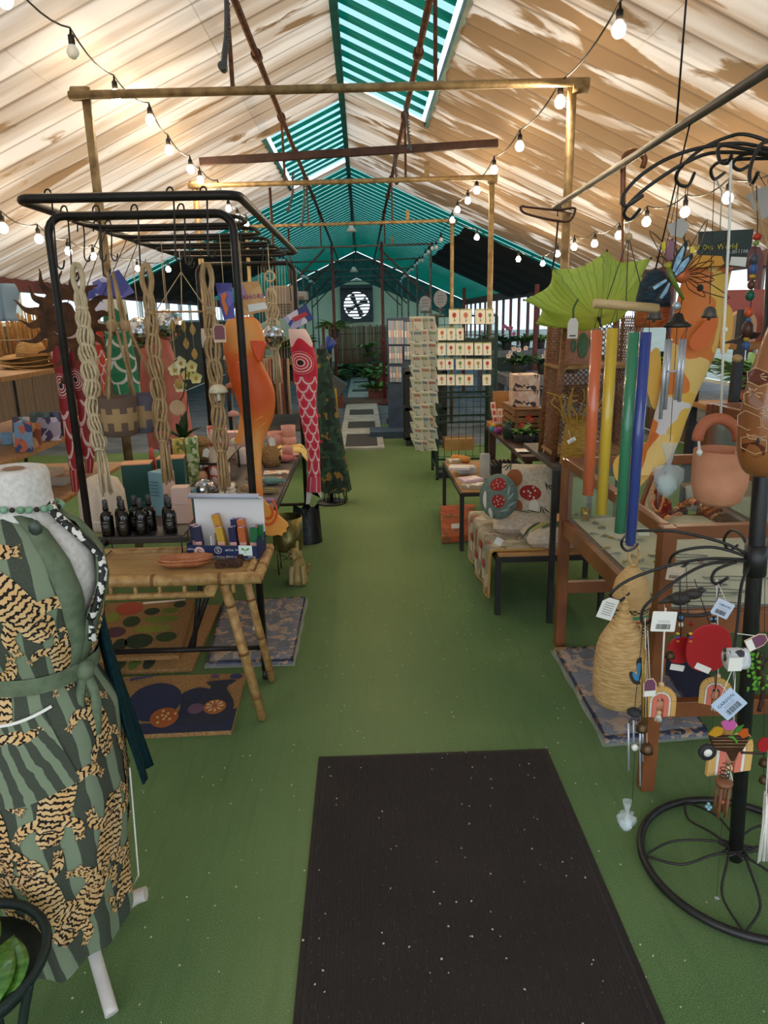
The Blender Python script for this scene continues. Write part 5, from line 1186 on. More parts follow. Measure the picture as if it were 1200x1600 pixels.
for nm, poly, cc in (('cactus_print', ell(.20, .33, 24, .36, .52), '#272f4f'), ('vase_print', sm2([(.55, .12), (.68, .14), (.74, .34), (.73, .56), (.77, .68), (.66, .74), (.55, .62), (.57, .38)], 4), '#262b44'), ('vase_print', sm2([(.66, .12), (.92, .12), (.97, .42), (.88, .72), (.93, .86), (.72, .84), (.76, .72), (.67, .42)], 4), '#2b3040'), ('bowl_print', ell(.105, .155, 20, .47, .24), '#a55a2a'), ('flower_print', ell(.085, .12, 18, .83, .38), '#b06a3a'), ('flower_print', ell(.06, .085, 16, .69, .36), '#6a5068'), ('leaf_print', ell(.05, .05, 14, .93, .93), '#3a3f66'), ('leaf_print', ell(.035, .035, 12, .77, .94), '#6a4a66'), ('stripe_print', [(.12, .9), (.3, .98), (.3, 1.0), (.12, .94)], '#3f4468')):
    H += .0006; o = part(t, nm, decal(f, poly, H, .002), coir(cc))
dt = MB()
for k in range(9): a = k*2.4; r = .012+.009*k; dt.v and None; q = decal(f, ell(.011, .016, 8, .47+r*1.0*math.cos(a), .24+r*1.4*math.sin(a)), H+.002, .002); dt.add(q.v, q.f)
part(t, 'dots', dt, coir('#d8b070'), kind='stuff')
for k in range(9):
    a = 2*PI*k/9; part(t, 'petal', decal(f, [(.83+.02*math.cos(a), .38+.03*math.sin(a)), (.83+.06*math.cos(a-.22), .38+.085*math.sin(a-.22)), (.83+.07*math.cos(a), .38+.1*math.sin(a)), (.83+.06*math.cos(a+.22), .38+.085*math.sin(a+.22))], H+.003, .002), coir('#d9a878'))
f2 = bil([(165, 952), (345, 950), (300, 1050), (120, 1058)]); t = thing('coir_doormat', f2(.5, .5), 'large coir doormat printed with green leaves underneath a smaller one', 'doormat'); part(t, 'mat', mat_slab(f2, .02), COIR)
for k in range(6): part(t, 'leaf_print', decal(f2, ell(.05, .09, 14, .35+.09*(k % 3)*1.4, .1+.1*(k//3)), .021), coir(['#2f4a26', '#59752e', '#26351f'][k % 3]))
f3 = bil([(168, 948), (304, 941), (280, 1030), (140, 1036)], .021); t = thing('coir_doormat', f3(.5, .5), 'coir doormat printed with vegetables lying on the larger one', 'doormat'); part(t, 'mat', mat_slab(f3, .022), COIR)
for k, (x, y, rx, ry, cc) in enumerate(((.28, .86, .16, .13, '#b5533a'), (.55, .78, .09, .07, '#33402a'), (.85, .9, .07, .07, '#3a4a28'), (.35, .6, .1, .1, '#364a26'), (.68, .62, .2, .07, '#7a8a36'), (.62, .45, .22, .06, '#8a943a'), (.2, .42, .12, .09, '#5a3a4a'), (.5, .25, .16, .12, '#2c3d22'), (.8, .3, .12, .08, '#3c4f28'), (.12, .7, .08, .1, '#8a943a'), (.3, .2, .08, .1, '#26351f'), (.75, .78, .1, .06, '#6f8030'))): part(t, 'leaf_print', decal(f3, ell(rx, ry, 16, x, y), .0225), coir(cc))
part(t, 'label', decal(f3, [(.42, .94), (.9, .98), (.9, 1.0), (.42, .975)], .0225), PAPER)
def wrapped_mat(q, lab, z=0, seed=1, h=.025):
    f = bil(q, z); t = thing('wrapped_doormat', f(.5, .5), lab, 'doormat'); part(t, 'mat', mat_slab(f, h), print_mat('navy_floral_coir', ['#20243a', '#262c48', '#a07a56', '#2c3048', '#5f484a', '#1c2038', '#8a6c54', '#3a3f58'], 24, .9, 1.8))
    rnd = random.Random(seed); ph = [rnd.uniform(0, 6) for _ in range(4)]
    def wf(u, v):
        e = min(1, 14*min(u, 1-u, v, 1-v)); s, tt = -.03+1.06*u, -.03+1.06*v; z_ = .004+(h+.006+.008*abs(math.sin(13*u+ph[0]+3*math.sin(5*v+ph[1])))*abs(math.sin(9*v+ph[2]+2*u)))*e
        return f(s+.008*math.sin(20*v+ph[3])*(1-e), tt, z_)
    m = MATS.get('crinkled_plastic')
    if not m:
        m, nt, b = new('crinkled_plastic'); b.inputs['Base Color'].default_value = (.85, .87, .9, 1); b.inputs['Roughness'].default_value = .15; nz = nd(nt, 'TexNoise', Vector=coord(nt, 'Position'), Scale=22.0, Detail=4.0, Distortion=1.0)
        bp = nd(nt, 'Bump', Strength=.8, Distance=.02, Height=nz.outputs[0]); nt.links.new(bp.outputs[0], b.inputs['Normal']); tp = nd(nt, 'BsdfTransparent'); mx = nd(nt, 'MixShader', Fac=.8); nt.links.new(b.outputs[0], mx.inputs[1]); nt.links.new(tp.outputs[0], mx.inputs[2]); nt.links.new(mx.outputs[0], nt.nodes['Material Output'].inputs[0]); MATS['crinkled_plastic'] = m
    part(t, 'plastic_wrap', MB().grid(wf, 34, 34), m); part(t, 'label', decal(f, [(.45, .42), (.58, .42), (.58, .5), (.45, .5)], h+.012, .001), PAPER); return t
wrapped_mat([(350, 945), (478, 938), (458, 1038), (324, 1042)], 'plastic wrapped navy floral doormat under the bamboo table corner', seed=3)
c = gz(455, 902); c.z = 0; BRS = PM('brushed_brass', '#7d7446', '#5f582f', .35, metal=.8, scale=20); t = thing('brass_planter', c, 'brass cylinder planter on thin crossed legs', 'planter'); pc = V((c.x-.02, c.y+.12, 0))
part(t, 'pot', MB().lathe([(0, .17), (.10, .17), (.103, .18), (.105, .40), (.1, .40), (.096, .19), (0, .19)], pc, 28), BRS)
for k in range(4): a = PI/4+k*PI/2; part(t, 'leg', MB().tube([pc+V((.095*math.cos(a), .095*math.sin(a), 0)), pc+V((.108*math.cos(a), .108*math.sin(a), .26))], .005, 6), BRS)
for k in range(2): a = PI/4+k*PI/2; d = V((.098*math.cos(a), .098*math.sin(a), 0)); part(t, 'cross_bar', MB().tube([pc+V((0, 0, .10))-d, pc+V((0, 0, .10))+d], .004, 6), BRS)
c = gz(478, 857); mb = MB(); rn = random.Random(5)
mb.grid(lambda u, v: c+V((.12*math.cos(2*PI*u)*(1-.25*v+.12*math.sin(7*u*6.28)*v), .18+.1*math.sin(2*PI*u)*(1-.3*v), .001+.27*v+.03*v*math.sin(5*u*6.28))), 30, 8, cu=True)
mb.grid(lambda u, v: c+V((.09*v*math.cos(2*PI*u), .18+.07*v*math.sin(2*PI*u), .2+.05*v)), 24, 3, cu=True); solo('black_bag', mb, PM('black_plastic_bag', '#16161a', '#202026', .35, scale=12, bump=.8), 'black plastic bag slumped behind the brass planter', 'bag')
# dog shaped watering can
c = gz(466, 913); c.z = 0; CER = PM('sand_glazed_ceramic', '#a8935e', '#8d7846', .35, scale=10); t = thing('dog_figurine', c, 'sand coloured ceramic dog with a handle on its back', 'figurine')
bd_ = MB(); rings = [((0, .0, .004), .062, .075), ((0, .0, .03), .062, .08), ((0, .005, .055), .05, .075), ((0, .01, .10), .048, .075), ((0, 0, .14), .047, .06), ((0, -.025, .175), .036, .036), ((0, -.035, .20), .03, .03)]
bd_.grid(lambda u, v: (lambda a, b, t_: c+V((a[0][0]+(a[1]*(1-t_)+b[1]*t_)*math.cos(2*PI*u), (a[0][1]*(1-t_)+b[0][1]*t_)+.05+(a[2]*(1-t_)+b[2]*t_)*math.sin(2*PI*u), a[0][2]*(1-t_)+b[0][2]*t_)))(rings[min(5, int(v*6))], rings[min(6, int(v*6)+1)], v*6-min(5, int(v*6))), 24, 18, cu=True)
bd_.prism(ell(.06, .075, 20, 0, 0), .004, tr(c+V((0, .05, .0)))); part(t, 'body', bd_, CER)
hd = c+V((-.012, -.005, .215)); part(t, 'head', MB().ball(hd, .042, 16, 10, (.95, 1, 1)).ball(hd+V((-.01, -.045, -.012)), .024, 12, 8, (1, 1.2, .8)), CER)
part(t, 'nose', MB().ball(hd+V((-.014, -.073, -.006)), .008, 8, 6), INK)
for s in (-1, 1): part(t, 'ear', MB().ball(hd+V((s*.04, .012, -.012)), .026, 10, 7, (.35, .8, 1.2)), CER); part(t, 'eye', MB().ball(hd+V((s*.017-.005, -.036, .012)), .005, 8, 6), INK)
for s in (-1, 1): part(t, 'leg', MB().tube(smoothpts([c+V((s*.035, .0, .13)), c+V((s*.04, -.02, .07)), c+V((s*.04, -.035, .012))], 4), [.022]*4+[.018]*4+[.02], 10), CER)
part(t, 'handle', MB().tube(smoothpts([c+V((.0, .03, .19)), c+V((0, .045, .26)), c+V((0, .075, .262)), c+V((0, .10, .13))], 6), .011, 8), CER); part(t, 'tail', MB().tube(smoothpts([c+V((.03, .12, .03)), c+V((.06, .15, .05)), c+V((.065, .15, .09))], 4), .012, 8), CER)

# ================================================================== shelves by the boarded wall
OAK = PM('pale_plywood', '#b98a58', '#9c7044', .6, scale=4, stretch=(1, 8, 1))
us = thing('tube_shelf', (-2.45, 5.0, 0), 'black tube shelf unit with wooden boards below the straw hats', 'shelf')
SX0, SX1, SY0, SY1 = -2.75, -1.95, 3.6, 5.75
for x in (SX0, SX1):
    for y in (SY0, SY1): part(us, 'post', MB().tube([(x, y, 0), (x, y, 1.62)], .014, 8), DKM)
for z in (.60, .98, 1.42): part(us, 'board', MB().box(((SX0+SX1)/2, (SY0+SY1)/2, z), (SX1-SX0, SY1-SY0, .03)), OAK, bev=.003)
for y in (SY0, SY1): part(us, 'rail', MB().tube([(SX0, y, 1.6), (SX1, y, 1.6)], .012, 8), DKM)
# stepped plywood display
pl_ = thing('plywood_display', (-1.95, 3.05, 0), 'pale plywood stepped display beside the dress form', 'display')
for y in (2.75, 3.3): part(pl_, 'side', MB().box((-2.02, y, .6), (.5, .02, 1.2)), OAK)
for z, xr in ((.90, -1.72), (1.06, -1.78), (1.22, -1.84)): part(pl_, 'shelf', MB().box(((xr-2.27)/2, 3.02, z), (xr+2.27, .6, .025)), OAK, bev=.003)
for k, (y, z, cc) in enumerate(((2.85, .915, '#2a2522'), (3.05, 1.075, '#3a332c'), (3.2, 1.235, '#57473a'), (3.1, .915, '#8a6a4a'))): boxo('trinket_tray', V((-1.9, y, z)), (.14, .12, .03), P(cc, .5), ['black trinket tray on the lowest plywood step', 'dark brown trinket tray on the middle plywood step', 'brown trinket tray on the top plywood step', 'tan trinket tray on the lowest plywood step'][k], 'tray')
STRAW = PM('woven_straw', '#c99a5c', '#a87a40', .85, scale=30, stretch=(1, 1, 5), bump=.7)
hc = gy(48, 545, 4.75); hc.z = 1.436
for k in range(4):
    zz = 1.436+.022*k; t = thing('straw_hat', (hc.x, hc.y, zz), ['woven straw hat at the bottom of the pile', 'woven straw hat second in the pile', 'woven straw hat third in the pile', 'woven straw hat on top of the pile'][k], 'hat', 'stack of straw hats'); part(t, 'brim', MB().grid(lambda u, v: V((hc.x, hc.y, zz))+V(((.09+.10*v)*math.cos(2*PI*u), (.09+.10*v)*math.sin(2*PI*u), .004+.012*v*math.sin(4*PI*u+k))), 40, 4, cu=True), STRAW, solid=.004)
    part(t, 'crown', MB().lathe([(.094, .003), (.085, .06), (.07, .09), (.045, .098), (0, .1)], (hc.x, hc.y, zz), 26), STRAW)
sb = gy(18, 500, 5.2); t = thing('straw_bundle', (sb.x, 5.35, 1.436), 'upright bundle of dried straw stems behind the hats', 'straw'); rn = random.Random(9); g = MB()
for k in range(70): x = sb.x+rn.uniform(-.22, .22); y = 5.4+rn.uniform(-.05, .05); g.tube([(x, y, 1.436), (x+rn.uniform(-.03, .03), y, 1.76+rn.uniform(-.04, .04))], .006, 4)
part(t, 'stems', g, STRAW, kind='stuff'); part(t, 'tie', MB().tube([(sb.x-.24, 5.33, 1.6), (sb.x+.24, 5.33, 1.6)], .008, 6), JUTE)
c = gy(8, 470, 4.6); solo('blue_scarf', MB().grid(lambda u, v: V((c.x+(u-.5)*.12*(1+.3*math.sin(6*v)), c.y+.03*math.sin(8*u), c.z+.10-.22*v)), 10, 10), P('#8fa6b4', .8), 'pale blue scarf hanging above the straw bundle', 'scarf', solid=.006)
rn = random.Random(21); pal = [['#8a9a9c', '#c7c2b8', '#5a4a58'], ['#3a4a7a', '#c86a4a', '#7a9ab8'], ['#c0764a', '#dca878', '#8a4a30'], ['#d5cdd2', '#54466a', '#b4a8b8'], ['#3f3a52', '#6a6488', '#2a2638'], ['#5f7268', '#6f8478', '#54665c']]
lab6 = ['grey illustrated print leaning on the wall shelf', 'blue and orange illustrated print leaning on wall shelf', 'orange illustrated card leaning on wall shelf', 'white picture print with purple figures on the wall shelf', 'dark violet picture print on the wall shelf', 'sage green board leaning behind the prints']
for k, (x0, x1, y0, y1, Y) in enumerate(((15, 32, 592, 640, 4.3), (18, 38, 602, 650, 4.1), (37, 53, 608, 650, 4.2), (53, 84, 596, 634, 4.5), (74, 92, 591, 628, 4.7), (44, 92, 604, 640, 4.8))):
    a, b = gy(x0, y1, Y), gy(x1, y0, Y); h = (b.z-a.z); w = b.x-a.x; cx = (a.x+b.x)/2; solo('art_print', MB().box((cx, Y, .997+h/2), (w, .012, h), Matrix.Rotation(-.22, 3, 'X')), print_mat('print_%d' % k, pal[k], 22), lab6[k], 'print')
for k in range(7):
    a = V((-2.2-rn.uniform(0, .35), 3.75+k*.25, .616)); boxo('card_tray' if k % 3 == 0 else 'booklet', a, (.22, .2, .05 if k % 3 == 0 else .02), [P('#cfc4b4', .6), print_mat('print_%d' % (k % 6), pal[k % 6], 22), P('#b9b0a8', .6)][k % 3], ['pale open card tray at the near end of lower shelf', 'illustrated booklet on the lower wall shelf', 'grey booklet on the lower wall shelf', 'pale card tray in the middle of lower shelf', 'dark illustrated booklet on the lower wall shelf', 'light grey booklet further along the lower shelf', 'pale card tray at the far end of lower shelf'][k], 'tray' if k % 3 == 0 else 'booklet', rz=rn.uniform(-.3, .3))
for k, (y, cc) in enumerate(((3.85, '#3f5570'), (4.4, '#7fa3c0'), (5.0, '#20242c'))): pot('small_mug', V((-2.2, y, .997)), .035, .07, P(cc, .4), ['slate blue mug on the wall shelf', 'sky blue mug on the wall shelf', 'black mug on the wall shelf'][k], 'mug')
# ================================================================== wind chime stand
def pl3(pts, Ya, Yb, k=5):     # pixel polyline whose depth runs from Ya to Yb
    n = len(pts); return smoothpts([gy(p[0], p[1], Ya+(Yb-Ya)*i/(n-1)) for i, p in enumerate(pts)], k)
SB = V((1.15, 1.84, 0)); cs_ = thing('chime_stand', SB, 'black wire floor stand with curved hook arms and ring base', 'display stand')
def polep(z): return V((1.137-.053*z, 1.851, z))
part(cs_, 'pole', MB().tube([polep(.02), polep(1.03), polep(2.06)], .021, 14), BLACK); part(cs_, 'collar', MB().tube([polep(.98), polep(1.07)], .03, 14), BLACK); part(cs_, 'collar', MB().tube([polep(2.0), polep(2.05)], .03, 14), BLACK)
part(cs_, 'base_ring', MB().tube([SB+V((.30*math.cos(a), .30*math.sin(a), .016)) for a in [2*PI*k/56 for k in range(56)]], .0125, 10, closed=True), BLACK)
for k in range(5):
    a = D(100+72*k); d = V((math.cos(a), math.sin(a), 0)); w = V((-d.y, d.x, 0)); e = SB+d*.295+V((0, 0, .02)); s = polep(.06)
    for sg in (-1, 1): part(cs_, 'base_wire', MB().tube(smoothpts([e, e.lerp(s, .35)+w*sg*.05, e.lerp(s, .75)+w*sg*.03+V((0, 0, .01)), s+w*sg*.01-d*.05], 6), .004, 6), BLACK)
ARM = [([(1175, 870), (1130, 848), (1060, 831), (1013, 829), (985, 832), (971, 848), (978, 860), (990, 857), (996, 850)], 1.85, 2.12), ([(1175, 875), (1104, 873), (1037, 886), (981, 907), (955, 927), (958, 936), (970, 938), (983, 926)], 1.85, 1.9),
       ([(1175, 876), (1112, 880), (1066, 901), (1013, 942), (1002, 962), (1006, 975), (1018, 968), (1027, 955)], 1.85, 1.66), ([(1175, 878), (1159, 912), (1153, 971), (1147, 1022), (1150, 1034), (1157, 1030)], 1.85, 1.5), ([(1175, 869), (1159, 837), (1142, 829), (1131, 845), (1140, 860), (1152, 852)], 1.85, 2.2),
       ([(1175, 872), (1115, 855), (1060, 862), (1046, 880), (1055, 892), (1075, 880)], 1.85, 2.05), ([(1150, 878), (1120, 890), (1112, 905), (1120, 912), (1138, 902)], 1.83, 1.75)]
for p, a, b in ARM: part(cs_, 'hook_arm', MB().tube(pl3(p, a, b), .0045, 7), BLACK)
UARM = [([(1236, 244), (1165, 225), (1100, 230), (1045, 247), (1000, 275), (974, 305), (978, 322), (1005, 305)], 1.85, 1.8), ([(1236, 246), (1125, 238), (1070, 255), (1012, 292), (982, 320), (975, 335), (985, 343), (1000, 327)], 1.85, 1.95), ([(1236, 235), (1170, 211), (1135, 215), (1090, 237), (1058, 270), (1060, 287), (1075, 290), (1085, 270)], 1.85, 2.05),
        ([(1236, 225), (1195, 222), (1178, 245), (1171, 270), (1174, 288), (1184, 270)], 1.85, 1.65), ([(1236, 245), (1160, 232), (1125, 228), (1124, 250), (1136, 255), (1143, 243)], 1.85, 1.75), ([(1236, 247), (1170, 240), (1145, 255), (1155, 266), (1172, 258)], 1.85, 1.95), ([(1236, 247), (1140, 250), (1112, 262), (1116, 280), (1132, 270)], 1.85, 2.1)]
for p, a, b in UARM: part(cs_, 'hook_arm', MB().tube(pl3(p, a, b), .0045, 7), BLACK)
def thread(par, a, b, r=.0014, mat=None, nm='cord'): return part(par, nm, MB().tube([a, b], r, 5), mat or WHITE)
RAT = PM('natural_rattan', '#dcb67e', '#b68e56', .75, scale=30, stretch=(1, 1, 6), bump=.4, bscale=120)
def wicker(c, prof, n=34, lo=.0012): # woven relief: ribs round the body
    out = []
    for i in range(len(prof)-1):
        (r0, z0), (r1, z1) = prof[i], prof[i+1]; L = math.hypot(r1-r0, z1-z0); k = max(1, int(L/.0055))
        for j in range(k):
            t = j/k; r = r0+(r1-r0)*t; out.append((max(.0005, r+(lo if j % 2 else -lo)), z0+(z1-z0)*t))
    out.append(prof[-1]); return MB().lathe(out, c, n)
def px_prof(rows, Y):           # (px centre, px half width, py) -> profile
    p0 = gy(rows[0][0], rows[0][2], Y); return p0, [(r[1]*mpp(gy(r[0], r[2], Y)), gy(r[0], r[2], Y).z-p0.z) for r in rows]
p0, pr = px_prof([(965, 33, 1095), (964, 38, 1085), (964, 40, 1050), (964, 39, 1025), (964, 36, 1005), (965, 26, 985), (967, 15, 968), (968, 8, 955), (968, 5, 935), (967, 4, 930)], 1.9)
t = thing('rattan_birdhouse', p0, 'plain rattan bottle shaped birdhouse hanging on lower hook', 'birdhouse'); pr.insert(0, (0, 0)); part(t, 'body', wicker(p0, pr), RAT); pt = p0+V((0, 0, pr[-1][1])); part(t, 'loop', MB().tube(smoothpts([pt, pt+V((-.008, 0, .02)), pt+V((0, 0, .034)), pt+V((.008, 0, .02)), pt], 5), .004, 6), RAT)
c = gy(950, 952, 1.84); part(t, 'tag', MB().prism([(-.026, -.03), (.022, -.03), (.022, .034), (-.01, .034), (-.026, .02)], .001, fr(c, .1, 0, -.35)), WHITE); tx = MB()
for k in range(6): tx.prism([(-.016, .018-.007*k), (.014, .018-.007*k), (.014, .020-.007*k), (-.016, .020-.007*k)], .0005, fr(c+V((0, -.0015, 0)), .1, 0, -.35))
part(t, 'tag_print', tx, P('#8a8a8a', .6), kind='stuff')
def band_mat():
    m, nt, b = new('banded_rattan'); s = nd(nt, 'SeparateXYZ', Vector=coord(nt, 'Object')); z = s.outputs[2]; nz = nd(nt, 'TexNoise', Vector=coord(nt, 'Object', (1, 1, 6)), Scale=40.0)
    c = mixc(nt, nz.outputs[0], '#dcb67e', '#b68e56')
    ck = nd(nt, 'TexChecker', Vector=coord(nt, 'Object', (1, 1, 2)), Scale=90.0)
    def bandm(a, b_): return math_(nt, 'MULTIPLY', math_(nt, 'GREATER_THAN', z, a), math_(nt, 'LESS_THAN', z, b_))
    c = mixc(nt, math_(nt, 'MULTIPLY', bandm(.135, .15), ck.outputs[1]), c, '#1d1a18'); c = mixc(nt, bandm(.12, .13), c, '#3f8a68'); c = mixc(nt, bandm(.105, .113), c, '#a8542f'); c = mixc(nt, math_(nt, 'MULTIPLY', bandm(.055, .10), ck.outputs[1]), c, '#1d1a18'); c = mixc(nt, bandm(.035, .045), c, '#a8542f')
    nt.links.new(c, b.inputs['Base Color']); b.inputs['Roughness'].default_value = .8; return m
p0, pr = px_prof([(980, 24, 1010), (980, 28, 985), (978, 28, 950), (977, 28, 925), (977, 25, 908), (977, 16, 895), (977, 8, 885)], 2.12); t = thing('rattan_birdhouse', p0, 'rattan birdhouse with green and black woven bands behind the plain one', 'birdhouse'); pr.insert(0, (0, 0)); part(t, 'body', wicker(p0, pr, 30), band_mat()); pt = p0+V((0, 0, pr[-1][1]))
part(t, 'loop', MB().tube(smoothpts([pt, pt+V((-.016, 0, .03)), pt+V((-.008, 0, .066)), pt+V((.01, 0, .066)), pt+V((.016, 0, .03)), pt], 5), .005, 6), RAT)

# ---- hanging ornaments on the lower tier
def arch_strip(m4, R, w, leg, th=.012, n=14):     # flat arch (half ring with straight legs) in local xy
    mb = MB(); pts = [(-R, -leg)]+[(R*math.cos(PI-PI*k/n), R*math.sin(PI-PI*k/n)) for k in range(n+1)]+[(R, -leg)]
    inn = [(-(R-w), -leg)]+[((R-w)*math.cos(PI-PI*k/n), (R-w)*math.sin(PI-PI*k/n)) for k in range(n+1)]+[(R-w, -leg)]
    for i in range(len(pts)-1): mb.prism([inn[i], inn[i+1], pts[i+1], pts[i]], th, m4, -th/2)
    return mb
OCH = P('#d3a660', .7); IVO = P('#e3ddd2', .7); COR = P('#d97763', .7)
def rainbow(c, s, hang, lab, rz=0, roll=0):
    t = thing('rainbow_hanging', V(c)-V((0, 0, s*1.2)), lab, 'hanging'); M4 = fr(c, rz, 0, roll)
    for R, w, mt, nm in ((s, s*.34, OCH, 'ochre_arch'), (s*.66, s*.14, IVO, 'ivory_arch'), (s*.52, s*.30, COR, 'coral_arch')): part(t, nm, arch_strip(M4, R, w*.98, s*1.05), mt, bev=.002)
    part(t, 'bead', MB().ball(M4 @ V((0, s*1.12, 0)), s*.17, 12, 8), P('#d9b58c', .6)); thread(t, M4 @ V((0, s*1.2, 0)), V(hang), .0025)
    q = M4 @ V((0, -s*.15, 0)); part(t, 'disc', MB().lathe([(0, -.004), (s*.32, -.004), (s*.32, .004), (0, .004)], q-V((0, 0, s*.15)), 18, Matrix.Rotation(PI/2, 3, 'X')), P('#c08466', .6)); part(t, 'bead', MB().ball(q-V((0, 0, s*.66)), s*.18, 10, 7), P('#d9b58c', .6)); thread(t, M4 @ V((0, s*.2, 0)), q-V((0, 0, s*.66)), .0016)
    ts = MB()
    for k in range(9): a = 2*PI*k/9; ts.tube([q-V((0, 0, s*.75)), q-V((0, 0, s*.85))+V((math.cos(a)*s*.1, math.sin(a)*s*.1, 0)), q-V((0, 0, s*1.2))+V((math.cos(a)*s*.22, math.sin(a)*s*.22, 0))], .002, 4)
    part(t, 'tassel', ts, IVO, kind='stuff'); return t
rainbow(gy(1031, 1095, 1.66), .043, gy(1040, 950, 1.67), 'small clay rainbow hanging beside the rattan birdhouse'); rainbow(gy(1141, 1172, 1.55), .062, gy(1148, 1030, 1.52), 'clay rainbow hanging behind the wheelbarrow chime', .15); rainbow(gy(1119, 1080, 1.85), .045, gy(1120, 905, 1.78), 'clay rainbow hanging behind the red discs', -.5)
def tagcard(px_, py_, Y, w, h, roll, lab, mat=None, line=None, hang=None, txt=None, rz=0):
    c = gy(px_, py_, Y); t = thing('price_tag', c-V((0, 0, h/2)), lab, 'tag'); M4 = fr(c, rz, 0, roll); part(t, 'card', MB().prism(rrect(w, h, .003), .0012, M4), mat or WHITE)
    bc_ = MB(); rn = random.Random(int(px_))
    x = -w*.3
    while x < w*.3: q = rn.choice((.0008, .0014, .002)); bc_.prism([(x, -h*.38), (x+q, -h*.38), (x+q, -h*.12), (x, -h*.12)], .0004, M4, .0013); x += q+rn.choice((.001, .0016))
    part(t, 'barcode', bc_, INK, kind='stuff')
    if txt: part(t, 'lettering', text_mb(txt, h*.2, M4 @ Matrix.Translation(V((0, h*.2, .0016)))), P('#4a5a70', .6))
    ln = MB()
    for k in range(2): ln.prism([(-w*.25, h*(.03-.07*k)), (w*.25, h*(.03-.07*k)), (w*.25, h*(.05-.07*k)), (-w*.25, h*(.05-.07*k))], .0004, M4, .0013)
    part(t, 'print', ln, P('#9a9a9e', .6), kind='stuff')
    if hang is not None: thread(t, M4 @ V((0, h*.46, 0)), V(hang), .0009)
    return t
tagcard(1037, 971, 1.62, .062, .054, -.06, 'white price card hanging in front of the rainbow cord', hang=gy(1038, 945, 1.66)); tagcard(1139, 1100, 1.46, .062, .062, .82, 'pale blue diamond shaped tag above the wheelbarrow', P('#b7c6dc', .5), hang=gy(1150, 1032, 1.5), txt='CARSON'); tagcard(1129, 951, 1.72, .052, .045, -.45, 'pale diamond tag on the dark chain', P('#c2cbdb', .5), hang=gy(1122, 912, 1.75), txt='CARSON')
tagcard(1054, 896, 1.98, .05, .042, -.12, 'kraft paper tag hanging on back hook', P('#c9b49c', .7), hang=gy(1050, 884, 2.05))
def plum_tag(px_, py_, Y, s, roll, lab, hang):
    c = gy(px_, py_, Y); t = thing('plum_tag', c-V((0, 0, s)), lab, 'tag'); M4 = fr(c, 0, 0, roll); pg = [(-.5*s, -.7*s), (.5*s, -.7*s), (.5*s, .4*s), (.25*s, .8*s), (-.25*s, .8*s), (-.5*s, .4*s)]
    part(t, 'card', MB().prism(pg, .0012, M4), P('#d8b99c', .6)); part(t, 'panel', MB().prism([(x*.84, y*.84+.06*s) for x, y in pg], .0006, M4, .0013), P('#70405a', .6)); part(t, 'label', MB().prism([(-.42*s, -.66*s), (.42*s, -.66*s), (.42*s, -.2*s), (-.42*s, -.2*s)], .0005, M4, .002), WHITE); thread(t, M4 @ V((0, .75*s, 0)), V(hang), .001); return t
plum_tag(1015, 1075, 1.62, .034, .05, 'plum swing tag on the butterfly chime', gy(1012, 985, 1.66)); plum_tag(1181, 1003, 1.5, .034, -1.1, 'plum swing tag tied near the stand pole', gy(1152, 990, 1.5))
BRZ = PM('aged_bronze', '#6a5138', '#3f3024', .45, metal=.7, scale=25); CHR = PM('aluminium_tube', '#c6cad2', '#aeb4bd', .3, metal=.45, scale=10)
def bell(par, c, s, mat=BRZ): o = part(par, 'bell', MB().lathe([(s, -s*1.1), (s*.96, -s*.7), (s*.8, 0), (s*.5, s*.35), (s*.2, s*.45), (0, s*.46)], c, 16), mat); part(o, 'clapper', MB().ball(V(c)-V((0, 0, s*1.2)), s*.25, 8, 6), mat)
t = thing('bell_string', gy(1008, 1175, 1.6), 'brass bells strung beside the small rainbow', 'chime')
for k, (x, y, s) in enumerate(((1003, 1133, .015), (1011, 1165, .017), (1047, 1020, .013))): bell(t, gy(x, y, 1.62+.06*(k == 2)), s)
for x in (1004, 1008, 1012): part(t, 'rod', MB().tube([gy(x, 1000+4*(x-1004), 1.62), gy(x-1, 1135, 1.62)], .002, 6), P('#9a7a3c', .4, .7))
thread(t, gy(1008, 965, 1.66), gy(1011, 1165, 1.62), .001)
t = thing('butterfly_chime', gy(990, 1230, 1.63), 'blue butterfly wind chime with thin silver tubes', 'wind chime'); BLU = P('#3f7ea8', .35); 
for pts, mt in (([(1000, 1062), (1004, 1034), (1000, 1030), (995, 1036), (997, 1055)], BLU), ([(1000, 1064), (990, 1050), (985, 1054), (990, 1066), (998, 1068)], BLU)):
    ps = sm2(pts, 3); part(t, 'wing', flat_px([(1.15*(x-998)+998, 1.1*(y-1052)+1052) for x, y in ps], 1.633, .002), INK); part(t, 'wing_panel', flat_px([(.72*(x-996)+996, .72*(y-1052)+1052) for x, y in ps], 1.631, .001), mt)
top = gy(991, 1115, 1.63); part(t, 'crown', MB().lathe([(.018, 0), (.02, .006), (.01, .014), (0, .016)], top, 14), INK)
for k, (x, y0, y1) in enumerate(((982, 1130, 1204), (990, 1126, 1168), (1000, 1135, 1228), (1004, 1132, 1190))): part(t, 'tube', MB().tube([gy(x, y0, 1.63+.01*k), gy(x, y1, 1.63+.01*k)], .0028, 8), CHR); thread(t, top, gy(x, y0, 1.63+.01*k), .0008, INK)
part(t, 'striker', MB().lathe([(0, -.003), (.009, -.003), (.009, .003), (0, .003)], gy(992, 1168, 1.63), 14, Matrix.Rotation(PI/2, 3, 'X')), WHITE); thread(t, top+V((0, 0, .015)), gy(1005, 975, 1.66), .001, INK); thread(t, gy(992, 1168, 1.63), gy(988, 1255, 1.63), .0008, INK)
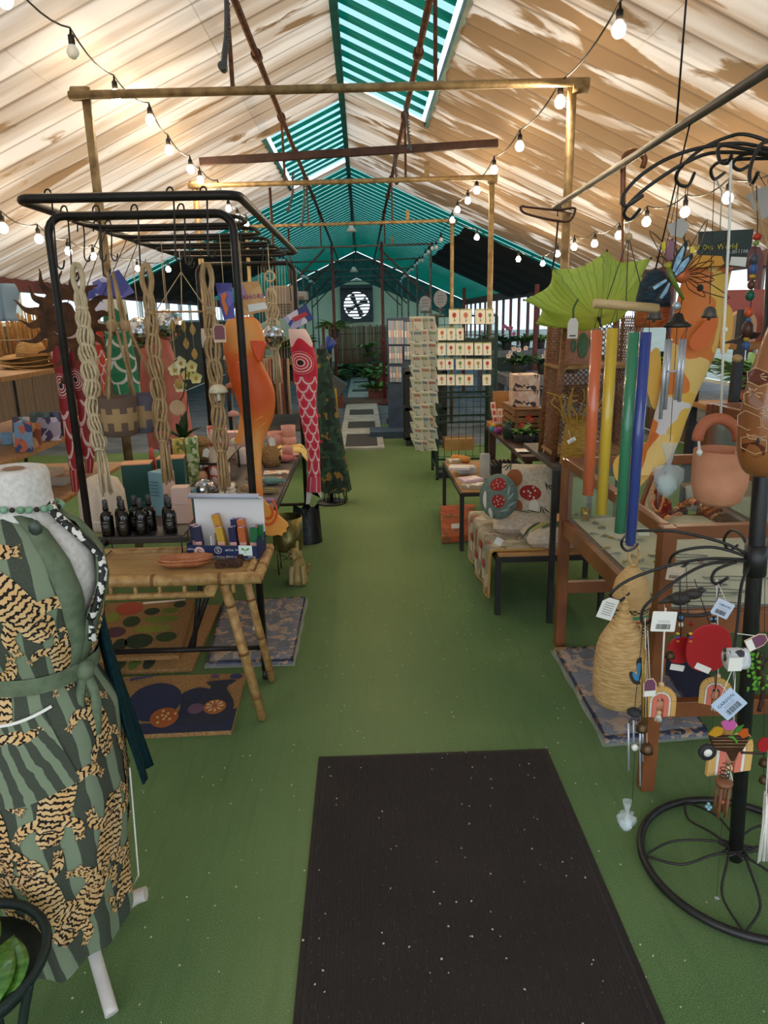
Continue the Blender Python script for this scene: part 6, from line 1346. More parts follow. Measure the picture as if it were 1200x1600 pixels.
def crystal_bag(p, s, lab):
    t = thing('crystal_bag', V(p)-V((0, 0, s)), lab, 'crystal'); rn = random.Random(3); p = V(p)
    g = MB(); g.grid(lambda u, v: p+V((s*.5*(math.sin(PI*min(1, v*1.05))**.6*(1+.25*math.sin(5*2*PI*u+v*9)) if v < .62 else .18+.5*(v-.62)*2*(1+.3*math.sin(3*2*PI*u)))*math.cos(2*PI*u), s*.5*(math.sin(PI*min(1, v*1.05))**.6 if v < .62 else .18+.5*(v-.62)*2)*math.sin(2*PI*u), -s+2.1*s*v)), 22, 16, cu=True)
    part(t, 'plastic_bag', g, CLEAR); cr = MB().ball(p-V((0, 0, s*.45)), s*.38, 8, 5); cr.sm = [False]*len(cr.sm); part(t, 'crystal', cr, glassy('prism_glass', '#e8f4f2', .35, .02)); return t
crystal_bag(gy(979, 1277, 1.63), .046, 'bagged glass crystal dangling just above the turf'); crystal_bag(gy(1044, 738, 1.95), .075, 'bagged glass crystal hanging before the red pouch')
REDD = P('#a81c22', .45)
for (x, y, r, Y, l, hx) in ((1062, 1015, 21, 1.78, 'small red wooden disc with white price label', 1063), (1106, 1012, 37, 1.74, 'large red wooden disc with white price label', 1085)):
    c = gy(x, y, Y); k = mpp(c); t = thing('red_disc', c-V((0, 0, r*k)), l, 'ornament'); part(t, 'disc', MB().prism(sm2([(r*k*1.05*math.cos(a)*(1-.08*math.cos(2*a)), r*k*math.sin(a)*1.1) for a in [2*PI*i/14 for i in range(14)]], 3), .006, fr(c)), REDD, bev=.002)
    part(t, 'label', MB().prism(rrect(.04 if r < 30 else .046, .018, .002), .0008, fr(gy(x-4 if r < 30 else x-8, y+28 if r < 30 else y+32, Y-.008), 0, 0, -.2 if r < 30 else -.45)), WHITE)
    thread(t, c+V((0, 0, r*k)), gy(hx, 905, 1.75), .0014, INK)
    for q, cc in enumerate(('#d9b23c', '#3a4fa0', '#c8702c')): part(t, 'bead', MB().ball(gy(hx-(4 if r < 30 else 6), 990+q*6, Y-.012), .0045, 8, 6, (1.2, 1, .8)), P(cc, .4))
t = thing('iron_bird_chime', gy(1080, 975, 1.85), 'dark cast iron birds on a branch with red bead', 'chime')
for (x, y, s) in ((1062, 935, 1), (1083, 928, .8)):
    c = gy(x, y, 1.9); k = .026*s; part(t, 'bird', MB().ball(c, k, 12, 8, (1.3, .7, .8)).ball(c+V((k*1.1, 0, k*.5)), k*.5, 10, 7).tube([c-V((k, 0, 0)), c-V((k*2.4, 0, k*.5))], [k*.5, k*.12], 8).tube([c+V((k*1.4, 0, k*.5)), c+V((k*2.0, 0, k*.42))], [k*.18, k*.02], 6), P('#3b3530', .5))
part(t, 'branch', MB().tube(pl3([(1050, 958), (1085, 962), (1110, 958)], 1.9, 1.9), .006, 7), P('#3b3530', .5)); thread(t, gy(1075, 958, 1.9), gy(1072, 885, 2.02), .0012, INK); part(t, 'bead', MB().ball(gy(1080, 975, 1.88), .007, 8, 6), REDD)
t = thing('penguin_chain', gy(1116, 980, 1.78), 'black and white penguin bead on a dark chain', 'charm')
for (y, r, mt) in ((957, .008, WHITE), (968, .009, INK), (978, .009, WHITE)): part(t, 'bead', MB().ball(gy(1115, y, 1.78), r, 10, 7), mt)
for s in (-1, 1): part(t, 'eye', MB().ball(gy(1115+s*3.5, 967, 1.77), .0035, 8, 6), P('#7fb4e0', .3))
thread(t, gy(1116, 955, 1.78), gy(1126, 912, 1.76), .0012, INK); thread(t, gy(1124, 985, 1.77), gy(1118, 1075, 1.75), .0018, INK, 'chain')
t = thing('owl_charm', gy(1062, 975, 1.8), 'blue eyed dark owl bead beside red discs', 'charm'); part(t, 'bead', MB().ball(gy(1063, 965, 1.8), .011, 10, 8), INK); part(t, 'eye', MB().ball(gy(1064, 965, 1.788), .006, 8, 6), P('#4f86c8', .3)); part(t, 'bead', MB().ball(gy(1064, 976, 1.8), .007, 8, 6), WHITE); thread(t, gy(1063, 960, 1.8), gy(1060, 890, 2.02), .0012, INK)
t = thing('birch_tin', gy(1148, 1050, 1.5), 'birch tree patterned tin candle with paper label on hook', 'candle tin'); c = gy(1150, 1029, 1.5)
part(t, 'tin', MB().lathe([(0, -.022), (.026, -.022), (.026, .022), (0, .022)], c, 20, Matrix.Rotation(PI/2, 3, 'Y')), print_mat('birch_print', ['#d8dadb', '#e4e6e6', '#3a3a3c', '#c2c6c8'], 60)); part(t, 'label', MB().box(c+V((-.016, -.0275, 0)), (.032, .002, .034)), WHITE); thread(t, c+V((0, 0, .026)), gy(1152, 1032, 1.5)+V((0, 0, .02)), .0015, INK)
t = thing('wheelbarrow_chime', gy(1140, 1190, 1.48), 'painted metal wheelbarrow chime filled with tulips', 'wind chime'); BRW = PM('dark_wood_enamel', '#4a2a1c', '#2f1a12', .4, scale=20); YY = 1.48
part(t, 'tray', flat_px([(1109, 1152), (1174, 1152), (1160, 1174), (1155, 1176), (1148, 1190), (1143, 1190), (1136, 1176), (1116, 1172)], YY, .012), BRW, bev=.002); part(t, 'handle', MB().tube([gy(1158, 1176, YY), gy(1195, 1177, YY)], .003, 6), BRW)
for k in range(3): part(t, 'plank_line', MB().tube([gy(1112+k*2, 1157+k*5, YY-.002), gy(1171-k*3, 1157+k*5, YY-.002)], .0008, 4), P('#b08a5c', .5))
wc = gy(1105, 1175, YY-.004); part(t, 'wheel', MB().lathe([(0, -.004), (.021, -.004), (.021, .004), (0, .004)], wc, 22, Matrix.Rotation(PI/2, 3, 'X')), INK); part(t, 'hub', MB().lathe([(0, -.005), (.010, -.005), (.010, .005), (0, .005)], wc, 16, Matrix.Rotation(PI/2, 3, 'X')), WHITE)
for pts, cc, nm in (([(1127, 1130), (1133, 1126), (1140, 1128), (1146, 1125), (1152, 1131), (1147, 1140), (1133, 1141)], '#c05a9a', 'tulip'), ([(1107, 1148), (1116, 1138), (1122, 1136), (1131, 1138), (1128, 1148), (1118, 1152)], '#b8861e', 'tulip'), ([(1153, 1146), (1160, 1140), (1169, 1139), (1170, 1150), (1161, 1154)], '#b8541c', 'tulip'), ([(1145, 1148), (1152, 1137), (1163, 1133), (1156, 1142)], '#3f7a2c', 'leaf'), ([(1138, 1152), (1146, 1150), (1153, 1158), (1152, 1163), (1146, 1155)], '#4f8a34', 'leaf'), ([(1168, 1152), (1179, 1154), (1170, 1156)], '#2f5a24', 'leaf')): part(t, nm, flat_px(pts, YY-.006, .004), P(cc, .35))
thread(t, gy(1140, 1130, YY), gy(1150, 1034, 1.5), .0012, INK)
t = thing('bamboo_chime', gy(1130, 1290, 1.5), 'miniature brown bamboo tube chime below wheelbarrow', 'wind chime'); c = gy(1131, 1222, 1.5); part(t, 'cap', MB().lathe([(.018, -.008), (.022, 0), (.016, .006), (0, .008)], c, 16), PM('bamboo_brown', '#8a5a3c', '#6a4028', .5, scale=20))
for k in range(4): a = PI/4+k*PI/2; q = c+V((.014*math.cos(a), .014*math.sin(a), -.01)); part(t, 'tube', MB().tube([q, q-V((0, 0, .085))], .0042, 8), MATS['bamboo_brown'])
part(t, 'striker', MB().lathe([(0, -.002), (.008, -.002), (.008, .002), (0, .002)], c-V((0, 0, .055)), 12), TERRA); sp_ = [c+V((.012*math.cos(k*.9), .012*math.sin(k*.9), .01+.0016*k)) for k in range(24)]; part(t, 'spring', MB().tube(sp_, .0012, 5), BRZ); thread(t, c+V((0, 0, .045)), gy(1145, 1192, 1.49), .001, INK)
t = thing('tree_chime', gy(1180, 1090, 1.62), 'dark metal tree ornament with bright green enamel leaves', 'ornament'); rn = random.Random(4); LG = P('#5a9a2c', .35); tm_ = gy(1188, 1095, 1.62)
part(t, 'trunk', MB().tube(smoothpts([tm_-V((0, 0, .03)), tm_+V((.004, 0, .03)), gy(1186, 1045, 1.62), gy(1190, 1020, 1.62)], 4), .006, 7).tube([gy(1186, 1060, 1.62), gy(1172, 1040, 1.62)], .003, 6).tube([gy(1187, 1050, 1.62), gy(1200, 1030, 1.62)], .003, 6), P('#3a2418', .5))
for k in range(34): x, y = 1167+rn.random()*36, 1016+rn.random()*66; part(t, 'leaf', MB().prism([(0, -.006), (.005, 0), (0, .007), (-.005, 0)], .001, fr(gy(x, y, 1.605+rn.uniform(-.008, .008)), rn.uniform(-.5, .5), 0, rn.uniform(0, 6))), LG)
thread(t, gy(1190, 1020, 1.62), gy(1180, 905, 1.84), .001, INK)
t = thing('drop_pendulum', gy(1120, 1410, 1.75), 'polished metal drop on a long thread inside ring base', 'charm'); part(t, 'drop', MB().ball(gy(1120, 1406, 1.72), .010, 12, 8), CHR); thread(t, gy(1120, 1400, 1.72), gy(1126, 1305, 1.72), .0006, INK); thread(t, gy(1126, 1305, 1.72), gy(1145, 1195, 1.6), .0006, INK)
t = thing('bead_pendulum', gy(1107, 1262, 1.9), 'cluster of blue crystal beads on a long thread', 'charm')
for q in ((-3, 0), (3, 1), (0, -4), (0, 4)): part(t, 'bead', MB().ball(gy(1107+q[0], 1260+q[1], 1.85), .0055, 8, 6), P('#86b4c8', .15))
thread(t, gy(1107, 1256, 1.85), gy(1112, 1180, 1.85), .0006, INK); thread(t, gy(1112, 1180, 1.85), gy(1122, 912, 1.78), .0006, INK)
t = thing('white_tassel', gy(1192, 1350, 1.6), 'long white cotton tassel at the side of the stand', 'tassel'); g = MB()
for k in range(12): g.tube([gy(1197, 1240, 1.6)+V((rn.uniform(-.004, .004), rn.uniform(-.01, .01), 0)), gy(1192+rn.uniform(-8, 8), 1345+rn.uniform(-5, 5), 1.6)], .0025, 5)
part(t, 'threads', g, WHITE, kind='stuff'); thread(t, gy(1197, 1242, 1.6), gy(1215, 900, 1.84), .002)
t = thing('red_bell_chime', gy(1192, 1290, 1.7), 'string of bells below a small red disc', 'chime'); part(t, 'disc', MB().prism(ell(.018, .022, 20), .004, fr(gy(1193, 1163, 1.65))), REDD)
for y in (1188, 1215): bell(t, gy(1194, y, 1.65), .013)
thread(t, gy(1193, 1225, 1.65), gy(1195, 905, 1.84), .001, INK)

# ================================================================== upper tier
c0 = gy(983, 345, 1.93); hb = gy(982, 370, 1.93); t = thing('rainbow_tube_chime', gy(985, 850, 1.93), 'rainbow wind chime of four coloured tubes below a wooden bar', 'wind chime')
part(t, 'ball', MB().ball(hb, .010, 12, 8), P('#b99a70', .6)); thread(t, c0, hb, .0016)
b1, b2 = gy(928, 474, 1.93), gy(1028, 482, 1.93); part(t, 'bar', MB().tube([b1, b2], .012, 12), PM('pale_turned_wood', '#cdb083', '#b39463', .5, scale=8, stretch=(1, 6, 6)))
for e in (b1.lerp(b2, .18), b1.lerp(b2, .82), b1.lerp(b2, .5)): thread(t, hb, e, .0012, INK)
for k, (x0, y0, x1, y1, cc, hw) in enumerate(((933, 516, 921, 773, '#c85a22', 9), (957, 513, 938, 803, '#c9a80e', 9), (990, 519, 972, 832, '#147a52', 9), (1009, 519, 990, 848, '#16348c', 9))):
    a, b = gy(x0, y0, 1.93), gy(x1, y1, 1.93); r = hw*mpp(a)*.98
    o = part(t, 'tube', MB().tube([a, V((a.x, a.y, b.z))], r, 20), P(cc, .18, coat=.5) if k != 1 else P(cc, .2, coat=.4)); part(o, 'wrap', MB().tube([a+V((0, 0, .006)), V((a.x, a.y, b.z-.02))], r+.003, 14), glassy('tube_sleeve', '#ffffff', .965, .05))
    for s in (-1, 1): thread(t, a+V((s*r*.6, 0, 0)), b1.lerp(b2, .12+.25*k), .0009, INK)
a = gy(982, 850, 1.96); part(t, 'tube', MB().tube([gy(1000, 640, 1.97), V((gy(1000, 640, 1.97).x, 1.97, gy(985, 852, 1.97).z))], .011, 16), P('#1c2a86', .2))
# dragonfly chime with aluminium tubes
Y = 1.98; t = thing('dragonfly_chime', gy(1050, 660, Y), 'stained glass dragonfly chime with silver tubes', 'wind chime'); c = gy(1047, 425, Y); k_ = mpp(c)
def pxs(pts): return [(x, y) for x, y in pts]
GLB = PM('blue_stained_glass', '#2f6a94', '#7fb4c4', .15, scale=30, spec=.6)
for pts in ([(1047, 428), (1056, 400), (1071, 378), (1073, 384), (1066, 408), (1052, 430)], [(1050, 430), (1065, 408), (1080, 397), (1081, 404), (1068, 424), (1053, 435)], [(1044, 434), (1028, 442), (1016, 450), (1020, 455), (1034, 446), (1046, 438)], [(1047, 438), (1036, 455), (1027, 468), (1033, 470), (1044, 456), (1050, 440)]):
    cx = sum(p[0] for p in pts)/6; cy = sum(p[1] for p in pts)/6; part(t, 'wing', flat_px([(cx+(x-cx)*1.18, cy+(y-cy)*1.12) for x, y in pts], Y, .004), INK); part(t, 'wing_panel', flat_px([(cx+(x-cx)*.75, cy+(y-cy)*.8) for x, y in pts], Y-.0015, .002), GLB)
part(t, 'body', MB().tube([gy(1044, 416, Y-.004), gy(1050, 435, Y-.004), gy(1068, 468, Y-.004)], [.006, .008, .004], 8), P('#6a7a2c', .3)); part(t, 'head', MB().ball(gy(1044, 415, Y-.004), .009, 10, 7), P('#a8a028', .3))
cr = gy(1058, 508, Y); part(t, 'crown', MB().lathe([(.036, -.006), (.04, .0), (.02, .012), (.012, .03), (0, .034)], cr, 8), P('#3a3632', .4, .5)); part(t, 'gem', MB().ball(gy(1057, 478, Y), .012, 8, 6), CHR)
thread(t, gy(1060, 290, 2.03), gy(1052, 420, Y), .0012, INK); thread(t, gy(1066, 466, Y), cr, .0014, INK)
for k, (x0, x1, y1) in enumerate(((1042, 1030, 655), (1048, 1037, 640), (1064, 1057, 625), (1070, 1061, 628))):
    a = gy(x0, 530, Y+.012*(k % 2)); part(t, 'tube', MB().tube([a, V((a.x, a.y, gy(x1, y1, a.y).z))], .0052, 10), CHR); thread(t, a, cr+V((.03*(-1 if k < 2 else 1), 0, 0)), .0009, INK)
part(t, 'striker', MB().lathe([(0, -.002), (.014, -.002), (.014, .002), (0, .002)], gy(1049, 580, Y), 16), CHR); thread(t, cr, gy(1047, 690, Y), .0009, INK)
for (x, y) in ((1023, 478), (1109, 475)):
    t2 = thing('iron_bell', gy(x, y+22, 2.0), ['round iron bell hanging over the wooden bar', 'round iron bell hanging in front of orange koi windsock'][x > 1050], 'bell'); bell(t2, gy(x, y+9, 2.0), .020, P('#5d5650', .5, .5)); thread(t2, gy(x, y, 2.0), gy(1060 if x < 1060 else 1116, 290 if x < 1060 else 282, 2.05), .001, INK)
t = thing('wire_sun', gy(1085, 470, 2.08), 'copper wire sun ornament with long looping rays', 'ornament'); c = gy(1066, 430, 2.08); part(t, 'disc', MB().ball(c, .022, 14, 9, (1, .35, 1)), P('#c8683c', .4, .5))
for k in range(13):
    a = D(-40+11.5*k*1.35); L = .075+.05*(k % 2); d = V((math.cos(a), 0, math.sin(a))); w = V((-d.z, 0, d.x)); part(t, 'ray', MB().tube(smoothpts([c+d*.02-w*.006, c+d*(L*.6)-w*.014, c+d*L*1.25, c+d*(L*.6)+w*.012, c+d*.02+w*.006], 5), .0014, 5), BRZ)
thread(t, c+V((0, 0, .03)), gy(1075, 290, 2.05), .001, INK)
solo('glass_petal', flat_px([(1040, 395), (1045, 375), (1052, 372), (1056, 385), (1050, 405), (1043, 410)], 2.05, .004), P('#8a4a5c', .25), 'plum glass petal hanging above the dragonfly', 'ornament')
for k, (x, y) in enumerate(((1037, 385), (1082, 392))): solo('gold_charm', flat_px([(x-3, y-6), (x+2, y-8), (x+4, y+4), (x, y+10), (x-3, y+3)], 2.04, .005), P('#b8a22c', .3, .6), ['yellow glass charm beside the plum petal', 'yellow glass charm beside the dragonfly wing'][k], 'ornament')
# orange koi windsock
Y = 2.62; t = thing('koi_windsock', gy(975, 770, Y), 'orange and yellow koi windsock with dark header card', 'windsock')
ORG = print_mat('orange_patch_nylon', ['#e0a030', '#d9782a', '#d8cfd0', '#e2b24a', '#cf6a24', '#e8c070'], 6.5, .55, 1.4, trans=.3)
part(t, 'body', sock_mb([(408, 1075, 1145), (440, 1066, 1138), (490, 1055, 1128), (540, 1046, 1120), (580, 1036, 1104), (620, 1030, 1086), (660, 1020, 1070), (700, 1008, 1055), (740, 985, 1025)], Y, .09), ORG)
FIN = P('#dfae4c', .55)
for pts in ([(1115, 470), (1140, 478), (1146, 500), (1140, 540), (1128, 555), (1124, 520)], [(1070, 580), (1098, 545), (1102, 565), (1090, 590), (1070, 603), (1066, 595)], [(1030, 545), (1012, 560), (1010, 600), (1022, 640), (1034, 610)], [(1020, 690), (1026, 700), (1024, 730), (1000, 760), (985, 768), (962, 748), (960, 720), (985, 700)], [(1000, 745), (978, 768), (960, 772), (985, 758)]): part(t, 'fin', flat_px(sm2(pts, 3), Y+.02, .004), FIN)
part(t, 'eye', MB().ball(gy(1094, 450, Y-.095), .012, 10, 7, (1, .4, 1)), INK); part(t, 'patch', flat_px(sm2([(1082, 525), (1110, 495), (1120, 508), (1104, 540), (1088, 548), (1078, 540)], 3), Y-.1, .003), P('#d9692a', .55))
card(t, [(1092, 362), (1178, 358), (1170, 420), (1090, 410)], Y-.1, PM('dark_green_header', '#2c3a34', '#1f2a28', .5, scale=8)); card(t, [(1080, 398), (1128, 400), (1132, 412), (1122, 418), (1078, 417)], Y-.103, P('#d9962e', .5), 'header_picture'); card(t, [(1143, 401), (1167, 402), (1165, 417), (1140, 414)], Y-.104, WHITE, 'price_label')
part(t, 'lettering', text_mb('of Our World', .026, fr(gy(1118, 386, Y-.104), 0, 0, .02)), P('#c9b83c', .5)); part(t, 'lettering', text_mb('m #51108', .018, fr(gy(1152, 393, Y-.104), 0, 0, .0)), P('#b9bcb6', .5)); thread(t, gy(1125, 361, Y-.1), gy(1128, 300, 2.3), .002); thread(t, gy(1128, 300, 2.3), gy(1120, 282, 2.08), .002)
# hanging terracotta pot under a clay arch
Y = 1.78; t = thing('hanging_pot', gy(1122, 790, Y), 'terracotta pot hanging below a thick clay arch on white rope', 'hanging pot')
p0, pr = px_prof([(1120, 22, 788), (1121, 34, 780), (1122, 41, 755), (1123, 42, 720), (1124, 42, 703), (1124, 40, 702), (1124, 38, 715), (1122, 34, 770)], Y); part(t, 'pot', MB().lathe([(0, 0)]+pr+[(0, pr[-1][1])], p0, 30), PM('pale_terracotta', '#cf8f6e', '#b97a5a', .8, scale=9))
ar = [gy(1122+32*math.cos(PI-PI*k/16), 688-34*math.sin(PI-PI*k/16), Y) for k in range(17)]; part(t, 'arch', MB().tube(ar, .0145, 14), PM('matt_terracotta', '#bf6f4f', '#a85c40', .7, scale=12))
part(t, 'rope', MB().tube([gy(1126, 655, Y), gy(1131, 520, Y), gy(1140, 345, Y), gy(1142, 250, 1.76)], .0035, 6), WHITE); part(t, 'knot', MB().ball(gy(1133, 515, Y), .007, 8, 6), WHITE)
for x in (1092, 1153): part(t, 'knot', MB().tube([gy(x, 690, Y-.015), gy(x+1, 712, Y-.045)], .0035, 6).ball(gy(x+1, 707, Y-.045), .008, 8, 6), WHITE)
# honeycomb gourd
Y = 1.55; t = thing('gourd_birdhouse', gy(1186, 745, Y), 'glossy brown gourd carved with honeycomb flowers and a bee', 'gourd')
p0, pr = px_prof([(1190, 8, 744), (1190, 26, 738), (1190, 38, 715), (1190, 42, 685), (1191, 41, 640), (1192, 35, 590), (1194, 26, 545), (1196, 17, 510), (1197, 10, 490), (1198, 6, 475)], Y)
GRD = PM('polished_gourd', '#9a5f35', '#84502a', .22, scale=6, coat=.5); prs = [(q.x, q.y) for q in smoothpts([(r, z, 0) for r, z in pr], 4)]; part(t, 'body', MB().lathe([(0, 0)]+prs, p0, 36), GRD)
def gsurf(px_, py_):
    p = gy(px_, py_, Y); z = p.z-p0.z; r = prs[-1][0]
    for a_, b_ in zip(prs, prs[1:]):
        if a_[1] <= z <= b_[1]: r = a_[0]+(b_[0]-a_[0])*(z-a_[1])/max(1e-6, b_[1]-a_[1])
    dx = max(-.98*r, min(.98*r, p.x-p0.x)); return V((p.x, p0.y-math.sqrt(max(0, r*r-dx*dx))-.0012, p.z))
ETC = P('#d2b088', .6); DKR = P('#5f2a1a', .4)
def hexa(cx, cy, s): return [(cx+s*math.sin(PI/3*k), cy+s*1.05*math.cos(PI/3*k)) for k in range(6)]
for i, (cx, cy) in enumerate(((1176, 588), (1196, 622), (1170, 622), (1186, 655), (1160, 655), (1203, 588), (1165, 690), (1192, 690), (1200, 655))):
    h = hexa(cx, cy, 14); part(t, 'etched_hexagon', MB().tube([gsurf(*p) for p in h], .0008, 5, closed=True), ETC)
for cx, cy in ((1165, 698), (1176, 588)): 
    ps = [gsurf(cx+(x-cx)*.9, cy+(y-cy)*.9) for x, y in hexa(cx, cy, 13)]; part(t, 'dark_cell', MB().add(ps, [list(range(6))]), DKR, solid=.001)
for (cx, cy, n) in ((1177, 587, 9), (1170, 612, 6), (1180, 642, 8), (1200, 700, 7)):
    for k in range(n): a = 2*PI*k/n; part(t, 'etched_petal', MB().tube([gsurf(cx+2*math.cos(a), cy+2*math.sin(a)), gsurf(cx+8*math.cos(a), cy+8*math.sin(a))], .0013, 5), ETC)
for s in (-1, 1): part(t, 'bee_wing', MB().tube([gsurf(1168, 680), gsurf(1168+s*9, 676), gsurf(1168+s*8, 682), gsurf(1168, 682)], .0011, 5), ETC)
part(t, 'bee_body', MB().ball(gsurf(1168, 684), .006, 10, 7, (.6, .4, 1.3)), INK); part(t, 'cord', MB().tube([p0+V((0, 0, pr[-1][1])), gy(1174, 288, 1.65)], .002, 5), P('#a88a60', .8))
# bead parrot string
t = thing('parrot_bead_string', gy(1160, 545, 1.9), 'string of coloured wooden beads with a dark carved parrot', 'bead string')
for (x, y, r, cc, sz) in ((1183, 370, 7, '#c8402c', .8), (1181, 380, 5, '#8aa24a', .8), (1178, 405, 7, '#4a4f58', 1.2), (1177, 420, 6, '#3f5f9a', 1.4), (1176, 432, 5, '#c9a23c', .7), (1174, 445, 6, '#5f3a2c', 1.2), (1172, 462, 7, '#1f5a44', 1.2), (1170, 488, 7, '#c8542c', 1.1), (1170, 500, 4, '#3f6a9a', .8), (1168, 515, 9, '#4a2c20', 1.5), (1166, 530, 5, '#b8902c', .8), (1166, 540, 6, '#3f5a8a', 1.2), (1152, 560, 8, '#b08a5c', .8)):
    c = gy(x, y, 1.9); part(t, 'bead', MB().ball(c, r*mpp(c), 10, 7, (1, 1, sz)), P(cc, .4))
part(t, 'wing', flat_px([(1168, 518), (1155, 528), (1135, 534), (1133, 537), (1150, 536), (1166, 532), (1184, 528), (1190, 520)], 1.905, .006), P('#2f1e16', .5)); thread(t, gy(1184, 350, 1.9), gy(1166, 560, 1.9), .0012, INK); thread(t, gy(1184, 350, 1.9), gy(1182, 290, 1.68), .0012, INK)
solo('arch_tag', flat_px([(1168, 440), (1190, 436), (1194, 400), (1188, 386), (1176, 384), (1168, 400)], 1.93, .002), P('#8a5a58', .6), 'dusty plum arched tag behind the bead parrot', 'tag')

# ================================================================== rail, hanger and leaf umbrella
GRP = PM('grey_conduit', '#77716c', '#645e59', .45, metal=.4, scale=10); ra_, rb_ = gz(865, 325, 2.35), gz(1200, 110, 2.35); rb_ = ra_+(rb_-ra_)*1.5
t = thing('hanging_rail', ra_, 'grey steel conduit rail hung above the display cases', 'rail'); part(t, 'rail', MB().tube([ra_, rb_], .016, 12), GRP); part(t, 'bracket', MB().tube([ra_+V((0, .02, 0)), V((1.43, 5.05, 2.35))], .012, 8), GRP); part(t, 'hanger_wire', MB().tube([rb_.lerp(ra_, .5), rb_.lerp(ra_, .5)+V((0, 0, .9))], .004, 6), WIREBLK)
ph = gz(872, 322, 2.35); t = thing('clothes_hanger', ph-V((0, 0, .1)), 'brown clothes hanger clipped on the rail end', 'hanger'); BRP = P('#4a2f26', .4); kk = mpp(ph)
part(t, 'hook', MB().tube(smoothpts([ph+V((0, 0, -.06)), ph+V((0, 0, -.03)), ph+V((.02, 0, 0)), ph+V((0, 0, .022)), ph+V((-.02, 0, .005))], 4), .005, 6), BRP)
part(t, 'shoulder', MB().tube(smoothpts([gy(813, 322, ph.y), gy(818, 332, ph.y), gy(845, 340, ph.y), gy(870, 345, ph.y), gy(890, 345, ph.y), gy(899, 328, ph.y), gy(890, 325, ph.y), gy(870, 328, ph.y), gy(840, 325, ph.y), gy(815, 322, ph.y)], 4), .008, 7), BRP)
part(t, 'strap', MB().tube([gy(872, 345, ph.y), gy(868, 390, ph.y), gy(860, 440, ph.y)], .006, 6), WIREBLK)
uh = gz(985, 262, 2.35); Yu = uh.y-.0; t = thing('leaf_umbrella', gy(945, 500, Yu), 'open umbrella printed as a green banana leaf hung by its wooden handle', 'umbrella')
CANE = PM('varnished_cane', '#9a5a2c', '#7d4520', .3, scale=12, coat=.3); tip = gy(972, 470, Yu)
part(t, 'handle', MB().tube(smoothpts([gy(1004, 262, Yu), gy(1007, 248, Yu), gy(997, 237, Yu), gy(982, 239, Yu), gy(974, 255, Yu), gy(973, 320, Yu)], 5), .014, 10), CANE); part(t, 'shaft', MB().tube([gy(973, 318, Yu), tip], .007, 8), CANE)
def leaf_umb():
    m, nt, b = new('banana_leaf_canopy'); o = coord(nt, 'UV'); s = nd(nt, 'SeparateXYZ', Vector=o)
    w = nd(nt, 'TexWave', Vector=coord(nt, 'UV', (1, 1, 1)), Scale=14.0, Distortion=2.0); w.bands_direction = 'X'; nz = nd(nt, 'TexNoise', Vector=coord(nt, 'UV', (40, 3, 1)), Scale=1.5, Detail=4.0)
    c = mixc(nt, nz.outputs[0], '#aacd66', '#d8e486'); c = mixc(nt, ramp(nt, s.outputs[1], [(.0, .8), (.7, .1)]), c, '#dcdc7c'); c = mixc(nt, ramp(nt, w.outputs[1], [(.94, 0.), (1., .5)]), c, '#4a7030')
    nt.links.new(c, b.inputs['Base Color']); b.inputs['Roughness'].default_value = .5; t_ = nd(nt, 'BsdfTranslucent', Color=c); mx = nd(nt, 'MixShader', Fac=.55); nt.links.new(b.outputs[0], mx.inputs[1]); nt.links.new(t_.outputs[0], mx.inputs[2]); nt.links.new(mx.outputs[0], nt.nodes['Material Output'].inputs[0]); return m
uc = gy(935, 497, Yu); UR = 108*mpp(uc)
ax = V((.10, -.62, -.78)).normalized(); ux = V((1, 0, .02)).normalized(); uy = ax.cross(ux).normalized(); ux = uy.cross(ax).normalized()
def canopy(u, v):
    a = 2*PI*u; k = a/(2*PI)*8; sc_ = 1-.26*v*v*(abs(math.sin(k*PI)))**.8; r = UR*v*sc_
    return uc-ax*(.62*UR*v*v*.75)*1.0+ux*r*math.cos(a)+uy*r*math.sin(a)*.85
part(t, 'canopy', MB().grid(canopy, 64, 10, cu=True, uvs=(1, 1)), leaf_umb(), solid=.002)
for k in range(8): part(t, 'rib', MB().tube([canopy(k/8, v/6)-ax*.006 for v in range(7)], .0022, 5), P('#3c4a28', .5)); part(t, 'rib_tip', MB().ball(canopy(k/8, 1.0), .006, 8, 6), P('#3c4a28', .5))
part(t, 'ferrule', MB().tube([uc, uc+ax*.05], [.008, .005], 8), P('#2f3a20', .5)); thread(t, uc, tip, .006, CANE, 'shaft_tip')
c = gy(895, 513, Yu-.25); t2 = t; part(t2, 'tag', MB().prism([(-.024, -.045), (.024, -.045), (.024, .025), (.012, .045), (-.012, .045), (-.024, .025)], .0015, fr(c)), WHITE); part(t2, 'tag_print', MB().prism([(-.014, -.036), (.014, -.036), (.014, -.03), (-.014, -.03)], .0005, fr(c+V((0, -.0018, 0)))), INK); part(t2, 'tag_strap', MB().tube(smoothpts([c+V((0, 0, .045)), gy(896, 482, Yu-.2), gy(903, 468, Yu-.15)], 4), .005, 6), P('#2f5a2c', .6))
bk = gy(1021, 465, 2.75); t = thing('woven_bag', bk-V((0, 0, .1)), 'woven bag with navy top and orange base behind the umbrella', 'bag'); kk = mpp(bk)
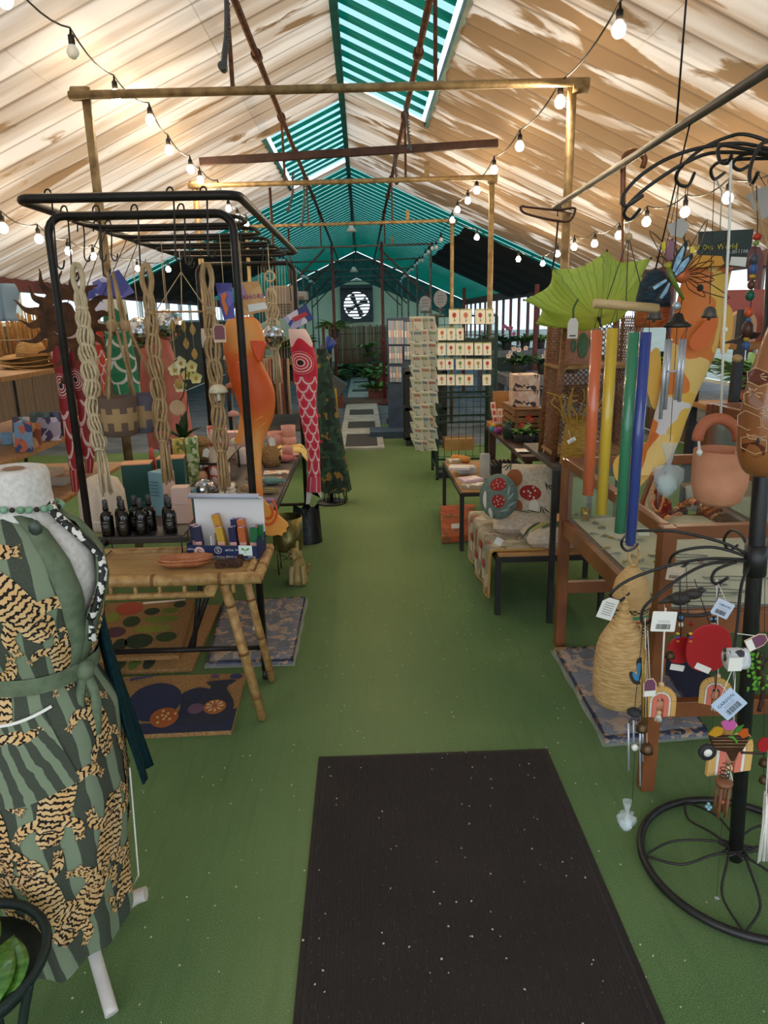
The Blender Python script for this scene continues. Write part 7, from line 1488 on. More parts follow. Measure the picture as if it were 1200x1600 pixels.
part(t, 'base', MB().lathe([(0, -45*kk), (24*kk, -45*kk), (26*kk, -38*kk), (26*kk, -15*kk), (0, -15*kk)], bk, 22), PM('orange_wicker', '#b5642c', '#8d4a20', .8, scale=30, stretch=(1, 1, 5), bump=.9)); part(t, 'top', MB().lathe([(26*kk, -15*kk), (26*kk, 0), (22*kk, 22*kk), (14*kk, 38*kk), (0, 42*kk)], bk, 22), PM('navy_wicker', '#26404f', '#1a2e3a', .8, scale=30, stretch=(1, 1, 5), bump=.9)); thread(t, bk+V((0, 0, 42*kk)), V((ra_.x+(rb_.x-ra_.x)*(ra_.y-bk.y)/(ra_.y-rb_.y), bk.y, 2.35)), .003, WIREBLK)
for k, (q, Y, l) in enumerate((([(1166, 305), (1196, 290), (1215, 330), (1188, 345)], 2.0, 'large grey backing card turned away under the top hooks'), ([(1042, 352), (1066, 340), (1078, 352), (1066, 372), (1048, 368)], 2.02, 'grey crumpled price card above the dragonfly'))):
    t = thing('backing_card', gy(*q[3], Y), l, 'card'); part(t, 'card', flat_px(q, Y, .002), P('#b9b2ac', .7)); thread(t, gy(*q[1], Y), gy((1184, 1072)[k], (270, 290)[k], (1.7, 2.04)[k]), .001, INK)
# ================================================================== glass display case
MAH = PM('reddish_case_wood', '#8d5532', '#6d3e23', .4, scale=5, stretch=(1, 1, 1), coat=.15); CASEG = glassy('case_glass', '#f2f7f5', .93, .03); IVC = PM('ivory_cloth', '#d8d2bc', '#c8c1a8', .85, scale=4)
def glass_case(x0, x1, y0, y1, zb, zt, lab, foot=True):
    t = thing('display_case', ((x0+x1)/2, (y0+y1)/2, 0), lab, 'display case'); w = .05
    for x in (x0, x1):
        for y in (y0, y1): part(t, 'leg', MB().box((x, y, zt/2), (w, w, zt)), MAH, bev=.003)
    for y in (y0, y1):
        for z, h in ((zb, .075), (zt-.02, .045), (.33, .06)): part(t, 'rail', MB().box(((x0+x1)/2, y, z), (x1-x0-w, .035, h)), MAH, bev=.002)
        part(t, 'pane', MB().box(((x0+x1)/2, y, (zb+zt)/2), (x1-x0-w, .005, zt-zb-.1)), CASEG)
    for x in (x0, x1):
        for z, h in ((zb, .075), (zt-.02, .045)): part(t, 'rail', MB().box((x, (y0+y1)/2, z), (.035, y1-y0-w, h)), MAH, bev=.002)
        part(t, 'pane', MB().box((x, (y0+y1)/2, (zb+zt)/2), (.005, y1-y0-w, zt-zb-.1)), CASEG)
    part(t, 'bed', MB().box(((x0+x1)/2, (y0+y1)/2, zb+.03), (x1-x0-.04, y1-y0-.04, .02)), MAH)
    part(t, 'lining_cloth', MB().grid(lambda u, v: V((x0+.03+(x1-x0-.06)*u, y0+.03+(y1-y0-.06)*v, zb+.046+.003*math.sin(14*u)*math.sin(11*v))), 20, 20), IVC); return t
glass_case(1.0, 1.72, 2.24, 3.43, .66, 1.01, 'wooden glass case lined with ivory cloth showing jewellery'); CZ = .709
glass_case(1.86, 2.5, 2.5, 3.75, .66, 1.22, 'taller wooden glass case near the low side wall')
# jewellery lying in the case
rn = random.Random(17); SIL = P('#8d9094', .3, .8); GLD = P('#a8873c', .3, .8)
def ac(px_, py_): return gz(px_, py_, CZ)
spots = [(930, 818), (916, 814), (930, 835), (945, 838), (958, 842), (972, 846), (985, 852), (945, 858), (960, 866), (900, 805), (990, 870), (1000, 878), (1030, 862), (975, 880), (1003, 845), (940, 825), (968, 830), (1010, 890)]
for k, (x, y) in enumerate(spots):
    p = ac(x, y)
    if k % 3 == 0:
        t = thing('earring_card', p, 'grey earring card lying in the jewellery case', 'earring card', 'earring cards in the glass case'); part(t, 'card', MB().box(p+V((0, 0, .002)), (.035, .028, .002), rn.uniform(0, 3)), P('#6d7076', .5)); part(t, 'earring', MB().ball(p+V((0, 0, .007)), .008, 8, 6, (1.3, 1, .6)), GLD)
    else:
        t = thing('brooch', p, 'small gold brooch lying in the jewellery case' if k % 3 == 1 else 'small silver brooch lying in the jewellery case', 'brooch', 'brooches in the glass case'); mt = GLD if k % 3 == 1 else SIL; a = rn.uniform(0, 3)
        part(t, 'leaf', MB().ball(p+V((.012*math.cos(a), .012*math.sin(a), .005)), .014, 10, 6, (1.3, .7, .35), Matrix.Rotation(a, 3, 'Z')), mt); part(t, 'pin', MB().tube([p-V((.02*math.cos(a), .02*math.sin(a), -.003)), p+V((.02*math.cos(a), .02*math.sin(a), .003))], .002, 5), mt)
for k, (x, y) in enumerate(((1070, 880), (1085, 915), (1100, 930), (1120, 925), (1110, 945), (1150, 905), (1060, 870), (1140, 880))):
    p = ac(x, y); a = rn.uniform(0, 1); t = thing('necklace', p, 'thin beaded necklace laid out on the ivory cloth', 'necklace', 'necklaces laid in the glass case'); L = .12; pts = smoothpts([p+V((-L, .01, .004)), p+V((-.04, .025, .004)), p+V((.05, .012, .004)), p+V((L, -.01, .004)), p+V((.03, -.02, .004)), p+V((-.06, -.012, .004))], 5, True); part(t, 'chain', MB().tube(pts, .0022, 5, closed=True), PM('bead_chain_%d' % (k % 3), ['#4a3a28', '#7a2c28', '#8a7440'][k % 3], '#1f1a18', .4, scale=150)); part(t, 'pendant', MB().ball(pts[0]+V((0, 0, .004)), .008, 8, 6, (1, 1, .6)), [GLD, REDD, SIL][k % 3])
p = ac(914, 812); solo('gold_cup', MB().lathe([(0, 0), (.022, 0), (.024, .03), (.022, .06), (.019, .06), (.018, .01), (0, .01)], p, 18), P('#b08a2c', .25, .9), 'crumpled gold foil cup at the end of jewellery case', 'cup')
p = ac(1025, 812); t = thing('brocade_pouch', p, 'red and gold brocade drawstring pouch in the glass case', 'pouch'); BRO = print_mat('red_gold_brocade', ['#8d1a24', '#9c2028', '#7a141e', '#b8862c', '#8d1a24'], 60); pr_ = [(0, 0), (.05, .005), (.072, .045), (.066, .09), (.035, .115), (.03, .122), (.045, .15), (.05, .16)]
part(t, 'pouch', MB().grid(lambda u, v: (lambda i, f: p+V(((pr_[i][0]+(pr_[min(7, i+1)][0]-pr_[i][0])*f)*(1+.08*math.sin(11*2*PI*u)*v)*math.cos(2*PI*u), .6*(pr_[i][0]+(pr_[min(7, i+1)][0]-pr_[i][0])*f)*(1+.08*math.sin(11*2*PI*u)*v)*math.sin(2*PI*u), pr_[i][1]+(pr_[min(7, i+1)][1]-pr_[i][1])*f)))(min(6, int(v*7)), v*7-min(6, int(v*7))), 44, 21, cu=True), BRO); part(t, 'cord', MB().tube([p+V((.036*math.cos(a), .023*math.sin(a), .118)) for a in [2*PI*k/18 for k in range(18)]], .003, 5, closed=True), GLD); part(t, 'chain', MB().tube(smoothpts([p+V((-.02, 0, .12)), p+V((-.035, .0, .2)), p+V((-.02, 0, .26))], 5), .003, 5), GLD)
p = ac(1005, 838); solo('price_card', MB().box(p+V((0, 0, .02)), (.05, .002, .035), Matrix.Rotation(-.7, 3, 'X')), WHITE, 'white price card propped beside the brocade pouch', 'card')
# tray of bead strands and easel on the case, jars behind
p = gz(1105, 830, 1.02); t = thing('bead_tray', p+V((0, .2, -.01)), 'heap of striped seed bead bracelets in the case corner', 'bracelets'); cols = ['#c8642c', '#2c2a3c', '#d8b07a', '#8a2c22', '#3a2c24', '#c98a4a']
for k in range(12):
    q = ac(1072+k*6.5, 838)+V((0, .15, .03+.10*math.sin(PI*(k+1)/13))); part(t, 'bracelet', MB().tube([q+V((-.05, -.03, -.0)), q+V((0, 0, .012)), q+V((.05, .03, 0))], .010, 7), PM('seed_beads_%d' % (k % 6), cols[k % 6], cols[(k+2) % 6], .4, scale=160, lo=.48, hi=.52))
p = ac(1060, 850)+V((0, .35, 0)); t = thing('easel', p, 'small wooden easel with a bead necklace in the glass case', 'easel'); 
for s in (-1, 1): part(t, 'leg', MB().bar(p+V((s*.06-.02, -.03, 0)), p+V((.05, .05, .30)), .016, .016), MAH)
part(t, 'board', MB().prism([(-.05, 0), (.06, 0), (.07, .2), (-.0, .2)], .008, fr(p+V((.015, -.005, .03)), .3, -.25)), P('#c9ae88', .7)); part(t, 'necklace', MB().tube(smoothpts([p+V((.0, -.03, .19)), p+V((.0, -.04, .1)), p+V((.035, -.045, .07)), p+V((.065, -.03, .19))], 5), .006, 6), MATS['seed_beads_0'])
pot('white_goblet', ac(1125, 822)+V((.0, .3, 0)), .04, .12, P('#cfc8c4', .4), 'white goblet under the hanging terracotta pot', 'goblet', taper=.6)
for k, (x, y, cc) in enumerate(((1148, 815, '#b5603c'), (1160, 822, '#7a7a4a'), (1172, 812, '#9a5a44'))): pot('clay_jar', V((1.95+.15*k, 2.9+.1*k, CZ)), .05, .12, PM('jar_%d' % k, cc, None, .5, bump=.1, scale=8), ['small terracotta jar inside the taller case', 'olive glazed jar inside the taller case', 'brick red jar inside the taller case'][k], 'jar', taper=.8)
for k in range(3): solo('twig_wreath', MB().tube([V((2.15, 2.75+.36*k, CZ+.16))+V((.03*math.sin(3*a), .12*math.cos(a), .12*math.sin(a))) for a in [2*PI*q/22 for q in range(22)]], .022, 6, closed=True), PM('dried_twigs', '#7a5c3c', '#b09468', .9, scale=60, bump=1.0), ['dried twig wreath nearest the entrance in the taller case', 'dried twig wreath in the middle of the taller case', 'dried twig wreath at the far end of the taller case'][k], 'wreath')
# wrapped mat under the case
wrapped_mat([(866, 1020), (1010, 1015), (1105, 1150), (946, 1163)], 'plastic wrapped navy doormat on the turf below the jewellery case', seed=8, h=.03)
solo('navy_doormat', mat_slab(bil([(1015, 1020), (1075, 1018), (1130, 1090), (1060, 1092)]), .02), NAVC, 'plain navy doormat corner beside the wrapped doormat', 'doormat')

# ================================================================== black side table with rattan shelf
bt2 = thing('side_table', (1.3, 3.95, 0), 'tall black metal table carrying the rattan shelf', 'table')
TX0, TX1, TY0, TY1, TZ2 = 1.02, 1.62, 3.72, 4.42, .90
for x, y in ((TX0, TY0), (TX1, TY0), (1.44, TY1), (TX1, TY1)): part(bt2, 'leg', MB().box((x, y, TZ2/2), (.028, .028, TZ2)), BLACK)
part(bt2, 'top', MB().box(((TX0+TX1)/2, (TY0+TY1)/2, TZ2), (TX1-TX0+.03, TY1-TY0+.03, .025)), GREYT); part(bt2, 'apron', MB().box(((TX0+TX1)/2, TY0, TZ2-.03), (TX1-TX0, .02, .04)), BLACK)
EZ = TZ2+.013; RATB = PM('brown_rattan_pole', '#8a5a34', '#6a4024', .5, scale=20, stretch=(1, 1, 4), bump=.3)
et = thing('rattan_shelf', (1.25, 4.05, EZ), 'brown rattan etagere with criss-cross cane sides', 'shelf'); ex0, ex1, ey0, ey1, ez1 = 1.04, 1.48, 3.84, 4.14, 1.68
for x in (ex0, ex1):
    for y in (ey0, ey1): part(et, 'post', MB().tube([(x, y, EZ), (x+(.03 if x == ex0 else -.03), y, ez1)], .015, 10), RATB)
for z in (EZ+.03, 1.42): part(et, 'shelf_board', MB().box(((ex0+ex1)/2, (ey0+ey1)/2, z), (ex1-ex0, ey1-ey0, .02)), WOV, bev=.006)
def lattice(a, b, h, n, nm='cane_lattice'):
    g = MB(); a = V(a); b = V(b); d = b-a; L = d.length; u = d.normalized(); st = .03
    k = int((L+h)/st)
    for i in range(k):
        for sgn in (1, -1):
            s0 = i*st-h; x0, z0, x1, z1 = s0, 0, s0+h, h
            if x0 < 0: z0 -= x0; x0 = 0
            if x1 > L: z1 -= (x1-L); x1 = L
            if z1-z0 < .01: continue
            if sgn < 0: x0, x1 = L-x0, L-x1
            g.tube([a+u*x0+V((0, 0, z0)), a+u*x1+V((0, 0, z1))], .0032, 4)
    part(et, nm, g, RATB, kind='stuff')
lattice((ex0+.02, ey1, EZ), (ex1-.02, ey1, EZ), ez1-EZ, 1); lattice((ex0+.015, ey0+.02, EZ), (ex0+.015, ey1-.02, EZ), ez1-EZ, 1); lattice((ex1-.015, ey0+.02, EZ), (ex1-.015, ey1-.02, EZ), ez1-EZ, 1)
c = V((1.19, 3.95, 1.432)); t = thing('cactus_cushion', c, 'pink cushion with a green cactus standing on the rattan shelf', 'cushion'); cu_ = MB(); cu_.grid(lambda u, v: c+V(((u-.5)*.2*(1-.08*math.sin(PI*v)), -.0-.05*math.sin(PI*u)*math.sin(PI*v), .2*v)), 10, 10); cu_.grid(lambda u, v: c+V(((u-.5)*.2*(1-.08*math.sin(PI*v)), .03*math.sin(PI*u)*math.sin(PI*v), .2*v)), 10, 10); part(t, 'cushion', cu_, PM('blush_linen', '#c08a70', '#ad775e', .9, scale=40))
for (x, z, r, h) in ((0, .10, .03, .07), (-.05, .1, .016, .035), (.05, .115, .016, .035)): part(t, 'cactus', MB().ball(c+V((x, -.045, z)), r, 10, 8, (1, .35, h/r)), PM('cactus_green', '#5d7a5a', '#47644a', .9, scale=60))
bc2 = V((1.14, 3.76, EZ)); t = thing('twig_basket', bc2, 'straw coloured cylinder basket with twisted twigs around its rim', 'basket'); part(t, 'body', wicker(bc2, [(0, 0), (.085, 0), (.082, .05), (.07, .16), (.062, .24), (.058, .25), (.052, .24), (.06, .1), (0, .04)], 28, .002), PM('yellow_straw', '#b9903c', '#8f6c28', .85, scale=30, stretch=(1, 1, 6), bump=.8)); rn = random.Random(6); TW = P('#a88238', .8)
for k in range(16):
    a = 2*PI*k/16; q = bc2+V((.06*math.cos(a), .06*math.sin(a), .24)); part(t, 'twig', MB().tube(smoothpts([q-V((0, 0, .03)), q+V((.03*math.cos(a), .03*math.sin(a), .04)), q+V((.05*math.cos(a)+rn.uniform(-.04, .04), .05*math.sin(a), .07+rn.random()*.06)), q+V((.08*math.cos(a)+rn.uniform(-.06, .06), .07*math.sin(a), .09+rn.random()*.09))], 4), .0045, 5), TW)
tagcard(893, 688, 3.6, .045, .02, .5, 'white tag hanging on the twig basket', hang=gy(888, 672, 3.66)); 
# ================================================================== bench with cushions
bn = thing('bench', (1.03, 4.4, 0), 'black metal bench with plywood seat under cushions', 'bench'); bx0, bx1, by0, by1, bz = .75, 1.36, 3.86, 4.7, .36
for x in (bx0, bx1):
    for y in (by0, by1): part(bn, 'leg', MB().box((x, y, bz/2-.01), (.03, .03, bz-.02)), BLACK)
part(bn, 'frame', MB().box(((bx0+bx1)/2, (by0+by1)/2, bz-.02), (bx1-bx0+.03, by1-by0+.03, .03)), BLACK); part(bn, 'seat', MB().box(((bx0+bx1)/2, (by0+by1)/2, bz), (bx1-bx0, by1-by0, .018)), OAK)
BLK = print_mat('mushroom_tapestry', ['#9c937f', '#8a8675', '#a89e8a', '#928c7a', '#8f5a48', '#a39986', '#b8ae99', '#7d6a52', '#958d7b', '#a59b88'], 14, .9, 1.2)
bl = thing('tapestry_throw', (bx0, 4.4, .1), 'grey tan mushroom tapestry throw draped over the bench side', 'throw')
def throw(u, v):
    s = .62*v; y = by0+.05+(by1-by0+.03)*u
    if s < .30: x = bx0+.28-s; z = bz+.018
    elif s < .36: a = (s-.30)/.06*PI/2; x = bx0-.02-.03*math.sin(a)*.6; z = bz+.018-.03*(1-math.cos(a))
    else: x = bx0-.04-.012*math.sin(u*17)*(s-.36)*3-.02*(s-.36); z = bz-.012-(s-.36)
    return V((x, y, z))
part(bl, 'cloth', MB().grid(throw, 30, 26), BLK, solid=.006); part(bl, 'edging', MB().tube([throw(0, v/26) for v in range(27)], .008, 6), P('#b08848', .9)); part(bl, 'edging', MB().tube([throw(u/30, 1) for u in range(31)], .007, 6), P('#b08848', .9))
for k, (u, v) in enumerate(((.2, .75), (.5, .8), (.75, .72), (.35, .62))):
    q = throw(u, v)+V((-.009, 0, 0)); part(bl, 'mushroom_print', MB().ball(q, .05, 12, 6, (.08, 1, .55)), P('#a8402f', .9)); part(bl, 'stem_print', MB().box(q-V((0, 0, .06)), (.006, .03, .07)), P('#cfc3a8', .9))
def cushion(c, w, h, th, M3, mat, nm, lab, shape='square', n=16):
    mb = MB(); c = V(c)
    def pt(u, v, s):
        x, y = 2*u-1, 2*v-1
        if shape == 'round': k = math.sqrt(max(0, 1-y*y*.5)), math.sqrt(max(0, 1-x*x*.5)); x, y = x*k[0], y*k[1]; e = max(0, 1-x*x-y*y)**.5
        else: e = (max(0, (1-x**4)*(1-y**4)))**.5; f = 1-.06*(1-e); x *= 1-.05*math.cos(y*PI/2)*0-.04*(1-y*y)*0; 
        return c+M3 @ V((x*w/2, y*h/2, s*th/2*e))
    mb.grid(lambda u, v: pt(u, v, 1), n, n); mb.grid(lambda u, v: pt(1-u, v, -1), n, n)
    t = thing('cushion', c-V((0, 0, h/2)), lab, 'cushion'); part(t, nm, mb, mat); return t, pt
def R3(ax, ay, az): return (Matrix.Rotation(az, 3, 'Z') @ Matrix.Rotation(ay, 3, 'Y') @ Matrix.Rotation(ax, 3, 'X'))
LIN = PM('cream_boucle', '#cfc0ac', '#bba993', .95, scale=50, bump=.4); SAGEC = PM('sage_linen', '#6f8078', '#5f7068', .95, scale=50, bump=.4)
def onto(t, pt, u, v, rx, ry, mat, nm, roll=0, n=16, lift=.004, poly=None):
    poly = poly or ell(rx, ry, n); vs = []
    for x, y in poly:
        x, y = x*math.cos(roll)-y*math.sin(roll), x*math.sin(roll)+y*math.cos(roll); vs.append((u+x, v+y))
    mb = MB(); cen = pt(u, v, 1); nrm = (pt(u+.02, v, 1)-pt(u-.02, v, 1)).cross(pt(u, v+.02, 1)-pt(u, v-.02, 1)).normalized()
    rings = []
    for f in (0.01, .5, 1.0):
        rings.append([pt(u+(x-u)*f, v+(y-v)*f, 1)+nrm*lift for x, y in vs])
    m = len(vs); mb.add(sum(rings, []), [(r*m+i, r*m+(i+1) % m, (r+1)*m+(i+1) % m, (r+1)*m+i) for r in range(2) for i in range(m)], None, True)
    return part(t, nm, mb, mat)
RDM = PM('red_wool', '#a5322c', '#8d2824', .95, scale=60); WHW = P('#d8cfc0', .95); GRW = P('#37443a', .95); RUW = P('#9a5a38', .95); GRL = P('#93a4a0', .95)
t, pt = cushion(gy(828, 775, 4.35)+V((0, .06, 0)), .34, .38, .12, R3(PI/2-.22, 0, -.25), LIN, 'cover', 'cream square cushion with red and rust mushrooms leaning at the back')
onto(t, pt, .55, .52, .20, .13, RDM, 'mushroom_cap', -.1); onto(t, pt, .25, .76, .15, .15, RUW, 'mushroom_cap'); onto(t, pt, .28, .28, .14, .13, RUW, 'mushroom_cap'); onto(t, pt, .62, .3, .09, .12, WHW, 'mushroom_stem'); 
for k in range(7): a = k*2.3; onto(t, pt, .55+.05*k**.5*math.cos(a)*1.2, .52+.035*k**.5*math.sin(a)*1.1, .018, .018, WHW, 'spot', lift=.007, n=8)
for (u, v, r) in ((.88, .62, .8), (.8, .22, .4), (.12, .93, -.6), (.45, .08, 1.2)):
    for s in (-1, 0, 1): onto(t, pt, u+.05*s, v+.02*abs(s), .012, .075, GRW, 'leaf', r+s*.5, 8, lift=.006)
t, pt = cushion(gy(779, 776, 4.25), .245, .285, .11, R3(PI/2-.15, 0, -.45), SAGEC, 'cover', 'round sage cushion with red spotted mushrooms on the bench', 'round')
onto(t, pt, .52, .78, .22, .14, RDM, 'mushroom_cap', .1); onto(t, pt, .56, .42, .17, .15, RDM, 'mushroom_cap'); onto(t, pt, .2, .42, .05, .22, WHW, 'mushroom_stem'); onto(t, pt, .34, .14, .06, .12, WHW, 'mushroom_stem')
for k in range(9): a = k*2.4; onto(t, pt, .56+.05*k**.5*math.cos(a), .42+.045*k**.5*math.sin(a), .016, .016, WHW, 'spot', lift=.007, n=8); onto(t, pt, .52+.065*k**.5*math.cos(a), .78+.035*k**.5*math.sin(a), .014, .014, WHW, 'spot', lift=.007, n=8)
for (u, v, r) in ((.85, .55, -.6), (.88, .35, -1.0), (.8, .68, -.2), (.75, .22, -1.4)): onto(t, pt, u, v, .025, .12, GRL, 'leaf', r, 10)
t, pt = cushion(V((.98, 4.32, bz+.07)), .36, .26, .13, R3(.12, 0, -.15), LIN, 'cover', 'cream lumbar cushion with green leaf embroidery lying on the bench')
for k in range(5): onto(t, pt, .2+.15*k, .6+.1*math.sin(k*2), .025, .2, [GRW, P('#7a6a94', .95), P('#5f6f3c', .95)][k % 3], 'leaf', .9, 10)
t, pt = cushion(V((1.12, 4.02, bz+.065)), .38, .22, .13, R3(.1, 0, .05), LIN, 'cover', 'cushion with broad green and yellow leaves at the bench front')
for k in range(6): onto(t, pt, .1+.16*k, .55, .05, .3, [P('#3f5238', .95), P('#a8a24a', .95), P('#55683f', .95)][k % 3], 'leaf', -.7, 10)
part(t, 'tag', MB().prism(rrect(.045, .045, .006), .002, fr(gy(779, 846, 3.88), 0, 0, -.5)), WHITE)
# ================================================================== small low table
lt = thing('low_table', (1.0, 5.6, 0), 'low black framed table with pale plywood top', 'table'); qx0, qx1, qy0, qy1, qz = .70, 1.30, 5.05, 6.2, .445
for x in (qx0, qx1):
    for y in (qy0, qy1): part(lt, 'leg', MB().box((x, y, qz/2), (.03, .03, qz)), BLACK)
part(lt, 'frame', MB().box(((qx0+qx1)/2, (qy0+qy1)/2, qz-.012), (qx1-qx0+.03, qy1-qy0+.03, .025)), BLACK); part(lt, 'top', MB().box(((qx0+qx1)/2, (qy0+qy1)/2, qz+.004), (qx1-qx0, qy1-qy0, .012)), OAK); LZ = qz+.0105
def lo(px_, py_): return gz(px_, py_, LZ)
boxo('clear_vase', lo(757, 748), (.07, .07, .2), glassy('acrylic', '#e6ecea', .6, .05), 'tall clear acrylic vase on the low table', 'vase'); pot('stone_chips', lo(757, 748)+V((0, 0, .004)), .028, .1, PM('mixed_pebbles', '#8a8478', '#c9c2b4', .7, scale=60), 'mixed pebbles filling the clear vase', 'pebbles', taper=1)
t = thing('ribbed_tray', lo(785, 742), 'black ribbed plant tray on the low table', 'tray'); q = lo(788, 742)+V((.02, .1, 0)); part(t, 'tray', MB().box(q+V((0, 0, .035)), (.26, .24, .07)), BLACK)
for k in range(8): part(t, 'rib', MB().box(q+V((-.12+.034*k, 0, .075)), (.016, .24, .02)), BLACK)
for k, (x, y, w, d, h, cc, l) in enumerate(((718, 742, .17, .14, .02, '#d5cfd0', 'pale booklet on top of the low table edge'), (728, 738, .15, .12, .05, '#c2c6c4', 'white boxed kit on the low table'), (735, 757, .16, .13, .02, '#d6b7c6', 'pink leaflet lying on the low table corner'), (742, 762, .2, .12, .03, '#a49a82', 'green brown seed kit under the pink leaflet'), (762, 760, .17, .12, .012, '#9db6c4', 'blue grey leaflet beside sage round cushion'), (712, 722, .15, .1, .03, '#b8a88a', 'tan boxed kit at the back of low table'))): boxo('leaflet' if h < .025 else 'kit_box', lo(x, y)+V((0, 0, .052 if k == 0 else .031 if k == 2 else 0)), (w, d, h), print_mat('kit_%d' % k, [cc, cc, '#e2ddd6', cc], 18), l, 'leaflet' if h < .025 else 'box', rz=.3*(k % 3)-.2)
for k, (x, y) in enumerate(((711, 718), (721, 719), (728, 721))): t = thing('mini_pumpkin', lo(x, y+2), ['orange mini pumpkin at the table corner', 'orange mini pumpkin between two others', 'orange mini pumpkin with curled vine'][k], 'pumpkin'); q = lo(x, y+2); part(t, 'body', MB().grid(lambda u, v: q+V(((.038*math.sin(PI*v))*(1+.1*math.cos(8*2*PI*u))*math.cos(2*PI*u), (.038*math.sin(PI*v))*(1+.1*math.cos(8*2*PI*u))*math.sin(2*PI*u), .03-.03*math.cos(PI*v))), 40, 8, cu=True), P('#c98a3a', .5)); part(t, 'stem', MB().tube([q+V((0, 0, .058)), q+V((.006, 0, .075))], .005, 6), P('#7a6a3c', .7))
q = gz(728, 705, 0); boxo('seed_crate', V((1.0, 7.55, .32)), (.32, .22, .12), PM('crate_pine', '#a8834e', '#8d6a3a', .7, scale=6), 'pine crate on the low rail of the card rack', 'crate')
# orange folded rug on the floor
f = bil([(688, 800), (742, 797), (742, 846), (690, 850)]); t = thing('folded_rug', f(.5, .5), 'folded orange rug with brown leaf pattern on the turf', 'rug'); part(t, 'rug', mat_slab(f, .06), print_mat('orange_leaf_rug', ['#b85a30', '#c46a3c', '#a84e2a', '#8a5a34', '#b85a30'], 12, .9, 2.0), bev=.01); part(t, 'label', decal(f, [(.3, .2), (.6, .2), (.6, .34), (.3, .34)], .062), WHITE)
solo('hamper', MB().box(gz(700, 745, 0)+V((0, .1, .03)), (.22, .3, .06)), BLACK, 'shallow black crate on turf under the card rack', 'crate')

# ================================================================== card rack
GRN = PM('dark_green_wire', '#1d3a2c', '#16301f', .4, scale=10); kx0, kx1, ky0, ky1, kz = .765, 1.375, 7.46, 7.98, 1.72
cr_ = thing('card_rack', ((kx0+kx1)/2, 7.7, 0), 'dark green wire greeting card rack', 'card rack')
for x in (kx0, kx1):
    for y in (ky0, ky1): part(cr_, 'post', MB().box((x, y, kz/2-.02), (.03, .03, kz-.02)), GRN); part(cr_, 'caster', MB().tube([(x-.01, y, .025), (x+.01, y, .025)], .025, 10), BLACK)
for z in (.12, .62, .88, 1.45, kz-.02):
    for y in (ky0, ky1): part(cr_, 'rail', MB().box(((kx0+kx1)/2, y, z), (kx1-kx0, .018, .02)), GRN)
    for x in (kx0, kx1): part(cr_, 'rail', MB().box((x, (ky0+ky1)/2, z), (.018, ky1-ky0, .02)), GRN)
def wiregrid(x0, x1, y0, y1, z0, z1, n, m, nm='wire_grid'):
    g = MB()
    for i in range(n+1): t = i/n; g.tube([(x0+(x1-x0)*t, y0+(y1-y0)*t, z0), (x0+(x1-x0)*t, y0+(y1-y0)*t, z1)], .003, 4)
    for j in range(m+1): z = z0+(z1-z0)*j/m; g.tube([(x0, y0, z), (x1, y1, z)], .003, 4)
    part(cr_, nm, g, GRN, kind='stuff')
wiregrid(kx0, kx1, ky0-.012, ky0-.012, .15, kz, 8, 15); wiregrid(kx1, kx1, ky0, ky1, .15, kz, 9, 15); wiregrid(kx0, kx0, ky0, ky1, .15, kz, 8, 15)
def c3(x, y): return (640+x/5.333, 440+y/5.333)
CRDF = P('#eee8d4', .6); ink = [P(c, .6) for c in ('#b8402f', '#c97a5a', '#a83a44', '#7a9a5a', '#c8622c', '#b09a5a')]
def frontcard(x0, x1, y0, y1, k, big=False):
    a, b = gy(*c3(x0, y1), ky0-.05), gy(*c3(x1-4, y0), ky0-.05); w, h = b.x-a.x, b.z-a.z; c = (a+b)/2
    t = thing('greeting_card', (c.x, c.y, a.z), 'cream greeting card with %s bloom on the wire rack front' % ('red', 'salmon', 'crimson', 'green', 'orange', 'olive')[k % 6], 'card', 'cards on the front of the wire rack'); M4 = fr(c, 0, -.18); part(t, 'card', MB().prism([(-w/2, -h/2), (w/2, -h/2), (w/2, h/2), (-w/2, h/2)], .003, M4), CRDF)
    mt = ink[k % 6]; s = min(w, h)
    part(t, 'bloom', MB().prism(ell(s*.2, s*.24, 12, 0, h*.08), .0006, M4, .0035), mt); part(t, 'stalk', MB().prism([(-.004, -h*.38), (.004, -h*.38), (.003, 0), (-.003, 0)], .0005, M4, .0033), P('#7a8a4a', .6)); part(t, 'leaf', MB().prism([(0, -h*.3), (s*.18, -h*.18), (s*.1, -h*.3)], .0005, M4, .0033), P('#7a8a4a', .6)); part(t, 'header', MB().prism([(-w/2, h*.42), (w/2, h*.42), (w/2, h*.5), (-w/2, h*.5)], .0005, M4, .0033), P('#a8ab74', .6)); return t
k = 0
for (y0, y1, xs) in ((225, 355, ((328, 420), (420, 520), (545, 635), (635, 705))), (380, 490, ((235, 310), (312, 385), (390, 455))), (505, 615, ((232, 305), (312, 382), (384, 462), (460, 535), (540, 612), (612, 685))), (640, 735, ((232, 300), (300, 370), (385, 460), (460, 538), (538, 608), (612, 688))), (770, 865, ((232, 308), (310, 380), (384, 458), (458, 535), (607, 682)))):
    for x0, x1 in xs: frontcard(x0, x1, y0, y1, k); k += 1
cm = MB().box((0, 0, .06), (.005, .10, .14)).mesh('card'); rn = random.Random(8); palc = [P(c, .6) for c in ('#e9e4d2', '#dfe2d6', '#e6dacd', '#d5d9c8')]
ms = []
for mt in palc: q = cm.copy(); q.materials.append(mt); ms.append(q)
sm_ = []
for mt in (P('#a8b08a', .6), P('#c08a7a', .6), P('#8a9aa8', .6)): q = MB().box((-.0024, 0, .095), (.0006, .08, .03)).mesh('printed_band'); q.materials.append(mt); sm_.append(q)
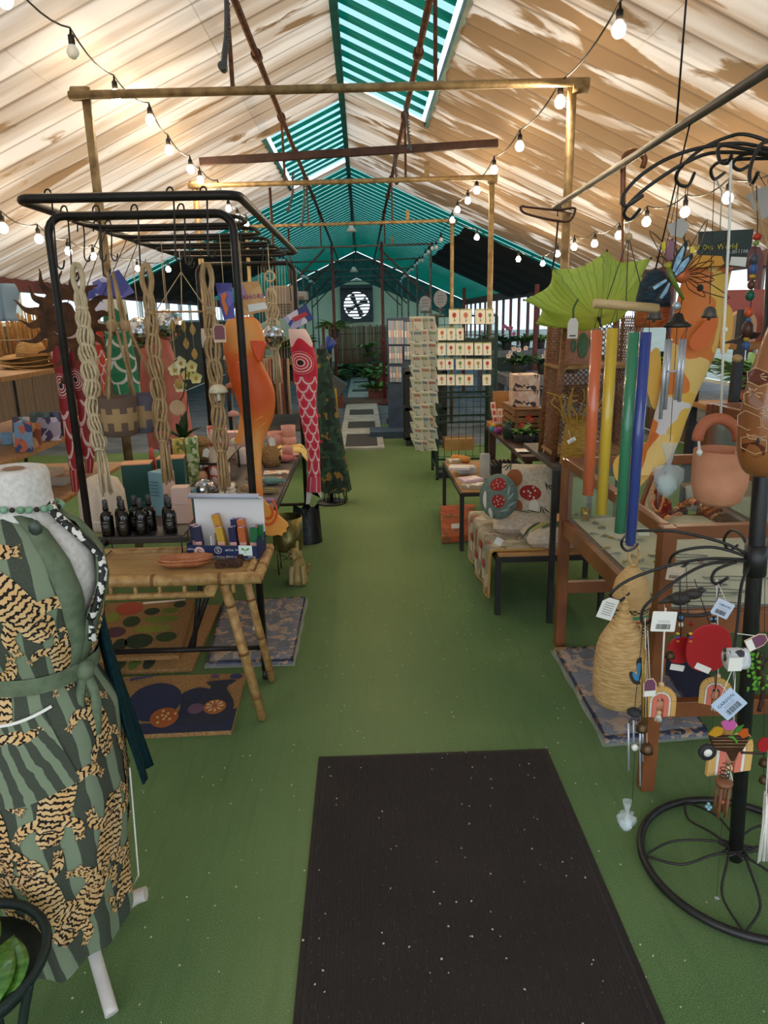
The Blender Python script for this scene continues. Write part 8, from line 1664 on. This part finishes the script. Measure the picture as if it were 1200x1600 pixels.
for r in range(11):
    z = .33+r*.125
    for q in (ky0, ky0+.26, ky1): part(cr_, 'card_pocket', MB().tube([(kx0, q, z+.02), (kx0-.22, q, z-.005), (kx0-.22, q, z+.05)], .003, 5), GRN)
    for j in range(15):
        y = ky0+.0+(j//3)*.11; x = kx0-.035-.075*(j % 3)
        o = bpy.data.objects.new('greeting_card', ms[(r+j) % 4]); COL.objects.link(o); o.location = (x, y, z); o.rotation_euler = (rn.uniform(-.05, .05), -.45+rn.uniform(-.1, .1), .95+rn.uniform(-.25, .25)); tag(o, 'greeting card with %s band fanned on the path side of wire rack' % ('green', 'pink', 'blue')[(r*2+j) % 3], 'card', 'cards fanned on the side of the wire rack')
        b = bpy.data.objects.new('printed_band', sm_[(r*2+j) % 3]); COL.objects.link(b); b.parent = o
        part_ = None
for k, (x, y, r) in enumerate(((664, 474, 9), (688, 467, 10.5))):
    c = gy(x, y, 7.5+.1*k); kk = mpp(c); t = thing('round_sign', (c.x, c.y, kz), ['smaller round grey sign on top of the card rack', 'larger round grey sign on top of the card rack'][k], 'sign'); part(t, 'disc', MB().prism(ell(r*kk, r*kk*1.25, 24), .012, fr(c)), PM('grey_sign_card', '#8a8e94', '#7c8086', .5, scale=5)); part(t, 'foot', MB().box((c.x, c.y, (kz+c.z)/2-.03), (.09, .05, .02)), P('#3a3c40', .5)); part(t, 'stem', MB().box((c.x, c.y, (kz+c.z)/2-.02), (.02, .012, abs(c.z-kz)*.9)), P('#6a6e74', .5))
    for q in range(3): part(t, 'writing', MB().tube([c+V((-.03, -.014, .03-.03*q)), c+V((0, -.014, .034-.03*q)), c+V((.03, -.014, .03-.03*q))], .002, 4), P('#4a4e54', .5))
# ================================================================== brown plant table
pt_ = thing('plant_table', (1.4, 5.6, 0), 'dark brown wooden table with crate and potted plants', 'table'); DBW = PM('dark_walnut', '#4a3226', '#39251b', .45, scale=5); dx0, dx1, dy0, dy1, dz = 1.08, 1.385, 4.78, 6.3, .74
part(pt_, 'top', MB().box(((dx0+dx1)/2, (dy0+dy1)/2, dz), (dx1-dx0, dy1-dy0, .035)), DBW, bev=.004)
for x in (dx0+.05, dx1-.05):
    for y in (dy0+.05, dy1-.05): part(pt_, 'leg', MB().bar((x, y, 0), (x, y, dz-.015), .05, .05), DBW)
DZ = dz+.018
def dt_(px_, py_): return gz(px_, py_, DZ)
CRT = PM('slatted_crate_wood', '#8a6038', '#6d4826', .6, scale=6); q = V((1.272, 5.72, DZ)); t = thing('slatted_crate', q, 'brown slatted wooden crate on the plant table', 'crate')
for s in (-1, 1):
    for k in range(4): part(t, 'slat', MB().box(q+V((s*.1, 0, .04+.055*k)), (.012, .5, .04)), CRT); part(t, 'slat', MB().box(q+V((0, s*.25, .04+.055*k)), (.2, .012, .04)), CRT)
for x in (-1, 1):
    for y in (-1, 1): part(t, 'corner_post', MB().box(q+V((x*.088, y*.238, .12)), (.02, .02, .24)), CRT)
q = V((1.2, 6.13, DZ)); t = thing('packet_stand', q, 'stepped wooden stand filled with seed packets', 'stand')
part(t, 'tray', MB().box(q+V((0, 0, .02)), (.24, .24, .04)), PM('honey_pine', '#b07a44', '#94622f', .6, scale=5)); part(t, 'back', MB().box(q+V((.02, .11, .15)), (.18, .016, .3)), MATS['honey_pine']); part(t, 'side', MB().prism([(-.12, 0), (.12, 0), (.12, .28), (.08, .28), (-.12, .06)], .014, Matrix(((0,0,1,q.x+.1),(1,0,0,q.y),(0,1,0,q.z),(0,0,0,1)))), MATS['honey_pine'])
for k in range(7): x = q.x-.08+.05*(k % 3); y = q.y-.08+.06*(k//3); o = thing('seed_packet', (x, y, q.z+.04), 'pale seed packet with red print in the wooden stand', 'packet', 'seed packets in the wooden stand'); part(o, 'packet', MB().box((x, y, q.z+.08+.05*(k//3)), (.042, .006, .07), Matrix.Rotation(-.3, 3, 'X')), P('#d8bfae', .6)); part(o, 'picture', MB().box((x, y-.005, q.z+.08+.05*(k//3)), (.025, .003, .035), Matrix.Rotation(-.3, 3, 'X')), ink[k % 3])
for k in range(2): boxo('printed_carton', V((1.272, 5.65, DZ+.245)) if k == 0 else V((1.272, 5.66, DZ+.37)), (.2, .2, .12), print_mat('carton_print', ['#c9a892', '#d4b8a4', '#c29c84', '#d8c6b8', '#3a3230'], 26), ['printed pinkish carton standing on the slatted crate', 'printed pinkish carton stacked on another above the crate'][k], 'box')
boxo('crate_lid', V((1.272, 5.7, DZ+.231)), (.23, .5, .012), CRT, 'plank lid lying across the slatted crate', 'lid')
LEAFM = [PM('leaf_green_%d' % k, a, b, .5, scale=6) for k, (a, b) in enumerate((('#3f6a2c', '#5a8a3c'), ('#2f5030', '#447048'), ('#5f8a4a', '#86a860'), ('#4a2a34', '#6a3a44'), ('#3a5f4a', '#587a64')))]
def plant(c, lab, r=.12, h=.2, n=16, mat=None, potr=.06, poth=.1, potmat=None, lw=.05, seed=1, up=.7, group=None, flowers=None, cat='plant', nm='potted_plant'):
    rnd = random.Random(seed); c = V(c); t = thing(nm, c, lab, cat, group)
    if potr: part(t, 'pot', MB().lathe(potm(potr, poth, .78), c, 18), potmat or P('#2a2c28', .6)); part(t, 'soil', MB().lathe([(0, poth*.88), (potr*.93, poth*.88)], c, 14, cap=False), P('#33261c', .95))
    b = c+V((0, 0, poth*.85 if potr else 0)); lm = MB()
    for k in range(n):
        a = rnd.uniform(0, 2*PI); L = h*rnd.uniform(.6, 1.1); tilt = rnd.uniform(.25, 1)*up+.25; o = b+V((r*.25*math.cos(a)*rnd.random(), r*.25*math.sin(a)*rnd.random(), 0)); M4 = tr(o, a-PI/2) @ Matrix.Rotation(tilt, 4, 'X')
        def fn(u, v): ww = lw*math.sin(PI*min(1, .06+.94*v)); return M4 @ V(((2*u-1)*ww/2, L*v*math.cos(v*.6), -.35*L*v*v+.25*abs(2*u-1)*ww))
        if n <= 26: g = MB().grid(fn, 2, 5); part(t, 'leaf', g, mat or LEAFM[0])
        else: lm.grid(fn, 2, 4)
    if n > 26: part(t, 'foliage', lm, mat or LEAFM[0], kind='stuff')
    for k in range(flowers[0] if flowers else 0):
        a = rnd.uniform(0, 6.28); q = b+V((r*rnd.random()*math.cos(a), r*rnd.random()*math.sin(a), h*rnd.uniform(.5, 1.0))); flower(t, q, flowers[2], rnd.uniform(-.5, .5), flowers[1], CORE)
    return t
plant(dt_(797, 684), 'small dark green pot with trailing sprig on the plant table', .05, .1, 8, LEAFM[1], .07, .12, PM('dark_green_pot', '#25352c', '#1c2a22', .4, scale=8), .03, 2); plant(dt_(815, 690), 'green and yellow pitcher plant in a tray', .12, .15, 18, LEAFM[2], .07, .06, None, .04, 3); plant(dt_(835, 688), 'dark red leaved plant beside the pitcher plant', .12, .15, 18, LEAFM[3], .07, .06, None, .06, 4); plant(V((1.24, 5.35, DZ)), 'red flowering plant at the foot of slatted crate', .1, .12, 14, LEAFM[0], .06, .07, None, .04, 5, flowers=(3, P('#b83a2c', .5), .025))
q = dt_(828, 706); t = thing('paper_sign', q, 'white paper sign with red triangle on the plant table', 'paper sign'); part(t, 'sheet', MB().box(q+V((0, -.0, .012)), (.2, .12, .004), -.08), WHITE); part(t, 'triangle', MB().prism([(-.02, -.03), (.05, -.02), (.01, .02)], .001, tr(q+V((.01, 0, .0145)), -.08)), P('#c06a5a', .6)); part(t, 'writing', MB().prism([(-.08, .03), (-.0, .03), (-.0, .045), (-.08, .045)], .001, tr(q+V((0, 0, .0145)), -.08)), P('#c99a94', .6))
for k, (x, y, cc) in enumerate(((768, 664, '#c8642c'), (771, 669, '#d0a23a'), (769, 673, '#4a8aa0'), (776, 676, '#8a4a8a'), (780, 675, '#c8487a'))): q = dt_(x, y+2); solo('felt_ball', MB().ball(q+V((0, 0, .026)), .026, 12, 8), P(cc, .9), ['orange', 'yellow', 'turquoise', 'purple', 'pink'][k]+' felt ball on the plant table corner', 'felt ball')

# ================================================================== grey benches with plants beyond
GRW2 = PM('weathered_grey_timber', '#74757a', '#5f6066', .75, scale=4, stretch=(6, 1, 6), bump=.2)
def bench2(x0, x1, y0, y1, z, lab):
    t = thing('plant_bench', ((x0+x1)/2, (y0+y1)/2, 0), lab, 'plant bench'); n = 6
    for k in range(n): part(t, 'plank', MB().box(((x0+x1)/2, y0+(y1-y0)*(k+.5)/n, z-.015), (x1-x0, (y1-y0)/n-.012, .03)), GRW2)
    part(t, 'fascia', MB().box(((x0+x1)/2, y0-.015, z-.07), (x1-x0, .03, .14)), GRW2); part(t, 'fascia', MB().box((x0-.015, (y0+y1)/2, z-.07), (.03, y1-y0, .14)), GRW2)
    for x in (x0+.06, x1-.06):
        for y in (y0+.06, y1-.06): part(t, 'leg', MB().box((x, y, (z-.03)/2), (.1, .1, z-.03)), GRW2)
    return t
bench2(2.15, 4.05, 10.6, 11.6, .82, 'weathered grey timber plant bench in front of the red posts'); bench2(2.6, 4.05, 15.2, 16.4, .98, 'weathered grey timber plant bench deeper in the greenhouse')
WHP = P('#d8c8d0', .5); k = 0
for (x, y, z, r, h, m, fl, l) in ((2.35, 10.9, .82, .2, .26, 1, (5, WHP, .04), 'bushy plant with white flowers near the grey bench corner'), (2.75, 10.9, .82, .2, .26, 4, (4, WHP, .04), 'bushy plant with pale flowers second on the grey bench'), (3.2, 11.0, .82, .2, .3, 0, None, 'leafy green plant in the middle of the grey bench'), (3.7, 11.1, .82, .2, .28, 2, None, 'light green plant towards the window on grey bench'), (2.5, 11.4, .82, .15, .4, 1, None, 'tall dark plant behind the white flowered one'), (2.75, 15.5, .98, .25, .5, 1, None, 'spiky dark plant on the deeper bench'), (3.1, 15.6, .98, .25, .35, 4, (4, P('#c86a9a', .5), .05), 'plant with pink blooms on the deeper bench'), (3.5, 15.6, .98, .25, .4, 0, None, 'rounded green plant on the deeper bench'), (3.85, 15.7, .98, .22, .45, 2, None, 'pale green plant by the window on the deeper bench')):
    k += 1; plant((x, y, z+.001), l, r, h, 60, LEAFM[m], .11, .16, None, .06, 30+k, flowers=fl)
for k, (x, y, h, cc) in enumerate(((3.05, 12.8, 2.2, REDP), (2.3, 16.5, 2.3, REDP), (3.3, 9.2, 2.2, BLACK), (2.85, 8.9, 2.2, BLACK))): solo('support_post', MB().box((x, y, h/2), (.07 if k < 2 else .03, .07 if k < 2 else .03, h)), cc, ['dark red timber post behind the grey plant bench', 'dark red timber post near the deeper bench', 'thin black upright beside the rattan shelf view', 'thin black upright closer to the card rack'][k], 'post')
# ================================================================== shelf of goods by the glazed side
ss = thing('goods_shelf', (2.75, 4.6, 0), 'open wooden shelves with gifts by the glazed side', 'shelf'); gx0, gx1, gy0_, gy1_ = 2.1, 3.2, 4.0, 4.5; HON = MATS['honey_pine']
for x in (gx0, gx1):
    for y in (gy0_, gy1_): part(ss, 'post', MB().box((x, y, .85), (.045, .045, 1.7)), BLACK)
for z in (.6, 1.13, 1.50): part(ss, 'board', MB().box(((gx0+gx1)/2, (gy0_+gy1_)/2, z), (gx1-gx0+.05, gy1_-gy0_+.03, .03)), HON, bev=.003)
for k, (x, z, cc) in enumerate(((2.2, 1.516, '#c9a27c'), (2.42, 1.516, '#8d4a40'), (2.66, 1.516, '#b5705c'))):
    t = thing('arch_ornament', (x, 4.2, z), ['cream arch ornament on the top shelf', 'brick red arch ornament on the top shelf', 'pink arch ornament on the top shelf'][k], 'ornament'); part(t, 'arch', arch_strip(fr((x, 4.2, z+.10)), .08, .05, .095, .05), P(cc, .6))
boxo('pink_board', V((2.5, 4.42, 1.516)), (.8, .02, .3), P('#b5645a', .6), 'dusty pink board behind the arch ornaments', 'board')
t = thing('handled_basket', (2.26, 4.15, 1.146), 'terracotta basket with looped handles on the middle shelf', 'basket'); part(t, 'body', MB().lathe([(0, 0), (.07, 0), (.085, .09), (.08, .09), (.065, .01), (0, .01)], (2.26, 4.15, 1.146), 22, sx=1.2), TERRA)
for s in (-1, 1): part(t, 'handle', MB().tube([V((2.26+.08*math.cos(a), 4.15+s*.05, 1.236+.09*math.sin(a))) for a in [PI*k/12 for k in range(13)]], .005, 6), P('#5a2c28', .5))
plant((2.2, 4.08, 1.146), 'black succulent in the front of middle shelf', .1, .09, 14, P('#1f2624', .4), .045, .03, None, .04, 61); plant((2.52, 4.1, 1.146), 'orange flowering succulent beside terracotta basket', .09, .12, 12, LEAFM[4], .05, .07, TERRA, .04, 62, flowers=(4, P('#d8642c', .5), .03)); pot('cream_mug', V((2.62, 4.1, 1.146)), .045, .1, P('#c9c08a', .5), 'cream ribbed mug on the middle shelf', 'mug', taper=.98); pot('birch_pot', V((2.74, 4.12, 1.146)), .045, .13, print_mat('birch_print', ['#d8dadb', '#e4e6e6', '#3a3a3c', '#c2c6c8'], 60), 'dark patterned pot at the end of middle shelf', 'pot', taper=.98)
for k in range(5): plant((3.2+.2*(k % 3), 5.2+.7*k, .9), ['leafy house plant on stand near the goods shelf', 'leafy house plant on stand second past goods shelf', 'leafy house plant on stand third past goods shelf', 'leafy house plant on stand by the window mullion', 'leafy house plant on stand furthest past goods shelf'][k], .3, .5, 70, LEAFM[k % 3], .14, .2, None, .08, 70+k); 
bench2(2.95, 4.0, 4.9, 8.4, .899, 'grey timber staging under the leafy house plants')
# ================================================================== entrance mat
mx0, mx1, my0, my1 = -.222, .700, .93, 2.50
MATB = PM('black_mat_border', '#2a2524', '#201c1b', .7, scale=30); 
def ribmat():
    m, nt, b = new('charcoal_ribbed_carpet'); p = coord(nt, 'Position'); n1 = nd(nt, 'TexNoise', Vector=p, Scale=420.0, Detail=2.0); n2 = nd(nt, 'TexNoise', Vector=p, Scale=3.0, Detail=4.0); v = nd(nt, 'TexVoronoi', Vector=p, Scale=55.0)
    n3 = nd(nt, 'TexNoise', Vector=coord(nt, 'Position', (60, 8, 1)), Scale=4.0, Detail=3.0)
    c = mixc(nt, n1.outputs[0], '#2a2727', '#4c4645'); c = mixc(nt, ramp(nt, n2.outputs[0], [(.45, 0.), (.75, .45)]), c, '#4a433e'); c = mixc(nt, ramp(nt, n3.outputs[0], [(.62, 0.), (.78, .5)]), c, '#6a625a'); c = mixc(nt, ramp(nt, v.outputs['Distance'], [(.05, .8), (.09, 0.)]), c, '#a59d90')
    nt.links.new(c, b.inputs['Base Color']); b.inputs['Roughness'].default_value = .95; b.inputs['Specular IOR Level'].default_value = .15
    bp = nd(nt, 'Bump', Strength=.7, Distance=.004, Height=n1.outputs[0]); nt.links.new(bp.outputs[0], b.inputs['Normal']); return m
mt_ = thing('entrance_mat', ((mx0+mx1)/2, (my0+my1)/2, 0), 'large charcoal ribbed entrance mat lying on the turf', 'floor mat')
part(mt_, 'rubber_border', MB().box(((mx0+mx1)/2, (my0+my1)/2, .003), (mx1-mx0, my1-my0, .004)), MATB); RB = ribmat()
part(mt_, 'carpet', MB().box(((mx0+mx1)/2, (my0+my1)/2, .0055), (mx1-mx0-.04, my1-my0-.04, .005)), RB)
rb = MB(); n = 74
for k in range(n):
    x = mx0+.024+(mx1-mx0-.048)*(k+.5)/n; w = (mx1-mx0-.048)/n*.30
    rb.add([(x-w, my0+.022, .008), (x+w, my0+.022, .008), (x, my0+.022, .0125), (x-w, my1-.022, .008), (x+w, my1-.022, .008), (x, my1-.022, .0125)], [(0, 1, 2), (3, 5, 4), (0, 2, 5, 3), (1, 4, 5, 2)])
part(mt_, 'ribs', rb, RB, kind='stuff')
cr = MB(); rn = random.Random(12)
for k in range(420):
    x, y = rn.uniform(-1.6, 1.0), rn.uniform(1.0, 4.5); z = .0125 if (mx0 < x < mx1 and y < my1) else .002
    if -1.3 < x < -.3 and y > 2.6: continue
    cr.box((x, y, z+.001), (rn.uniform(.002, .006), rn.uniform(.002, .005), .002), rn.uniform(0, 3))
o = solo('grit', cr, P('#c4bca8', .8), 'pale grit and crumbs scattered over turf and mat', 'grit', kind='stuff')
# ================================================================== far end of the house
REED = PM('dried_reed', '#94795f', '#705a46', .9, scale=30, stretch=(6, 6, .3)); Yr = 22.0; a, b = gy(524, 588, Yr), gy(626, 508, Yr)
t = thing('reed_screen', ((a.x+b.x)/2, Yr, 0), 'brown dried reed screen across the end of the path', 'screen'); g = MB()
for k in range(260): x = a.x+(b.x-a.x)*(k+rn.random())/260; g.tube([(x, Yr+rn.uniform(-.015, .015), 0), (x+rn.uniform(-.01, .01), Yr, b.z+rn.uniform(-.05, .04))], .006, 4)
part(t, 'reeds', g, REED, kind='stuff')
for z in (.35, .8, 1.25): part(t, 'tie_wire', MB().tube([(a.x, Yr-.02, z), (b.x, Yr-.02, z)], .006, 5), P('#3a3028', .8))
pl = [(508, 588, 17.5, .45, .7, 0, 'broad leaved plant left behind the dark planter'), (520, 590, 19.5, .5, .75, 1, 'dark leafy plant beside the reed screen'), (533, 587, 20.8, .4, .5, 0, 'low leafy plant at the path end beside reeds'), (545, 586, 21.3, .35, .4, 2, 'low light green plant before the reed screen'), (556, 584, 21.5, .35, .35, 1, 'small dark plant before the reed screen'), (572, 584, 21.4, .35, .42, 0, 'small bushy plant at the end of the path'), (586, 600, 18.2, .4, .55, 0, 'leafy plant rising from the brick red planter'), (597, 590, 19.6, .4, .6, 2, 'light green plant behind the brick red planter'), (606, 586, 20.6, .4, .7, 1, 'dark plant behind blue packet rack')]
for k, (x, y, Y, r, h, m, l) in enumerate(pl): p = gy(x, y, Y); plant((p.x, Y, .0), l, r, h, 70, LEAFM[m], .18, .25, PM('dark_plastic_pot', '#2a2826', '#38342f', .6, scale=5), .13, 90+k)
for k, (x, y0, y1, Y, w, l) in enumerate(((591, 622, 607, 15.3, .42, 'brick red planter box by the oxide red post'), (605, 612, 588, 16.4, .35, 'taller brick red planter box behind the red post'), (584, 576, 569, 20.3, .5, 'brick red trough raised before the reed screen'))):
    p = gy(x, y0, Y); q = gy(x, y1, Y); z0 = 0.0 if k < 2 else p.z; h = q.z-z0; t = thing('red_planter', (p.x, Y, z0), l, 'planter'); part(t, 'box', MB().box((p.x, Y, z0+h/2), (w, .4, h)), PM('brick_red_plastic', '#6d3a34', '#5a2e2a', .6, scale=6), bev=.01); part(t, 'rim', MB().box((p.x, Y, z0+h), (w+.04, .44, .04)), MATS['brick_red_plastic'])
    if k == 2: part(t, 'stand', MB().box((p.x, Y, z0/2), (.3, .3, z0)), BLACK)
    plant((p.x, Y, z0+h-.06), ['ferny plant growing in the low red planter', 'leafy plant growing in the taller red planter', 'seedlings growing in the raised red trough'][k], .3, .45 if k < 2 else .25, 60, LEAFM[(k*2) % 3], 0, 0, None, .1, 120+k)
p = gy(521, 508, 15.17); t = plant((p.x, 15.17, p.z-.25), 'bushy hanging plant beside the oxide red post', .35, .5, 70, LEAFM[2], .12, .16, None, .09, 140); part(t, 'chain', MB().tube([(p.x, 15.17, p.z-.05), (p.x, 15.17, 3.1)], .006, 5), WIREBLK)
for k, (x, y) in enumerate(((575, 528), (582, 545))): p = gy(x, y, 21); plant((p.x, 21.0, p.z-.4), ['tall thin plant with palmate leaves by the reed screen', 'shorter palmate plant by the reed screen'][k], .35, .45, 14, LEAFM[2], .1, .14, None, .16, 150+k); boxo('pot_stand', V((p.x, 21.0, 0)), (.2, .2, p.z-.4), BLACK, ['tall black pot stand by the reed screen', 'shorter black pot stand by the reed screen'][k], 'stand')
# tilted grey planter, yellow floor sign, blue roll, scarf
p = gy(525, 605, 14.2); t = thing('tilted_planter', (p.x, 14.2, 0), 'grey square planter tilted on a red stand', 'planter'); part(t, 'planter', MB().box((p.x, 14.2, .42), (.34, .3, .30), Matrix.Rotation(.6, 3, 'Y')), P('#4a4c50', .5), bev=.01); part(t, 'stand', MB().box((p.x+.02, 14.2, .13), (.24, .24, .26)), MATS['brick_red_plastic'])
p = gy(518, 650, 11.9); t = thing('floor_sign', (p.x, 11.9, 0), 'yellow folding caution floor sign beside the path', 'floor sign'); YLW = P('#c8a82c', .5)
for s in (-1, 1): part(t, 'panel', MB().prism([(-.13, 0), (.13, 0), (.08, .62), (-.08, .62)], .012, fr((p.x, 11.9+s*.12, 0), .25, s*-.19)), YLW)
part(t, 'symbol', MB().prism([(-.05, .3), (.05, .3), (0, .42)], .002, fr((p.x+.004, 11.9-.13, 0), .25, .19)), INK)
p = gy(512, 540, 9.5); solo('blue_tube', MB().tube([gy(503, 552, 9.5), gy(519, 530, 9.5)], .075, 16), P('#1f3a8a', .4), 'cobalt blue tube lying on the dark plant shelf', 'tube')
PEA = print_mat('peacock_scarf_print', ['#1f3a2c', '#16281f', '#2c4f3a', '#1a2a24', '#8a6a2c', '#233f33'], 16, .8, 1.5); a = gy(499, 545, 6.55)
t = thing('patterned_shawl', gy(512, 690, 6.55), 'dark green patterned shawl draped over a stand behind koi windsock', 'shawl'); part(t, 'cloth', MB().grid(lambda u, v: V((a.x+.02+.07*v+(.05+.10*v)*math.cos(2*PI*u)*(1+.06*math.sin(8*2*PI*u)*v), 6.6+(.04+.08*v)*math.sin(2*PI*u)*(1+.1*math.sin(8*2*PI*u)*v), a.z-(a.z-.12)*v)), 48, 18, cu=True), PEA); part(t, 'post', MB().tube([(a.x+.05, 6.6, 0), (a.x+.02, 6.6, a.z+.02)], .015, 8), BLACK); part(t, 'foot', MB().lathe([(0, 0), (.14, 0), (.14, .015), (0, .02)], (a.x+.05, 6.6, 0), 20), BLACK)
fr_ = MB()
for k in range(14): q = V((a.x+.09+.11*math.cos(k*.45), 6.6+.08*math.sin(k*.45), .14)); fr_.tube([q, q+V((rn.uniform(-.02, .03), 0, -.13))], .004, 4)
part(t, 'fringe', fr_, PEA, kind='stuff')
# dark plant shelf on the robe side, heater units
t = thing('plant_shelf', (-1.05, 8.6, 0), 'dark metal plant shelf past the rack table', 'shelf')
for x in (-1.5, -.42):
    for y in (8.0, 9.6): part(t, 'post', MB().tube([(x, y, 0), (x, y, 1.62)], .02, 8), DKM)
for z in (.5, 1.02, gy(511, 541, 9.5).z-.12): part(t, 'board', MB().box((-.96, 8.8, z), (1.1, 1.64, .03)), GREYT)
for k, (x, y, z, m) in enumerate(((-.9, 8.2, gy(511, 541, 9.5).z-.104, 1), (-1.25, 8.7, gy(511, 541, 9.5).z-.104, 0), (-.85, 9.3, gy(511, 541, 9.5).z-.104, 1), (-.85, 8.3, 1.04, 1), (-1.2, 9.2, 1.04, 2))): plant((x, y, z), ['dark plant at the near end of top plant shelf', 'green plant in the middle of top plant shelf', 'dark plant at the far end of top plant shelf', 'dark plant at the near end of middle plant shelf', 'light plant at the far end of middle plant shelf'][k], .22, .3, 60, LEAFM[m], .1, .14, None, .08, 160+k)
BEI = P('#7d7468', .5)
for k, (x0, x1, y0, y1, Y, cc) in enumerate(((431, 453, 446, 497, 8.03, '#7a6f66'), (455, 474, 455, 470, 11.5, '#6d7278'))):
    a, b = gy(x0, y1, Y), gy(x1, y0, Y); t = thing('heater_unit', ((a.x+b.x)/2, Y, a.z), ['brown grey heater box mounted beside the pipe post', 'grey heater box mounted further back'][k], 'heater'); part(t, 'casing', MB().box(((a.x+b.x)/2, Y+.15, (a.z+b.z)/2), (b.x-a.x+.12, .3, b.z-a.z)), P(cc, .5), bev=.02)
    for q in range(4): part(t, 'louvre', MB().box(((a.x+b.x)/2, Y-.005, a.z+(b.z-a.z)*(.15+.09*q)), (b.x-a.x, .012, .012)), P('#4a4642', .5))
    part(t, 'bracket', MB().tube([(a.x, Y+.15, b.z), (a.x, Y+.15, 3.05)], .015, 6), IRON)
# blue grey packet stand
Yp = 10.6; a, b = gy(606, 604, Yp), gy(651, 496, Yp); SLB = PM('slate_blue_board', '#4a5a6e', '#3f4d60', .6, scale=6); t = thing('packet_display', ((a.x+b.x)/2, Yp, 0), 'slate blue board display hung with bagged goods', 'display')
part(t, 'board', MB().box(((a.x+b.x)/2, Yp+.03, b.z/2), (b.x-a.x, .05, b.z)), SLB); part(t, 'side_board', MB().box((b.x, Yp+.3, b.z/2), (.04, .6, b.z)), SLB); part(t, 'foot', MB().box(((a.x+b.x)/2-.1, Yp-.1, .05), (.8, .5, .1)), SLB)
bagm = [P('#9fb0c2', .25), P('#b9a8b4', .25), P('#8aa4b8', .25), P('#c2b8a4', .25)]
k = 0
for (y0, y1, n, x0, x1) in ((501, 538, 6, 607, 631), (503, 538, 3, 632, 644), (541, 568, 5, 608, 629), (541, 562, 3, 632, 644), (573, 597, 4, 609, 628)):
    for j in range(n):
        x = x0+(x1-x0)*j/n; p, q = gy(x, y1, Yp-.02), gy(x+(x1-x0)/n*.85, y0, Yp-.02); o = thing('hanging_packet', ((p.x+q.x)/2, Yp-.02, p.z), ('pale blue', 'mauve', 'steel blue', 'tan')[k % 4]+' bagged packet hanging on the slate blue board', 'packet', 'packets on the slate blue board'); part(o, 'bag', MB().box(((p.x+q.x)/2, Yp-.02, (p.z+q.z)/2), (q.x-p.x, .02, q.z-p.z)), bagm[k % 4], bev=.004); part(o, 'card', MB().box(((p.x+q.x)/2, Yp-.032, p.z+(q.z-p.z)*.45), ((q.x-p.x)*.8, .003, (q.z-p.z)*.3)), [WHITE, PINKD, P('#d8dce2', .5)][k % 3]); k += 1
# black cart and slate bench in front of it
p0, p1 = gz(636, 692, 0), gz(652, 690, 0); t = thing('black_cart', (p0.x+.2, 9.7, 0), 'black wooden cart next to the card rack', 'cart')
for x in (p0.x, p0.x+.5):
    for y in (9.6, 10.1): part(t, 'post', MB().box((x, y, .5), (.06, .06, 1.0)), BLACK)
for z in (.1, .5, .98): part(t, 'shelf', MB().box((p0.x+.25, 9.85, z), (.56, .56, .04)), BLACK)
boxo('white_box', V((p0.x+.2, 9.75, .52)), (.3, .3, .24), P('#d0cabc', .6), 'white framed box inside the black cart', 'box'); boxo('white_box', V((p0.x+.22, 9.8, 1.0)), (.3, .2, .2), P('#d8d2ce', .6), 'white box on top of the black cart', 'box')
t = thing('slate_bench', (.75, 10.9, 0), 'slate grey wooden bench with slatted shelf beside the path', 'bench'); 
for x in (.55, 1.05):
    for y in (11.35, 12.15): part(t, 'leg', MB().box((x, y, .42), (.08, .08, .84)), SLB)
part(t, 'top', MB().box((.8, 11.75, .85), (.7, 1.0, .05)), BLACK); part(t, 'foot_rail', MB().box((.8, 11.35, .1), (.9, .12, .08)), SLB); part(t, 'shelf', MB().box((.8, 11.75, .35), (.6, .9, .04)), BLACK)
for k, (x, cc) in enumerate(((.6, '#4a4038'), (.78, '#6a4a34'), (.95, '#8a7a5a'))):
    q = V((x, 11.45, .876)); t = thing('teapot', q, ['dark brown teapot on the slate bench', 'rust brown teapot on the slate bench', 'tan teapot on the slate bench'][k], 'teapot'); mt = P(cc, .4); part(t, 'body', MB().ball(q+V((0, 0, .07)), .08, 14, 9, (1, 1, .85)), mt); part(t, 'spout', MB().tube([q+V((-.06, 0, .06)), q+V((-.12, 0, .12))], [.02, .01], 8), mt); part(t, 'handle', MB().tube([q+V((.07*math.cos(a)+.0, 0, .1+.09*math.sin(a))) for a in [PI*j/8 for j in range(9)]], .008, 6), mt); part(t, 'lid', MB().ball(q+V((0, 0, .14)), .02, 8, 6), mt)
